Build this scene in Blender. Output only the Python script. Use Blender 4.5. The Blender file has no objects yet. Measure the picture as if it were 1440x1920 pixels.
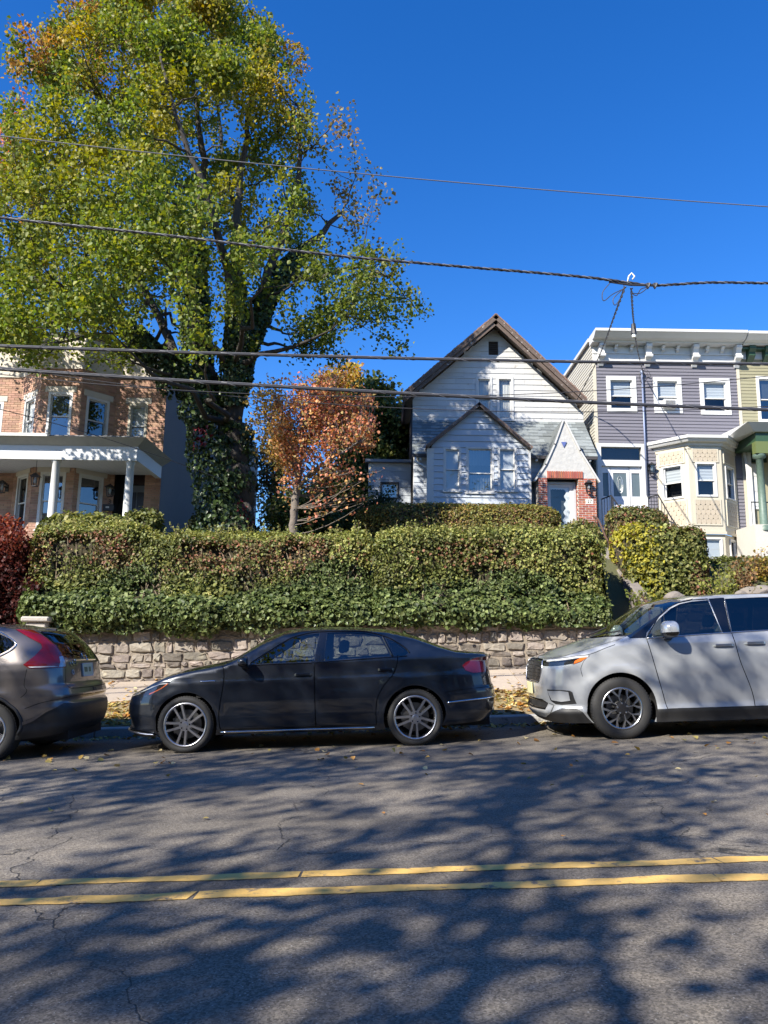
import bpy, bmesh, math, random
import numpy as np
from mathutils import Vector, Matrix, Euler
from mathutils.geometry import delaunay_2d_cdt
random.seed(7); rng = np.random.default_rng(7)
sc = bpy.context.scene
COL = sc.collection
rad = math.radians

# ------------------------------------------------------------------ camera, sky, sun, exposure
F, HC = 1442.0, 1.34                      # focal length in photo pixels, eye height above the road
cam_d = bpy.data.cameras.new("camera"); cam = bpy.data.objects.new("camera", cam_d); COL.objects.link(cam)
cam_d.sensor_fit = 'AUTO'; cam_d.sensor_width = 36; cam_d.lens = 36 * F / 1920
cam_d.clip_start = 0.05; cam_d.clip_end = 2000
CR = Matrix.Rotation(rad(90 + 9.84), 3, 'X') @ Matrix.Rotation(rad(0.86), 3, 'Z')
cam.matrix_world = Matrix.Translation((0, 0, HC)) @ CR.to_4x4()
sc.camera = cam
SUN_EL, SUN_AZ = rad(36.0), rad(44.0)     # azimuth of travel measured from +Y towards +X
LDIR = Vector((math.sin(SUN_AZ) * math.cos(SUN_EL), math.cos(SUN_AZ) * math.cos(SUN_EL), -math.sin(SUN_EL)))
wd = bpy.data.worlds.new("World"); sc.world = wd; wd.use_nodes = True
wn = wd.node_tree.nodes; wl = wd.node_tree.links; wn.clear()
sky = wn.new("ShaderNodeTexSky"); sky.sky_type = 'NISHITA'; sky.sun_disc = False
sky.sun_elevation = SUN_EL; sky.sun_rotation = SUN_AZ + math.pi
sky.air_density = 1.0; sky.dust_density = 0.15; sky.ozone_density = 4.5; sky.altitude = 200
hs = wn.new("ShaderNodeHueSaturation"); hs.inputs['Saturation'].default_value = 1.30; hs.inputs['Hue'].default_value = .512
bg = wn.new("ShaderNodeBackground"); bg.inputs['Strength'].default_value = 0.119
wo = wn.new("ShaderNodeOutputWorld")
wl.new(sky.outputs[0], hs.inputs['Color']); wl.new(hs.outputs[0], bg.inputs['Color']); wl.new(bg.outputs[0], wo.inputs['Surface'])
sun_d = bpy.data.lights.new("sun", 'SUN'); sun_d.energy = 5.0; sun_d.angle = rad(0.5); sun_d.color = (1.0, 0.94, 0.84)
sun = bpy.data.objects.new("sun", sun_d); COL.objects.link(sun)
sun.rotation_euler = LDIR.to_track_quat('-Z', 'Y').to_euler(); sun.location = (-20, -20, 30)
sc.view_settings.view_transform = 'Standard'; sc.view_settings.look = 'None'
sc.view_settings.gamma = 1.0; sc.view_settings.use_curve_mapping = False
sc.view_settings.exposure = 1.02
sc.render.engine = 'CYCLES'
cy = sc.cycles
cy.max_bounces = 7; cy.diffuse_bounces = 3; cy.glossy_bounces = 3; cy.transmission_bounces = 4; cy.transparent_max_bounces = 10
cy.caustics_reflective = False; cy.caustics_refractive = False; cy.use_denoising = True

# ------------------------------------------------------------------ helpers
def at(u, v, Y):
    "a point of the place that the photo shows at pixel (u, v), at distance Y across the street"
    d = CR @ Vector(((u - 720) / F, -(v - 960) / F, -1)); t = Y / d.y
    return Vector((0, 0, HC)) + d * t
def rect(u0, v0, u1, v1, Y):
    um, vm = (u0 + u1) / 2, (v0 + v1) / 2
    return at(u0, vm, Y).x, at(u1, vm, Y).x, at(um, v1, Y).z, at(um, v0, Y).z      # x0 x1 z0 z1
AL = 0.0455
def road_z(x): return 0.125 + AL * x

MATS = {}
def nodes_of(m): return m.node_tree.nodes, m.node_tree.links
def mat(name, base=(.5, .5, .5), rough=.6, metal=0, spec=.5, c2=None, ns=3.0, namt=.5, ndet=6, bump=0, bs=40., rand=0., isl=0.,
        coord='pos', coat=0, stretch=None, sheen=0, dirt=None):
    "procedural principled material: noise between base and c2, fine bump, variation per object (rand) or per island (isl)"
    if name in MATS: return MATS[name]
    m = bpy.data.materials.new(name); m.use_nodes = True; N, L = nodes_of(m)
    b = N['Principled BSDF']
    b.inputs['Roughness'].default_value = rough; b.inputs['Metallic'].default_value = metal
    b.inputs['Specular IOR Level'].default_value = spec
    if coat: b.inputs['Coat Weight'].default_value = coat; b.inputs['Coat Roughness'].default_value = .03
    if coord == 'pos': g = N.new('ShaderNodeNewGeometry'); src = g.outputs['Position']
    else: g = N.new('ShaderNodeTexCoord'); src = g.outputs['Object']
    if stretch:
        mp = N.new('ShaderNodeMapping'); mp.inputs['Scale'].default_value = stretch; L.new(src, mp.inputs['Vector']); src = mp.outputs[0]
    rgb = N.new('ShaderNodeRGB'); rgb.outputs[0].default_value = (*base, 1); out = rgb.outputs[0]
    if c2 is not None:
        t = N.new('ShaderNodeTexNoise'); t.inputs['Scale'].default_value = ns; t.inputs['Detail'].default_value = ndet
        t.inputs['Roughness'].default_value = .65; L.new(src, t.inputs['Vector'])
        r = N.new('ShaderNodeMapRange'); r.inputs[1].default_value = .5 - .5 * (1 - namt) - .02; r.inputs[2].default_value = .5 + .5 * (1 - namt) + .02
        L.new(t.outputs['Fac'], r.inputs[0])
        mx = N.new('ShaderNodeMix'); mx.data_type = 'RGBA'; L.new(r.outputs[0], mx.inputs['Factor'])
        L.new(out, mx.inputs['A']); mx.inputs['B'].default_value = (*c2, 1); out = mx.outputs['Result']
    if dirt:                                     # (colour, scale, threshold): stains with a shape of their own
        t = N.new('ShaderNodeTexNoise'); t.inputs['Scale'].default_value = dirt[1]; t.inputs['Detail'].default_value = 9; t.inputs['Roughness'].default_value = .72
        L.new(src, t.inputs['Vector'])
        r = N.new('ShaderNodeMapRange'); r.inputs[1].default_value = dirt[2]; r.inputs[2].default_value = dirt[2] + .1; L.new(t.outputs['Fac'], r.inputs[0])
        mx = N.new('ShaderNodeMix'); mx.data_type = 'RGBA'; L.new(r.outputs[0], mx.inputs['Factor'])
        L.new(out, mx.inputs['A']); mx.inputs['B'].default_value = (*dirt[0], 1); out = mx.outputs['Result']
    if rand or isl:
        if rand: oi = N.new('ShaderNodeObjectInfo'); ro = oi.outputs['Random']; amt = rand
        else: gi = N.new('ShaderNodeNewGeometry'); ro = gi.outputs['Random Per Island']; amt = isl
        r = N.new('ShaderNodeMapRange'); r.inputs[3].default_value = 1 - amt; r.inputs[4].default_value = 1 + amt; L.new(ro, r.inputs[0])
        wnz = N.new('ShaderNodeTexWhiteNoise'); wnz.noise_dimensions = '1D'; L.new(ro, wnz.inputs['W'])
        r2 = N.new('ShaderNodeMapRange'); r2.inputs[3].default_value = .5 - amt * .05; r2.inputs[4].default_value = .5 + amt * .05; L.new(wnz.outputs['Value'], r2.inputs[0])
        h = N.new('ShaderNodeHueSaturation'); L.new(r.outputs[0], h.inputs['Value']); L.new(r2.outputs[0], h.inputs['Hue']); L.new(out, h.inputs['Color']); out = h.outputs[0]
    L.new(out, b.inputs['Base Color'])
    if bump:
        t = N.new('ShaderNodeTexNoise'); t.inputs['Scale'].default_value = bs; t.inputs['Detail'].default_value = 5; L.new(src, t.inputs['Vector'])
        bp = N.new('ShaderNodeBump'); bp.inputs['Strength'].default_value = bump; bp.inputs['Distance'].default_value = .02
        L.new(t.outputs['Fac'], bp.inputs['Height']); L.new(bp.outputs[0], b.inputs['Normal'])
    MATS[name] = m; return m

def glass_mat(name, tint=(.55, .6, .6), clear=.75, rough=.0, extra=.04):
    m = bpy.data.materials.new(name); m.use_nodes = True; N, L = nodes_of(m); N.clear()
    o = N.new('ShaderNodeOutputMaterial'); tr = N.new('ShaderNodeBsdfTransparent'); tr.inputs[0].default_value = (*[c * clear for c in tint], 1)
    gl = N.new('ShaderNodeBsdfGlossy'); gl.inputs['Roughness'].default_value = rough; gl.inputs[0].default_value = (1, 1, 1, 1)
    # double-sided fresnel: independent of which way the face points
    lw = N.new('ShaderNodeLayerWeight'); lw.inputs[0].default_value = .5
    pw = N.new('ShaderNodeMath'); pw.operation = 'POWER'; pw.inputs[1].default_value = 5; L.new(lw.outputs['Facing'], pw.inputs[0])
    ml = N.new('ShaderNodeMath'); ml.operation = 'MULTIPLY_ADD'; ml.inputs[1].default_value = .93 - extra; ml.inputs[2].default_value = .05 + extra; L.new(pw.outputs[0], ml.inputs[0])
    mx = N.new('ShaderNodeMixShader'); L.new(ml.outputs[0], mx.inputs[0]); L.new(tr.outputs[0], mx.inputs[1]); L.new(gl.outputs[0], mx.inputs[2])
    L.new(mx.outputs[0], o.inputs[0]); MATS[name] = m; return m

def leaf_mat(name, trans=.35, rough=.45, spec=.35):
    m = bpy.data.materials.new(name); m.use_nodes = True; N, L = nodes_of(m)
    b = N['Principled BSDF']; b.inputs['Roughness'].default_value = rough; b.inputs['Specular IOR Level'].default_value = spec
    a = N.new('ShaderNodeAttribute'); a.attribute_name = 'Col'
    L.new(a.outputs['Color'], b.inputs['Base Color'])
    h = N.new('ShaderNodeHueSaturation'); h.inputs['Saturation'].default_value = 1.15; h.inputs['Value'].default_value = 1.5; L.new(a.outputs['Color'], h.inputs['Color'])
    t = N.new('ShaderNodeBsdfTranslucent'); L.new(h.outputs[0], t.inputs[0])
    mx = N.new('ShaderNodeMixShader'); mx.inputs[0].default_value = trans
    L.new(b.outputs[0], mx.inputs[1]); L.new(t.outputs[0], mx.inputs[2]); L.new(mx.outputs[0], N['Material Output'].inputs[0])
    MATS[name] = m; return m

ORIG = {}
def setp(o, label=None, cat=None, group=None, kind=None):
    if label: o['label'] = label
    if cat: o['category'] = cat
    if group: o['group'] = group
    if kind: o['kind'] = kind
    return o
def thing(name, label, cat, loc=(0, 0, 0), group=None, kind=None):
    o = bpy.data.objects.new(name, None); o.empty_display_size = .2; COL.objects.link(o); o.location = loc
    ORIG[o] = Vector(loc); return setp(o, label, cat, group, kind)
def link(name, me, parent=None, loc=None):
    o = bpy.data.objects.new(name, me); COL.objects.link(o)
    if parent is not None: o.parent = parent; ORIG[o] = ORIG.get(parent, Vector())
    if loc is not None: o.location = loc
    return o

class MB:
    "collects shapes in place coordinates, then becomes ONE mesh object"
    def __init__(s): s.v = []; s.f = []; s.m = []; s.mi = 0
    def add(s, vs, fs):
        k = len(s.v); s.v += [tuple(p) for p in vs]
        for f in fs: s.f.append([i + k for i in f]); s.m.append(s.mi)
        return s
    def box(s, x0, x1, y0, y1, z0, z1):
        return s.add([(x, y, z) for z in (z0, z1) for y in (y0, y1) for x in (x0, x1)],
              [(0, 2, 3, 1), (4, 5, 7, 6), (0, 1, 5, 4), (2, 6, 7, 3), (0, 4, 6, 2), (1, 3, 7, 5)])
    def prism(s, poly, d, close=True):
        "poly: 3D points in a plane; d: extrusion vector"
        n = len(poly); d = Vector(d); P = [Vector(p) for p in poly]
        return s.add(P + [p + d for p in P], [tuple(range(n))[::-1], tuple(range(n, 2 * n))] + [(i, (i + 1) % n, n + (i + 1) % n, n + i) for i in range(n)])
    def hull8(s, a, b):
        "two quads a, b (4 points each) joined"
        return s.add(list(a) + list(b), [(3, 2, 1, 0), (4, 5, 6, 7), (0, 1, 5, 4), (1, 2, 6, 5), (2, 3, 7, 6), (3, 0, 4, 7)])
    def tube(s, pts, r, n=6, cap=True):
        P = [Vector(p) for p in pts]; R = r if hasattr(r, '__len__') else [r] * len(P)
        t0 = (P[1] - P[0]).normalized(); nx = t0.orthogonal().normalized(); vs = []
        for i, p in enumerate(P):
            t = (P[min(i + 1, len(P) - 1)] - P[max(i - 1, 0)]).normalized()
            nx = (nx - t * nx.dot(t)); nx = nx.normalized() if nx.length > 1e-6 else t.orthogonal().normalized(); ny = t.cross(nx)
            for k in range(n):
                a = 2 * math.pi * k / n; vs.append(p + (nx * math.cos(a) + ny * math.sin(a)) * R[i])
        fs = [(i * n + k, i * n + (k + 1) % n, (i + 1) * n + (k + 1) % n, (i + 1) * n + k) for i in range(len(P) - 1) for k in range(n)]
        if cap: fs += [tuple(range(n))[::-1], tuple(range((len(P) - 1) * n, len(P) * n))]
        return s.add(vs, fs)
    def lathe(s, prof, n=16, c=(0, 0, 0), axis='z'):
        "prof: (radius, height) pairs round an axis through c"
        c = Vector(c); vs = []
        for r, h in prof:
            for k in range(n):
                a = 2 * math.pi * k / n; x, y = r * math.cos(a), r * math.sin(a)
                vs.append(c + (Vector((x, y, h)) if axis == 'z' else Vector((x, -h, y)) if axis == 'y' else Vector((h, x, y))))
        m = len(prof)
        return s.add(vs, [(i * n + k, i * n + (k + 1) % n, (i + 1) * n + (k + 1) % n, (i + 1) * n + k) for i in range(m - 1) for k in range(n)])
    def mesh(s, name, mats, origin=(0, 0, 0), smooth=False):
        me = bpy.data.meshes.new(name); o = Vector(origin)
        me.from_pydata([(p[0] - o.x, p[1] - o.y, p[2] - o.z) for p in s.v], [], s.f)
        for m in (mats if isinstance(mats, (list, tuple)) else [mats]): me.materials.append(m)
        if max(s.m, default=0): me.polygons.foreach_set('material_index', s.m)
        if smooth: me.polygons.foreach_set('use_smooth', [True] * len(s.f))
        me.update(); return me
    def build(s, name, mats, parent=None, smooth=False, bevel=0, recalc=True):
        org = ORIG.get(parent, Vector()) if parent is not None else Vector()
        me = s.mesh(name, mats, org, smooth)
        if recalc or bevel:
            bm = bmesh.new(); bm.from_mesh(me)
            bmesh.ops.recalc_face_normals(bm, faces=bm.faces)
            if bevel: bmesh.ops.bevel(bm, geom=[e for e in bm.edges if len(e.link_faces) == 2 and e.calc_face_angle(0) > .5], offset=bevel, segments=1, affect='EDGES', clamp_overlap=True)
            bm.to_mesh(me); bm.free()
        return link(name, me, parent)

def np_mesh(name, V, faces_per, nv, material, col=None, parent=None, kind=None, smooth=False):
    "V: (n*nv,3) points, faces_per: list of index tuples within one piece"
    n = len(V) // nv; me = bpy.data.meshes.new(name)
    base = (np.arange(n) * nv)[:, None]
    loops = np.concatenate([np.asarray(f) for f in faces_per]); sizes = np.array([len(f) for f in faces_per])
    L = (base + loops[None, :]).ravel().astype(np.int32)
    st = np.concatenate([[0], np.cumsum(sizes)[:-1]]); tot = int(sizes.sum())
    S = ((np.arange(n) * tot)[:, None] + st[None, :]).ravel().astype(np.int32)
    me.vertices.add(len(V)); me.loops.add(len(L)); me.polygons.add(len(S))
    org = ORIG.get(parent, Vector()) if parent is not None else Vector()
    me.vertices.foreach_set('co', (V - np.array(org)).astype(np.float32).ravel())
    me.loops.foreach_set('vertex_index', L); me.polygons.foreach_set('loop_start', S)
    if smooth: me.polygons.foreach_set('use_smooth', np.ones(len(S), bool))
    me.update(calc_edges=True)
    if col is not None:
        a = me.color_attributes.new('Col', 'FLOAT_COLOR', 'POINT')
        c = np.ones((len(V), 4), np.float32); c[:, :3] = np.repeat(col, nv, axis=0); a.data.foreach_set('color', c.ravel())
    me.materials.append(material)
    o = link(name, me, parent)
    if kind: o['kind'] = kind
    return o
LEAF_T = np.array([(0, 0, 0), (.42, .3, .10), (.30, .68, .06), (0, 1, -.12), (-.30, .68, .06), (-.42, .3, .10)])
def leaves(name, P, size, col, material, parent=None, droop=0.2, up=0.5, out=None, kind=None):
    "leaf-sized folded faces at points P; their normals lean up and (if given) along out"
    n = len(P); nr = rng.normal(size=(n, 3)); nr[:, 2] += up * 2
    if out is not None: nr += out * 2.0
    nr /= np.linalg.norm(nr, axis=1, keepdims=True)
    t = rng.normal(size=(n, 3)); t[:, 2] -= droop * 3; t -= nr * (t * nr).sum(1, keepdims=True); t /= np.linalg.norm(t, axis=1, keepdims=True) + 1e-9
    b = np.cross(nr, t); s = np.asarray(size).reshape(-1, 1, 1) if np.ndim(size) else np.full((n, 1, 1), size)
    T = LEAF_T[None]; V = P[:, None, :] + s * (T[:, :, 0:1] * b[:, None, :] + (T[:, :, 1:2] - .3) * t[:, None, :] + T[:, :, 2:3] * nr[:, None, :])
    return np_mesh(name, V.reshape(-1, 3), [(0, 1, 2, 3), (0, 3, 4, 5)], 6, material, col, parent, kind)
def vnoise(P, f, seed=0):
    "cheap smooth value noise in [0,1] for numpy points"
    Q = P * f + seed * 17.3; i = np.floor(Q).astype(np.int64); fr = Q - i; fr = fr * fr * (3 - 2 * fr)
    def h(a): 
        k = (a[..., 0] * 374761393 + a[..., 1] * 668265263 + a[..., 2] * 2147483647 + seed * 1274126177) & 0x7fffffff
        k = ((k ^ (k >> 13)) * 1274126177) & 0x7fffffff; return ((k ^ (k >> 16)) & 0xffff) / 65535.
    r = 0
    for dx in (0, 1):
        for dy in (0, 1):
            for dz in (0, 1):
                w = (fr[:, 0] if dx else 1 - fr[:, 0]) * (fr[:, 1] if dy else 1 - fr[:, 1]) * (fr[:, 2] if dz else 1 - fr[:, 2])
                r = r + w * h(i + np.array([dx, dy, dz]))
    return r
def spline(pts, n=8):
    "Catmull-Rom through points (any dimension)"
    P = [np.array(p, float) for p in pts]; P = [2 * P[0] - P[1]] + P + [2 * P[-1] - P[-2]]; out = []
    for i in range(1, len(P) - 2):
        for k in range(n):
            t = k / n; a, b, c, d = P[i - 1:i + 3]
            out.append(.5 * (2 * b + (c - a) * t + (2 * a - 5 * b + 4 * c - d) * t * t + (3 * b - a - 3 * c + d) * t ** 3))
    out.append(P[-2]); return np.array(out)
def lerp_tab(tab):
    xs = [p[0] for p in tab]; ys = [p[1] for p in tab]
    return lambda x: np.interp(x, xs, ys)
# ------------------------------------------------------------------ ground, road, kerb, verge, pavement
def asphalt():
    m = bpy.data.materials.new('asphalt'); m.use_nodes = True; N, L = nodes_of(m); b = N['Principled BSDF']
    b.inputs['Roughness'].default_value = .85; b.inputs['Specular IOR Level'].default_value = .3
    g = N.new('ShaderNodeNewGeometry'); P = g.outputs['Position']
    def noise(s, d=5, r=.6, src=P):
        t = N.new('ShaderNodeTexNoise'); t.inputs['Scale'].default_value = s; t.inputs['Detail'].default_value = d; t.inputs['Roughness'].default_value = r; L.new(src, t.inputs['Vector']); return t.outputs['Fac']
    def rng_(x, a, b_, c=0., d=1.):
        r = N.new('ShaderNodeMapRange'); L.new(x, r.inputs[0])
        for i, v in zip((1, 2, 3, 4), (a, b_, c, d)): r.inputs[i].default_value = v
        return r.outputs[0]
    def mixc(f, a, b_):
        x = N.new('ShaderNodeMix'); x.data_type = 'RGBA'; L.new(f, x.inputs['Factor'])
        for k, c in (('A', a), ('B', b_)):
            if isinstance(c, tuple): x.inputs[k].default_value = (*c, 1)
            else: L.new(c, x.inputs[k])
        return x.outputs['Result']
    def math_(op, a, b_):
        x = N.new('ShaderNodeMath'); x.operation = op
        for i, c in enumerate((a, b_)):
            if isinstance(c, (int, float)): x.inputs[i].default_value = c
            else: L.new(c, x.inputs[i])
        return x.outputs[0]
    big = rng_(noise(.5, 6), .35, .65)
    c = mixc(big, (.145, .125, .101), (.212, .186, .152))
    v = N.new('ShaderNodeTexVoronoi'); v.inputs['Scale'].default_value = 125; L.new(P, v.inputs['Vector'])
    sep = N.new('ShaderNodeSeparateColor'); L.new(v.outputs['Color'], sep.inputs[0])
    stone = rng_(sep.outputs[0], .0, 1., .5, 1.5)
    h = N.new('ShaderNodeHueSaturation'); L.new(stone, h.inputs['Value']); L.new(c, h.inputs['Color']); c = h.outputs[0]
    pale = math_('MULTIPLY', rng_(sep.outputs[1], .975, .985), rng_(v.outputs['Distance'], .5, .35))
    c = mixc(pale, c, (.42, .40, .36))
    # oil and tyre darkening in broad streaks along the lane
    mp = N.new('ShaderNodeMapping'); mp.inputs['Scale'].default_value = (.12, 1.0, 1); L.new(P, mp.inputs['Vector'])
    st = rng_(noise(1.1, 4, .5, mp.outputs[0]), .42, .7); c = mixc(math_('MULTIPLY', st, .4), c, (.06, .056, .05))
    # cracks: two nets of distorted cell edges, opened only in places
    wv = N.new('ShaderNodeTexNoise'); wv.inputs['Scale'].default_value = 1.7; wv.inputs['Detail'].default_value = 6; L.new(P, wv.inputs['Vector'])
    vm = N.new('ShaderNodeVectorMath'); vm.operation = 'MULTIPLY_ADD'; vm.inputs[1].default_value = (.9, .9, 0); L.new(wv.outputs['Color'], vm.inputs[0]); L.new(P, vm.inputs[2])
    crack = None
    for s, wdt, lo in ((.32, .008, .41), (.75, .009, .56), (2.6, .018, .62)):
        e = N.new('ShaderNodeTexVoronoi'); e.feature = 'DISTANCE_TO_EDGE'; e.inputs['Scale'].default_value = s; L.new(vm.outputs[0], e.inputs['Vector'])
        k = math_('MULTIPLY', rng_(e.outputs['Distance'], wdt * s * .9, wdt * s * .25), rng_(noise(.45 + s * .1, 3), lo, lo + .06))
        crack = k if crack is None else math_('MAXIMUM', crack, k)
    c = mixc(math_('MULTIPLY', crack, .7), c, (.018, .017, .016))
    L.new(c, b.inputs['Base Color'])
    hgt = math_('SUBTRACT', math_('ADD', math_('MULTIPLY', sep.outputs[2], .35), math_('MULTIPLY', noise(28, 4), .8)), math_('MULTIPLY', crack, 2.))
    bp = N.new('ShaderNodeBump'); bp.inputs['Strength'].default_value = .55; bp.inputs['Distance'].default_value = .012; L.new(hgt, bp.inputs['Height']); L.new(bp.outputs[0], b.inputs['Normal'])
    MATS['asphalt'] = m; return m
def sheet(y0, y1, o0, o1, x0=-70, x1=70, nx=70, ny=1, lump=0):
    mb = MB(); X = np.linspace(x0, x1, nx + 1); Yv = np.linspace(y0, y1, ny + 1); vs = []
    for j, y in enumerate(Yv):
        t = j / ny
        for x in X:
            d = lump * (random.random() - .5) if 0 < j < ny else 0
            vs.append((x, y, road_z(x) + o0 + (o1 - o0) * t + d))
    fs = [(j * (nx + 1) + i, j * (nx + 1) + i + 1, (j + 1) * (nx + 1) + i + 1, (j + 1) * (nx + 1) + i) for j in range(ny) for i in range(nx)]
    return mb.add(vs, fs)
road = sheet(-40, 11.76, 0, 0).build('road', asphalt(), smooth=True); setp(road, 'dark cracked asphalt street rising to the right', 'road', kind='structure')
m_yel = mat('yellow_paint', (.68, .40, .085), .7, c2=(.76, .50, .17), ns=9, namt=.3, dirt=((.14, .12, .10), 8, .555), bump=.3, bs=60)
def yellow(y, w, x0, x1):
    n = max(2, int((x1 - x0) / .035)); X = np.linspace(x0, x1, n + 1); A = []; B = []
    e0 = np.cumsum(rng.normal(0, .004, n + 1)); e0 -= np.linspace(e0[0], e0[-1], n + 1); e1 = np.cumsum(rng.normal(0, .004, n + 1)); e1 -= np.linspace(e1[0], e1[-1], n + 1)
    e0 = np.clip(e0, -.022, .03); e1 = np.clip(e1, -.03, .022)
    sk = rng.uniform(-.03, .03, 2)
    vs = []
    for i, x in enumerate(X):
        xa = x + (sk[0] if i == 0 else sk[1] if i == n else 0)
        vs += [(xa, y - w / 2 + e0[i], road_z(xa) + .004), (x, y + w / 2 + e1[i], road_z(x) + .004)]
    MB().add(vs, [(2 * i, 2 * i + 2, 2 * i + 3, 2 * i + 1) for i in range(n)]).build('yellow_line', m_yel, road, recalc=False)
for y, w, cuts in ((4.455, .105, [-9, -5.5, -1.85, -.42, 1.84, 5.2, 9]), (4.15, .125, [-9, -6.1, -3.4, -.92, 1.72, 6.0, 9])):
    for a, b_ in zip(cuts[:-1], cuts[1:]): yellow(y, w, a + .006, b_ - .006)
# kerb: separate stones
m_kerb = mat('kerb_stone', (.27, .26, .25), .85, c2=(.42, .41, .39), ns=7, namt=.3, bump=.5, bs=60, rand=.12, dirt=((.12, .11, .1), 3, .58))
kerb = thing('kerb', 'worn stone kerb between street and leafy verge', 'kerb', (0, 11.8, road_z(0)), kind='structure')
x = -16.0
while x < 16:
    w = random.uniform(1.5, 2.1); a, b_ = x + .008, x + w - .008; h0, h1 = random.uniform(-.012, .012), random.uniform(-.012, .012)
    q0 = [(a, 11.74, road_z(a) - .2), (b_, 11.74, road_z(b_) - .2), (b_, 11.92, road_z(b_) - .2), (a, 11.92, road_z(a) - .2)]
    q1 = [(a, 11.76, road_z(a) + .125 + h0), (b_, 11.76, road_z(b_) + .125 + h1), (b_, 11.92, road_z(b_) + .13 + h1), (a, 11.92, road_z(a) + .13 + h0)]
    MB().hull8(q0, q1).build('kerb_stone', m_kerb, kerb, bevel=.015); x += w
m_soil = mat('verge_soil', (.16, .115, .07), .95, c2=(.30, .23, .11), ns=5, namt=.2, bump=.8, bs=30)
verge = sheet(11.90, 13.2, .115, .415, nx=280, ny=8, lump=.05).build('verge', m_soil, smooth=True); setp(verge, 'narrow strip of soil and dry grass under fallen leaves', 'verge', kind='structure')
m_con = mat('pavement_concrete', (.37, .30, .235), .85, c2=(.46, .385, .30), ns=3.5, namt=.3, bump=.3, bs=80, rand=.08, dirt=((.22, .17, .13), 2.2, .58))
sidewalk = sheet(13.12, 14.95, .385, .655).build('pavement', mat('joint_dirt', (.12, .09, .07), .95, c2=(.2, .16, .1), ns=20), smooth=True)
setp(sidewalk, 'pale concrete pavement running below the stone wall', 'pavement', kind='structure')
x = -15.9
while x < 15.5:
    w = 1.22; a, b_ = x + .007, x + w - .007; h = random.uniform(-.006, .008); s0, s1 = .42 + .03 + h, .66 + .035 + h + random.uniform(-.01, .01)
    q = lambda d: [(a, 13.17, road_z(a) + s0 - d), (b_, 13.17, road_z(b_) + s0 - d), (b_, 14.78, road_z(b_) + s1 - d), (a, 14.78, road_z(a) + s1 - d)]
    MB().hull8(q(.08), q(0)).build('paving_slab', m_con, sidewalk, bevel=.006); x += w
# garden terrace behind the wall, one sheet reaching the horizon
def gz(x, y):
    edge = 1.45 + .03 * max(-9, min(9, x)); top = 3.3
    t = min(1, max(0, (y - 15.0) / 2.4)); t = t * t * (3 - 2 * t); return edge + (top - edge) * t
gx = np.concatenate([np.linspace(-900, -30, 6), np.linspace(-20, 20, 60), np.linspace(30, 900, 6)]); gy = np.concatenate([np.linspace(15.0, 20, 14), [24, 30, 45, 80, 200, 900]])
mb = MB(); mb.add([(x, y, gz(x, y) + (.06 * random.random() if abs(x) < 25 and y < 30 else 0)) for y in gy for x in gx],
    [(j * len(gx) + i, j * len(gx) + i + 1, (j + 1) * len(gx) + i + 1, (j + 1) * len(gx) + i) for j in range(len(gy) - 1) for i in range(len(gx) - 1)])
setp(mb.build('garden_ground', mat('garden_soil', (.06, .055, .03), .95, c2=(.10, .11, .04), ns=2, namt=.2, bump=.8, bs=25), smooth=True), 'raised garden ground behind the stone wall', 'ground', kind='structure')
# fallen leaves: nobody could count them
m_dead = leaf_mat('dead_leaf', .15, .7, .2)
def litter(n, xs, ys, off, size, name='fallen_leaves'):
    X = rng.uniform(*xs, n); Y_ = rng.uniform(*ys, n); P = np.stack([X, Y_, .125 + AL * X + off(Y_) + rng.uniform(.006, .03, n)], 1)
    pal = np.array([(.48, .31, .08), (.40, .22, .07), (.55, .42, .14), (.25, .13, .05), (.36, .30, .10), (.5, .24, .06), (.60, .50, .26)])
    return P, size * rng.uniform(.6, 1.3, n), pal[rng.integers(0, len(pal), n)] * rng.uniform(.7, 1.2, (n, 1))
L1 = [litter(5200, (-9, 9), (11.95, 13.3), lambda y: .125 + (y - 11.95) * .235, .085), litter(900, (-9, 9), (11.35, 11.74), lambda y: 0 * y, .075),
      litter(420, (-9, 9), (13.2, 14.75), lambda y: .46 + (y - 13.2) * .15, .075), litter(260, (-9, 9), (8.5, 11.4), lambda y: 0 * y, .07), litter(70, (-8, 8), (2.0, 8.5), lambda y: 0 * y, .05)]
o = leaves('fallen_leaves', np.concatenate([l[0] for l in L1]), np.concatenate([l[1] for l in L1]), np.concatenate([l[2] for l in L1]), m_dead, up=1.6, droop=0)
setp(o, 'dry yellow and brown leaves fallen along the verge and gutter', 'leaves', kind='stuff')
n = 5000; X = rng.uniform(-9, 9, n); Y_ = rng.uniform(11.95, 13.15, n); keep = vnoise(np.stack([X, Y_, X * 0], 1), 1.6, 3) > .5; X, Y_ = X[keep], Y_[keep]; n = len(X)
B = np.stack([X, Y_, .125 + AL * X + .12 + (Y_ - 11.95) * .235], 1); hgt = rng.uniform(.05, .13, n); dx = rng.normal(0, .04, (n, 3)); dx[:, 2] = 0; sd = rng.normal(size=(n, 3)); sd[:, 2] = 0; sd *= .006 / np.linalg.norm(sd, axis=1, keepdims=True)
V = np.stack([B - sd, B + sd, B + dx + np.stack([0 * hgt, 0 * hgt, hgt], 1)], 1).reshape(-1, 3)
setp(np_mesh('verge_grass', V, [(0, 1, 2)], 3, m_dead, np.array([(.30, .30, .07)]) * rng.uniform(.6, 1.5, (n, 1)), None), 'thin yellowing grass on the verge between the leaves', 'grass', kind='stuff')

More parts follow.
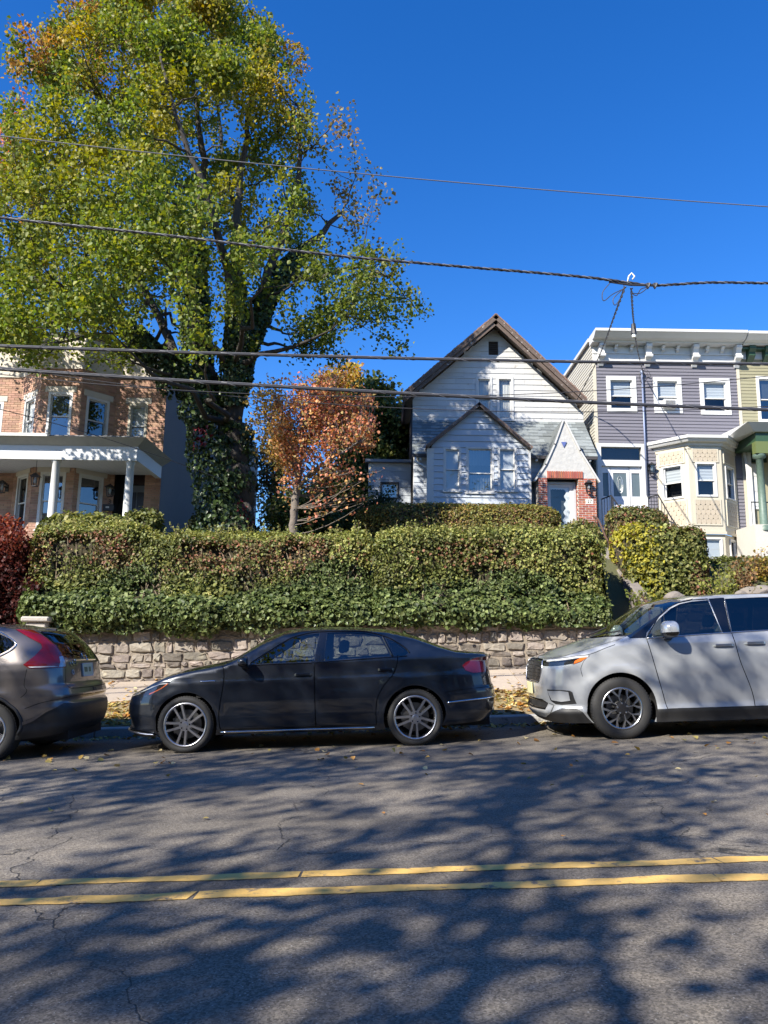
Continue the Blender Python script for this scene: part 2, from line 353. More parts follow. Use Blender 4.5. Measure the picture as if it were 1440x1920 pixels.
# ------------------------------------------------------------------ stone retaining wall
WY = 14.80
def wall_base(x): return road_z(x) + .60
def wall_top(x): return 1.72 + .028 * x
m_mort = mat('wall_mortar', (.19, .158, .125), .95, c2=(.31, .26, .20), ns=4, namt=.2, bump=1, bs=24, dirt=((.13, .11, .09), 2.5, .56))
m_stone = mat('wall_stone', (.12, .112, .105), .85, c2=(.30, .25, .195), ns=6.5, namt=.12, bump=1, bs=13, rand=.50, dirt=((.38, .32, .24), 4.5, .57))
wall = thing('retaining_wall', 'rough stone retaining wall with smeared mortar below the long hedge', 'wall', (0, WY, wall_base(0)))
def stone_field(x0, x1, fy, base, top, parent, m, wmin=.13, wmax=.48, hmin=.09, hmax=.25, normal=(0, -1, 0), jig=.03):
    lo = min(base(x0), base(x1)) ; z = 0.0; H = max(top(x0) - base(x0), top(x1) - base(x1)); row = 0
    while z < H:
        h = min(random.uniform(hmin, hmax), H - z + .02); x = x0 + random.uniform(-.1, 0)
        while x < x1:
            w = random.uniform(wmin, wmax); xa, xb = max(x, x0) + .012, min(x + w, x1) - .012; x += w
            if xb - xa < .08: continue
            zb = (base((xa + xb) / 2)) + z; zt_ = min(zb + h, top((xa + xb) / 2))
            if zt_ - zb < .06: continue
            za, zc = zb + .012, zt_ - .012; cx, cz = (xa + xb) / 2, (za + zc) / 2; hw, hh = (xb - xa) / 2, (zc - za) / 2
            ring = []
            for k in range(10):
                a = 2 * math.pi * (k + .5) / 10; c_, s_ = math.cos(a), math.sin(a); e = .30
                px_ = hw * math.copysign(abs(c_) ** e, c_) * random.uniform(.80, 1.10); pz = hh * math.copysign(abs(s_) ** e, s_) * random.uniform(.78, 1.12); ring.append((px_, pz))
            pr = random.uniform(.012, .05); vs = []
            for f, d in ((1.0, .03), (.99, -pr * .6), (.84, -pr)):
                vs += [(cx + p[0] * f, fy + d + random.uniform(-.014, .014) * (d < 0), cz + p[1] * f) for p in ring]
            vs.append((cx + random.uniform(-.2, .2) * hw, fy - pr * random.uniform(.5, 1.6), cz + random.uniform(-.2, .2) * hh))
            fs = [(r * 10 + k, r * 10 + (k + 1) % 10, (r + 1) * 10 + (k + 1) % 10, (r + 1) * 10 + k) for r in (0, 1) for k in range(10)] + [(20 + k, 20 + (k + 1) % 10, 30) for k in range(10)]
            MB().add(vs, fs).build('stone', m, parent)
        z += h; row += 1
def wall_core(x0, x1, y0, y1, base, top, parent, name, m, n=24):
    mb = MB(); X = np.linspace(x0, x1, n + 1)
    for a, b_ in zip(X[:-1], X[1:]):
        pass
    vs = []
    for x in X: vs += [(x, y0, base(x) - .3), (x, y1, base(x) - .3), (x, y1, top(x)), (x, y0, top(x))]
    fs = [(4 * i + k, 4 * i + (k + 1) % 4, 4 * i + 4 + (k + 1) % 4, 4 * i + 4 + k) for i in range(n) for k in range(4)] + [(0, 1, 2, 3), (4 * n + 3, 4 * n + 2, 4 * n + 1, 4 * n)]
    return mb.add(vs, fs).build(name, m, parent)
wall_core(-6.35, 4.36, WY, WY + .4, wall_base, wall_top, wall, 'mortar', m_mort)
stone_field(-6.33, 4.34, WY, wall_base, wall_top, wall, m_stone)
# end pier by the left neighbour's path
p0 = at(47, 1170, 14.55); pier = thing('wall_pier', 'pale stone gate pier with flat cap at the left end of the wall', 'pier', (p0.x + .2, 14.6, wall_base(-6.6)))
zt = at(60, 1156, 14.5).z
m_pier = mat('pier_stone', (.36, .33, .29), .9, c2=(.46, .42, .37), ns=5, bump=.6, bs=30)
MB().box(p0.x + .05, p0.x + .43, 14.45, 14.85, wall_base(-6.6) - .2, zt - .1).build('shaft', m_pier, pier, bevel=.02)
MB().box(p0.x - .02, p0.x + .50, 14.38, 14.92, zt - .1, zt).build('cap', m_pier, pier, bevel=.025)
lw = thing('neighbour_wall', 'dark rendered garden wall left of the gate pier', 'wall', (-11, 15, .3)); wall_core(-24, -6.95, 14.95, 15.2, lambda x: wall_base(x) - .1, lambda x: 1.50 + .03 * max(-9, x), lw, 'wall', mat('dark_render', (.05, .045, .04), .9, c2=(.08, .07, .06), ns=4))
# ------------------------------------------------------------------ garden steps with cheek wall and rail
SX0, SX1 = 4.42, 5.10
m_step = mat('step_stone', (.20, .165, .145), .9, c2=(.31, .26, .22), ns=6, bump=.5, bs=40, rand=.15)
steps = thing('garden_steps', 'steep dark stone steps climbing between the hedges', 'steps', (4.75, 14.8, road_z(4.7) + .68))
sz = road_z(4.7) + .66
for i in range(12):
    y = 14.85 + i * .27; z1 = sz + .19 * (i + 1)
    MB().box(SX0, SX1, y, y + .3 + (.0 if i < 11 else 1.2), z1 - .21, z1 - .05).build('riser', m_step, steps)
    MB().box(SX0 - .01, SX1 + .01, y - .03, y + .3 + (0 if i < 11 else 1.2), z1 - .05, z1).build('tread', m_step, steps, bevel=.012)
m_cheek = mat('cheek_stone', (.15, .13, .115), .9, c2=(.25, .22, .19), ns=5, bump=.6, bs=30)
ck = lambda x: [(x, 14.85, .8), (x, 14.85, 2.12), (x, 15.1, 2.24), (x, 18.2, 3.72), (x, 19.4, 3.72), (x, 19.4, .8)]
MB().prism(ck(SX1 + .012), (.24, 0, 0)).build('cheek_wall', m_cheek, steps, bevel=.02)
MB().prism([(SX0 - .04, 15.21, .8), (SX0 - .04, 15.21, 1.9), (SX0 - .04, 18.2, 3.5), (SX0 - .04, 19.4, 3.6), (SX0 - .04, 19.4, .8)], (-.16, 0, 0)).build('cheek_wall', m_cheek, steps, bevel=.02)
m_iron = mat('brown_iron', (.10, .06, .045), .55, c2=(.16, .09, .06), ns=12, metal=.3)
rl = [at(1113, 968, 20.6), at(1122, 975, 20.2), at(1134, 1003, 19.2), at(1143, 1022, 18.6), at(1148, 1046, 18.0), at(1163, 1072, 17.2), at(1190, 1104, 16.0), at(1212, 1128, 15.0), at(1220, 1150, 14.85)]
rl = [Vector(p) for p in spline(rl, 5)]
rail = thing('stair_rail', 'bent brown iron handrail following the garden steps', 'railing', (5.2, 18, 3.3))
MB().tube(rl, .028, 8).build('handrail', m_iron, rail, smooth=True)
for k, zl in ((2, 3.2), (17, 3.2), (30, 2.6), (38, 2.0)):
    p = rl[k]; MB().tube([p, (p.x, p.y, min(zl, p.z - .5))], .022, 6).build('post', m_iron, rail)
# wall to the right of the steps, mostly behind the minivan
rwall = thing('rubble_wall', 'low rubble wall right of the steps behind the minivan', 'wall', (8, 15, 1))
rt = lambda x: 2.02 + .02 * x
wall_core(5.42, 13.5, WY, WY + .4, wall_base, rt, rwall, 'mortar', m_mort)
stone_field(5.44, 13.4, WY, lambda x: wall_base(x) + .55, rt, rwall, m_stone)
for (u, v, y, s) in ((1264, 1124, 15.3, .20), (1408, 1114, 15.4, .22), (1432, 1112, 15.2, .22), (1388, 1118, 15.2, .14), (1340, 1124, 15.2, .12)):
    c = at(u, v, y); mb = MB(); n = 9; vs = []
    bmr = bmesh.new(); bmesh.ops.create_icosphere(bmr, subdivisions=3, radius=1)
    for q in bmr.verts: q.co = Vector((c.x, c.y, c.z)) + Vector((q.co.x * s, q.co.y * s * .8, q.co.z * s * .75)) * (.78 + .5 * vnoise(np.array([[q.co.x + u, q.co.y, q.co.z]]), 1.3, 5)[0])
    mb.add([q.co for q in bmr.verts], [[q.index for q in f.verts] for f in bmr.faces]); bmr.free()
    lab = {1264: 'dark rock standing beside the lower right hedge', 1408: 'grey boulder above the minivan roof at the right', 1432: 'pale boulder cut by the right edge of the picture', 1388: 'small rock left of the boulders above the minivan', 1340: 'small rock among weeds above the minivan windscreen'}[u]
    o = mb.build('rock', MATS['cheek_stone'] if u != 1262 else MATS['step_stone'], thing('garden_rock', lab, 'rock', (c.x, c.y, c.z - s * .7), group='rocks above the rubble wall'))
# ------------------------------------------------------------------ trees
M_LEAF = leaf_mat('leaf_broad', .38, .5, .3); M_PRIV = leaf_mat('leaf_hedge', .25, .5, .3); M_IVY = leaf_mat('leaf_ivy', .15, .42, .4)
m_bark = mat('bark', (.030, .026, .022), .95, c2=(.065, .055, .046), ns=6, stretch=(1, 1, .25), bump=1, bs=25)
def grow(name, label, limbs, tips, group=None, bark=None, twig_r=.022, base=None, bend=.35, trunk_name='trunk', seg=5, boughs=0, skip_low=0):
    """limbs: list of (points, r0, r1); tips: (n,3). Every tip gets a curved twig from the nearest lower limb point.
    returns the thing and for every tip the twig's points (n, seg, 3)"""
    base = base or limbs[0][0][0]; b0 = np.array(base, float); gr = gz(b0[0], b0[1]) - .1 if b0[1] > 15 else b0[2]
    if b0[2] > gr + .05: limbs = [([np.array([b0[0], b0[1], gr])] + list(limbs[0][0]), limbs[0][1], limbs[0][2])] + limbs[1:]; base = (b0[0], b0[1], gr)
    t = thing(name, label, 'tree', base, group); mb = MB(); S = []; SR = []
    for pts, r0, r1 in limbs:
        P = spline(pts, 6); P[1:-1] += rng.normal(0, r0 * .12, P[1:-1].shape); R = np.linspace(r0, r1, len(P)) * (1 + rng.normal(0, .05, len(P)))
        mb.tube([Vector(p) for p in P], list(R), 9); S.append(P); SR.append(R)
    mb.build(trunk_name, bark or m_bark, t, smooth=True)
    S = np.concatenate(S); SR = np.concatenate(SR)
    if boughs:                                   # second-order boughs spread evenly through the crown carry the twigs
        idx = [int(rng.integers(len(tips)))]; dm = np.linalg.norm(tips - tips[idx[0]], axis=1)
        for _ in range(boughs - 1): k = int(np.argmax(dm)); idx.append(k); dm = np.minimum(dm, np.linalg.norm(tips - tips[k], axis=1))
        B0, BR = S[skip_low:], SR[skip_low:]; mbg = MB(); newS = []; newR = []
        for k in idx:
            q = tips[k]; d = q - B0; dist = np.linalg.norm(d, axis=1); j = int(np.argmin(dist - .35 * d[:, 2] + np.where(d[:, 2] < 0, .8, 0))); p = B0[j]; q = p + (q - p) * .82; Lg = dist[j]
            mid = p + (q - p) * .5 + np.array([0, 0, -.10 * Lg]) + rng.normal(0, .05 * Lg, 3); P = np.array([(1 - s_) ** 2 * p + 2 * s_ * (1 - s_) * mid + s_ * s_ * q for s_ in np.linspace(0, 1, 9)]); P[1:-1] += rng.normal(0, .02 * Lg, P[1:-1].shape)
            R = np.linspace(min(BR[j] * .55, .03 + .014 * Lg), .012, 9); mbg.tube([Vector(a) for a in P], list(R), 6, cap=False); newS.append(P[2:]); newR.append(R[2:])
        mbg.build('boughs', bark or m_bark, t, smooth=True, recalc=False)['kind'] = 'stuff'
        S = np.concatenate([S[skip_low:]] + newS); SR = np.concatenate([SR[skip_low:]] + newR)
    tw = np.zeros((len(tips), seg, 3)); mt = MB()
    for i, q in enumerate(tips):
        d = q - S; dist = np.linalg.norm(d, axis=1); cost = dist - .3 * d[:, 2] + np.where(d[:, 2] < .05, .7, 0)
        k = int(np.argmin(cost)); p = S[k]; L_ = dist[k]
        c1 = p + (q - p) * .4 + np.array([(q - p)[0], (q - p)[1], 0]) * .25 + rng.normal(0, .06 * L_ + 1e-3, 3); c1[2] -= bend * L_ * .25
        for j in range(seg):
            s = j / (seg - 1); tw[i, j] = (1 - s) ** 2 * p + 2 * s * (1 - s) * c1 + s * s * q
        r0 = min(SR[k] * .6, twig_r * (.5 + .25 * L_)); mt.tube([Vector(a) for a in tw[i]], list(np.linspace(r0, .005, seg)), 4, cap=False)
    mt.build('branches', bark or m_bark, t, smooth=True, recalc=False)
    return t, tw
def shoot_leaves(tw, per, spread, lift=0.0, start=.35):
    "leaf points along the outer part of each twig"
    n, seg, _ = tw.shape; s = start + (1.08 - start) * rng.random((n, per)) ** .8; f = np.clip(s, 0, .999) * (seg - 1); i = np.minimum(f.astype(int), seg - 2); fr = (f - i)[..., None]
    idx = np.arange(n)[:, None]; P = tw[idx, i] * (1 - fr) + tw[idx, i + 1] * fr
    P = P + rng.normal(0, 1, (n, per, 3)) * spread * (1.15 - .55 * s[..., None]); P[..., 2] += lift * s
    return P
def pick(pal, n): pal = np.array(pal); return pal[rng.integers(0, len(pal), n)]

# --- the big maple
TY = 19.0
def T(u, v, dy=0): return np.array(at(u, v, TY + dy))
limbs = [([T(448, 1040), T(446, 950), T(440, 870), T(437, 790)], .46, .36),
         ([T(437, 800), T(405, 740, .2), T(375, 660, .3), T(367, 560, .4), T(372, 440, .5), T(380, 300, .4), T(362, 150, .2)], .30, .05),
         ([T(437, 790), T(440, 700, -.3), T(441, 600, -.4), T(440, 480, -.5), T(450, 340, -.4), T(470, 180, -.2)], .24, .05),
         ([T(437, 780), T(455, 680, .2), T(480, 600, .4), T(530, 515, .6), T(575, 465, .8), T(640, 400, 1)], .25, .06),
         ([T(480, 600, .4), T(500, 520, .2), T(530, 440), T(560, 330, -.3), T(560, 200, -.5)], .15, .04),
         ([T(400, 735, .2), T(340, 700, .0), T(275, 640, -.4), T(190, 585, -.9), T(90, 540, -1.2), T(10, 500, -1.6)], .21, .05),
         ([T(367, 560, .4), T(320, 440, .2), T(250, 330, 0), T(190, 200, -.2), T(150, 90, -.4)], .13, .03),
         ([T(340, 700), T(300, 600, .9), T(230, 480, 1.4), T(120, 380, 1.6), T(40, 260, 1.5)], .14, .03),
         ([T(441, 600, -.4), T(420, 480, -1.2), T(380, 350, -2), T(330, 220, -2.3), T(300, 100, -2.3)], .13, .03),
         ([T(441, 600, .4), T(450, 450, 1.6), T(420, 300, 2.4), T(400, 150, 2.6)], .13, .03),
         ([T(530, 515, .6), T(600, 520, .4), T(670, 500, .2), T(730, 520, 0)], .10, .03)]
# crown: tips fill an uneven ovoid, denser towards the outside
cc = T(340, 330); cx, cz = cc[0], cc[2]
def crown_r(th, ph, seed): return 1
pts = []
prof = [(-30, 440), (40, 500), (130, 545), (230, 580), (330, 645), (400, 690), (470, 745), (560, 760), (630, 690), (680, 590)]       # right edge of the crown in the photo by height
profl = [(-30, 225), (40, 95), (130, 30), (230, -10), (330, -90), (450, -190), (560, -210), (640, -160), (690, -20)]
vr = [a for a, _ in prof]; xr = [b_ for _, b_ in prof]; vl = [a for a, _ in profl]; xl = [b_ for _, b_ in profl]
def u0_test(v): return v > 690
while len(pts) < 1750:
    v = random.uniform(-60, 700); R_ = np.interp(v, vr, xr); L_ = np.interp(v, vl, xl)
    if v < -30: L_, R_ = 260, 400
    if v > 600 and u0_test(v): continue
    mid, hw = (R_ + L_) / 2, (R_ - L_) / 2
    a = random.uniform(0, 2 * math.pi); rr = random.random() ** .42
    u = mid + hw * rr * math.cos(a); dy = min(hw / 76, 5.2) * rr * math.sin(a) * .95
    if u > 560 and v < 420 and random.random() < .45: continue
    if v > 600 and 85 < u < 320 and random.random() < .88: continue
    if v > 560 and 310 < u < 560 and random.random() < .9: continue
    if 400 < v <= 560 and 330 < u < 580 and dy < .8 and random.random() < .62: continue
    p = T(u, v, dy)
    if p[1] < 13.6: continue
    pts.append(p)
pts = np.array(pts); n1 = vnoise(pts, .55, 5)
n2 = vnoise(pts, 1.25, 6); pts = pts[(n1 > .37) & (n2 > .30)]
# tall upright shoots that break the outline
extra = np.array([T(u, v, random.uniform(-1.5, 1.5)) for u, v in ((40, 62), (22, 110), (112, 35), (205, 20), (330, -20), (400, 0), (455, 20), (485, 60), (540, 90), (560, 110), (575, 190), (10, 200), (5, 270), (640, 215), (660, 260), (700, 330), (745, 470), (770, 560), (765, 600), (620, 640), (240, 5), (160, 10))])
pts = np.concatenate([pts, extra, extra + rng.normal(0, .25, extra.shape) - [0, 0, .5]])
maple, tw = grow('maple_tree', 'tall ivy-clad maple turning yellow and orange above the left house', limbs, pts, base=tuple(T(448, 1040)), boughs=110, skip_low=25)
NL = 118
LP = shoot_leaves(tw, NL, .235, .15, .40); tipz = np.repeat(pts[:, None, :], NL, 1)
Pm = LP.reshape(-1, 3); tm = tipz.reshape(-1, 3)
# photo position of every leaf's shoot decides its colour (tops turned first)
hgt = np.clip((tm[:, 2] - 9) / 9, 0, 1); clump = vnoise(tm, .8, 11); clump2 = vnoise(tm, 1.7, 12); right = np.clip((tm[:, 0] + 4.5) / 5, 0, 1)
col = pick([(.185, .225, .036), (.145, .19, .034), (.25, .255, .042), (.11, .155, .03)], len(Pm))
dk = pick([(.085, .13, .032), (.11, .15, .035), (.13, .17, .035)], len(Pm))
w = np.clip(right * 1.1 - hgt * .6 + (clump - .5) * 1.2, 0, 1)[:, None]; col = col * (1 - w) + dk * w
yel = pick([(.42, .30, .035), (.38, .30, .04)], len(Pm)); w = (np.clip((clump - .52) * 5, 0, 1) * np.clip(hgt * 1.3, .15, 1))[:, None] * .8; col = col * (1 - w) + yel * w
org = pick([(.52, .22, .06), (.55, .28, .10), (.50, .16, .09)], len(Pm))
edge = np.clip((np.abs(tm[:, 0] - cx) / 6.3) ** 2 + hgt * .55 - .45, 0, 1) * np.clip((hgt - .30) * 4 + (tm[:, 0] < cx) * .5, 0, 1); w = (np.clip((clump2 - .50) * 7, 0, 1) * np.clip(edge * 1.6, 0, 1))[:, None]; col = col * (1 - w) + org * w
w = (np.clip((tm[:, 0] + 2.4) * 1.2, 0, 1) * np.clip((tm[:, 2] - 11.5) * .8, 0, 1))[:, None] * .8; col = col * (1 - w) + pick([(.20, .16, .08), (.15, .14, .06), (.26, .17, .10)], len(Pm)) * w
col *= rng.uniform(.75, 1.25, (len(Pm), 1))
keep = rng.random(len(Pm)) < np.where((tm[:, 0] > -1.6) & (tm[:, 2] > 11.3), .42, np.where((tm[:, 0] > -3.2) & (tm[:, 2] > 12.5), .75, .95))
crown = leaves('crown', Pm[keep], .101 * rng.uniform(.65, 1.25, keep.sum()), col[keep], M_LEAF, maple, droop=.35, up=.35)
# ivy up the trunk and stems
def ivy_on(limblist, dens, rad_, size, parent, name='ivy', seed=1, thick=.18, tmax=1.0):
    A = []; O = []
    for pts_, r0, r1, L0, ex in limblist:
        P = spline(pts_, 10); n = len(P); cum = np.concatenate([[0], np.cumsum(np.linalg.norm(np.diff(P, axis=0), axis=1))])
        m_ = int(dens * cum[-1]); s = rng.random(m_) * cum[-1]; i = np.clip(np.searchsorted(cum, s) - 1, 0, n - 2); f = ((s - cum[i]) / (cum[i + 1] - cum[i]))[:, None]
        q = P[i] * (1 - f) + P[i + 1] * f; tan = P[i + 1] - P[i]; tan /= np.linalg.norm(tan, axis=1, keepdims=True)
        d = rng.normal(size=(m_, 3)); d -= tan * (d * tan).sum(1, keepdims=True); d /= np.linalg.norm(d, axis=1, keepdims=True)
        rr = np.interp(s, np.linspace(0, cum[-1], len(ex)), ex) * (.65 + .75 * vnoise(q + d * .4, 2.2, seed)) * rng.uniform(.8, 1.05, m_)
        A.append(q + d * rr[:, None]); O.append(d)
    P = np.concatenate(A); O = np.concatenate(O); n = len(P)
    c = pick([(.035, .060, .018), (.045, .075, .02), (.06, .09, .025), (.028, .045, .016)], n) * rng.uniform(.7, 1.4, (n, 1))
    rz_ = np.linalg.norm(P - T(368, 812, -.7), axis=1) < .42; c[rz_ & (rng.random(n) < .6)] = (.17, .012, .02)
    rz_ = np.linalg.norm(P - T(462, 965, -.3), axis=1) < .38; c[rz_ & (rng.random(n) < .5)] = (.14, .01, .015)
    return leaves(name, P, size * rng.uniform(.7, 1.3, n), c, M_IVY, parent, droop=.5, up=.15, out=O)
ivy_on([([T(425, 1010), T(420, 930), T(405, 830), T(385, 770)], 0, 0, 0, [.74, .70, .62, .5]), ([T(440, 1000), T(438, 900), T(440, 800)], 0, 0, 0, [.58, .48, .34]),
        ([T(385, 790), T(365, 720), T(330, 720, -.2), T(290, 660, -.4), T(230, 610, -.7)], 0, 0, 0, [.5, .52, .42, .3, .2]),
        ([T(390, 760, .2), T(372, 660, .3), T(367, 560, .4), T(372, 470, .5)], 0, 0, 0, [.42, .38, .34, .22]),
        ([T(440, 760, -.1), T(440, 700, -.3), T(441, 600, -.4), T(440, 500, -.5)], 0, 0, 0, [.34, .32, .28, .16]),
        ([T(440, 740), T(455, 680, .2), T(480, 600, .4), T(530, 515, .6), T(575, 465, .8)], 0, 0, 0, [.32, .36, .34, .28, .18])], 900, .4, .105, maple)

# --- small dogwood turned red beside the white house
DY = 17.4
def D(u, v, dy=0): return np.array(at(u, v, DY + dy))
dl = [([D(548, 1010), D(552, 960), D(556, 920), D(560, 880)], .10, .085), ([D(557, 905), D(553, 860), D(546, 820), D(530, 780), D(515, 740)], .07, .025), ([D(560, 880), D(575, 830, .3), D(600, 780, .5), D(620, 730, .5)], .06, .02),
      ([D(556, 920), D(585, 885, -.4), D(630, 855, -.6), D(670, 830, -.5)], .05, .015), ([D(548, 830), D(570, 790, -.6), D(580, 740, -.8)], .04, .015)]
tp = []
while len(tp) < 900:
    u, v = random.gauss(584, 92), random.uniform(688, 950); hw = np.interp(v, [688, 730, 790, 830, 870, 905, 950], [78, 122, 140, 138, 126, 100, 66]); mid = np.interp(v, [690, 790, 905], [572, 582, 622])
    if v > 850 and random.random() < .6: continue
    if abs(u - mid) > hw: continue
    tp.append(D(u, v, random.uniform(-1.0, 1.0) * (1 - ((u - mid) / hw) ** 2 * .6)))
tp = np.array(tp); tp = tp[(vnoise(tp, 1.6, 23) > .44)]; tp[:, :2] += (vnoise(tp, 1.1, 24)[:, None] - .5) * [1.0, .3]; dog, tw = grow('dogwood_tree', 'small dogwood with red and orange autumn leaves left of the white house', dl, tp, base=tuple(D(548, 1010)), bark=mat('dogwood_bark', (.12, .10, .08), .9, c2=(.20, .165, .135), ns=8, bump=.6, bs=30), twig_r=.014)
P = shoot_leaves(tw, 46, .14, 0, .3).reshape(-1, 3); tm = np.repeat(tp, 46, 0); cl = vnoise(tm, 1.1, 21); h = np.clip((tm[:, 2] - 5) / 3, 0, 1); lf = np.clip((-1.7 - tm[:, 0]) / 1.0, 0, 1)
c = pick([(.60, .25, .13), (.64, .33, .15), (.58, .35, .14), (.50, .18, .11), (.62, .25, .17), (.34, .26, .10)], len(P)); y = pick([(.48, .31, .08), (.40, .30, .08)], len(P)); w = np.clip(lf * .9 + (cl - .5) * 1.5 - h * .3, 0, 1)[:, None]; c = c * (1 - w) + y * w
c *= rng.uniform(.7, 1.3, (len(P), 1)); kp = rng.random(len(P)) < np.where(tm[:, 2] < 5.6, .28, .42)
leaves('crown', P[kp], .075 * rng.uniform(.65, 1.2, kp.sum()), c[kp], M_LEAF, dog, droop=.5, up=.3)

# --- trees further back between the houses
def back_tree(name, label, Yd, u0, v0, u1, v1, base_uv, ntip, per, pal, size, trunk=.16, spread=.3, floor=0):
    B = lambda u, v, dy=0: np.array(at(u, v, Yd + dy)); um, vm = (u0 + u1) / 2, (v0 + v1) / 2; sc_ = F / Yd / 1.05; tp = []
    while len(tp) < ntip:
        a, b_, c_ = rng.normal(size=3); r = random.random() ** .4 / math.sqrt(a * a + b_ * b_ + c_ * c_); u, v, dy = um + a * r * (u1 - u0) / 2, vm + b_ * r * (v1 - v0) / 2, c_ * r * (u1 - u0) / 2 / sc_
        tp.append(B(u, v, dy))
    tp = np.array(tp); bu, bv = base_uv
    lb = [([B(bu, bv), B((bu + um) / 2 + 4, (bv + vm) / 2), B(um, vm), B(um + 5, v0 + (v1 - v0) * .2)], trunk, .03)]
    for k in range(4): lb.append(([B((bu + um) / 2, (bv + vm) / 2 + 20), B(um + (k - 1.5) * (u1 - u0) * .16, vm + 10, (k % 2 - .5) * 1), B(um + (k - 1.5) * (u1 - u0) * .26, v0 + (v1 - v0) * .3, (k % 2 - .5) * 1.5)], trunk * .5, .02))
    t, tw = grow(name, label, lb, tp, base=tuple(B(bu, bv)), twig_r=.016); P = shoot_leaves(tw, per, spread, 0, .3).reshape(-1, 3)
    cl = vnoise(P, .9, 31)[:, None]; c = pick(pal, len(P)) * (.75 + .6 * cl) * rng.uniform(.75, 1.25, (len(P), 1))
    leaves('crown', P, size * rng.uniform(.7, 1.25, len(P)), c, M_LEAF, t, droop=.4, up=.35); return t
back_tree('oak_tree', 'dark green broadleaf tree rising behind the flat-roofed annex', 30, 628, 702, 775, 960, (700, 1010), 400, 46, [(.07, .10, .03), (.10, .13, .035), (.15, .15, .04), (.055, .08, .025)], .17)
back_tree('young_maple', 'yellow-orange treetop behind the red dogwood', 33, 590, 672, 690, 800, (640, 1010), 130, 40, [(.38, .26, .05), (.40, .20, .06), (.30, .24, .05)], .16)
back_tree('locust_tree', 'sparse blue-green tree in the gap between brick house and dogwood', 34, 480, 790, 560, 990, (512, 1015), 110, 34, [(.10, .13, .05), (.13, .13, .05), (.20, .16, .07), (.24, .14, .09)], .15, trunk=.12, spread=.4)
back_tree('holly_tree', 'low dark evergreen between the dogwood trunk and the annex', 27, 575, 855, 700, 1025, (640, 1030), 240, 44, [(.05, .075, .022), (.07, .095, .028), (.10, .11, .035)], .12)
back_tree('laurel_shrub_tree', 'dark leafy shrub at the foot of the dogwood', 24, 495, 915, 640, 1040, (560, 1040), 220, 44, [(.05, .08, .02), (.08, .11, .03), (.13, .13, .045)], .10)
back_tree('yew_bush', 'black-green clipped bush in front of the annex window', 23.2, 662, 925, 755, 1010, (705, 1020), 170, 48, [(.02, .032, .012), (.028, .042, .015)], .07, trunk=.06, spread=.2)
# --- red lace-leaf maple at the left edge
JY = 15.6
def J(u, v, dy=0): return np.array(at(u, v, JY + dy))
tp = []
while len(tp) < 420:
    u, v = random.uniform(-120, 78), random.uniform(960, 1180); 
    if ((u + 30) / 110) ** 2 + ((v - 1085) / 125) ** 2 > 1: continue
    tp.append(J(u, v, random.uniform(-.7, 1.0)))
tp = np.array(tp); jm, tw = grow('japanese_maple', 'deep red cut-leaf maple at the left end of the hedge', [([J(-30, 1200), J(-25, 1130), J(-40, 1060), J(-60, 1010)], .07, .03), ([J(-25, 1130), J(10, 1060), J(30, 1000)], .05, .02)], tp, base=tuple(J(-30, 1200)), twig_r=.010)
P = shoot_leaves(tw, 60, .10, 0, .2).reshape(-1, 3); h = np.clip((P[:, 2] - 2.6) / 1.3, 0, 1)[:, None]
c = pick([(.07, .022, .02), (.10, .03, .024), (.05, .017, .016)], len(P)) * (1 - h) + pick([(.27, .075, .05), (.34, .12, .065), (.20, .05, .038)], len(P)) * h
leaves('crown', P, .075 * rng.uniform(.7, 1.2, len(P)), c * rng.uniform(.7, 1.3, (len(P), 1)), M_LEAF, jm, droop=.5, up=.5)
# --- street trees on the camera's own pavement, behind the photographer: two shade the road, the right one is added to block sky light
def street_tree(label, bx, by, n_tip, r=4.6, zc=9.6, seed=0):
    lb = [([(bx, by, road_z(bx)), (bx + .1, by, 2.5), (bx, by + .1, 4.6), (bx + .15, by, 7), (bx, by, 10.5)], .22, .05)]
    for k in range(7):
        a = k * 2.4 + seed; lb.append(([(bx, by + .05, 4.0 + k * .5), (bx + 1.4 * math.cos(a), by + 1.4 * math.sin(a), 5.8 + k * .5), (bx + 3.4 * math.cos(a), by + 3.2 * math.sin(a), 7.6 + k * .55)], .07, .02))
    q = []
    while len(q) < n_tip:
        a = rng.normal(size=3); a *= random.random() ** .38 / np.linalg.norm(a); p = np.array([bx, by, zc]) + a * [r, r, r * .8]
        if vnoise(p[None], 1.15, 40 + seed)[0] * .6 + vnoise(p[None], .5, 60 + seed)[0] * .4 > .505: q.append(p)
    q = np.array(q); t, tw = grow('street_tree', label, lb, q, group='street trees behind the camera', twig_r=.018)
    P = shoot_leaves(tw, 26, .24, 0, .35).reshape(-1, 3)
    leaves('crown', P, .14 * rng.uniform(.7, 1.25, len(P)), pick([(.10, .14, .03), (.14, .16, .03), (.2, .18, .04)], len(P)), M_LEAF, t, droop=.3, up=.6)
street_tree('leafy street tree behind the photographer, on the left', -12.5, -3.0, 350, 5.6, 10.2, 1)
street_tree('leafy street tree behind the photographer, near the camera', -4.6, -4.2, 350, 5.6, 10.2, 2)
street_tree('unseen street tree added to block sky light, behind the photographer on the right', 4.2, -4.9, 240, 4.8, 9.6, 3)  # added out of view to cut the blue ambient light on the road
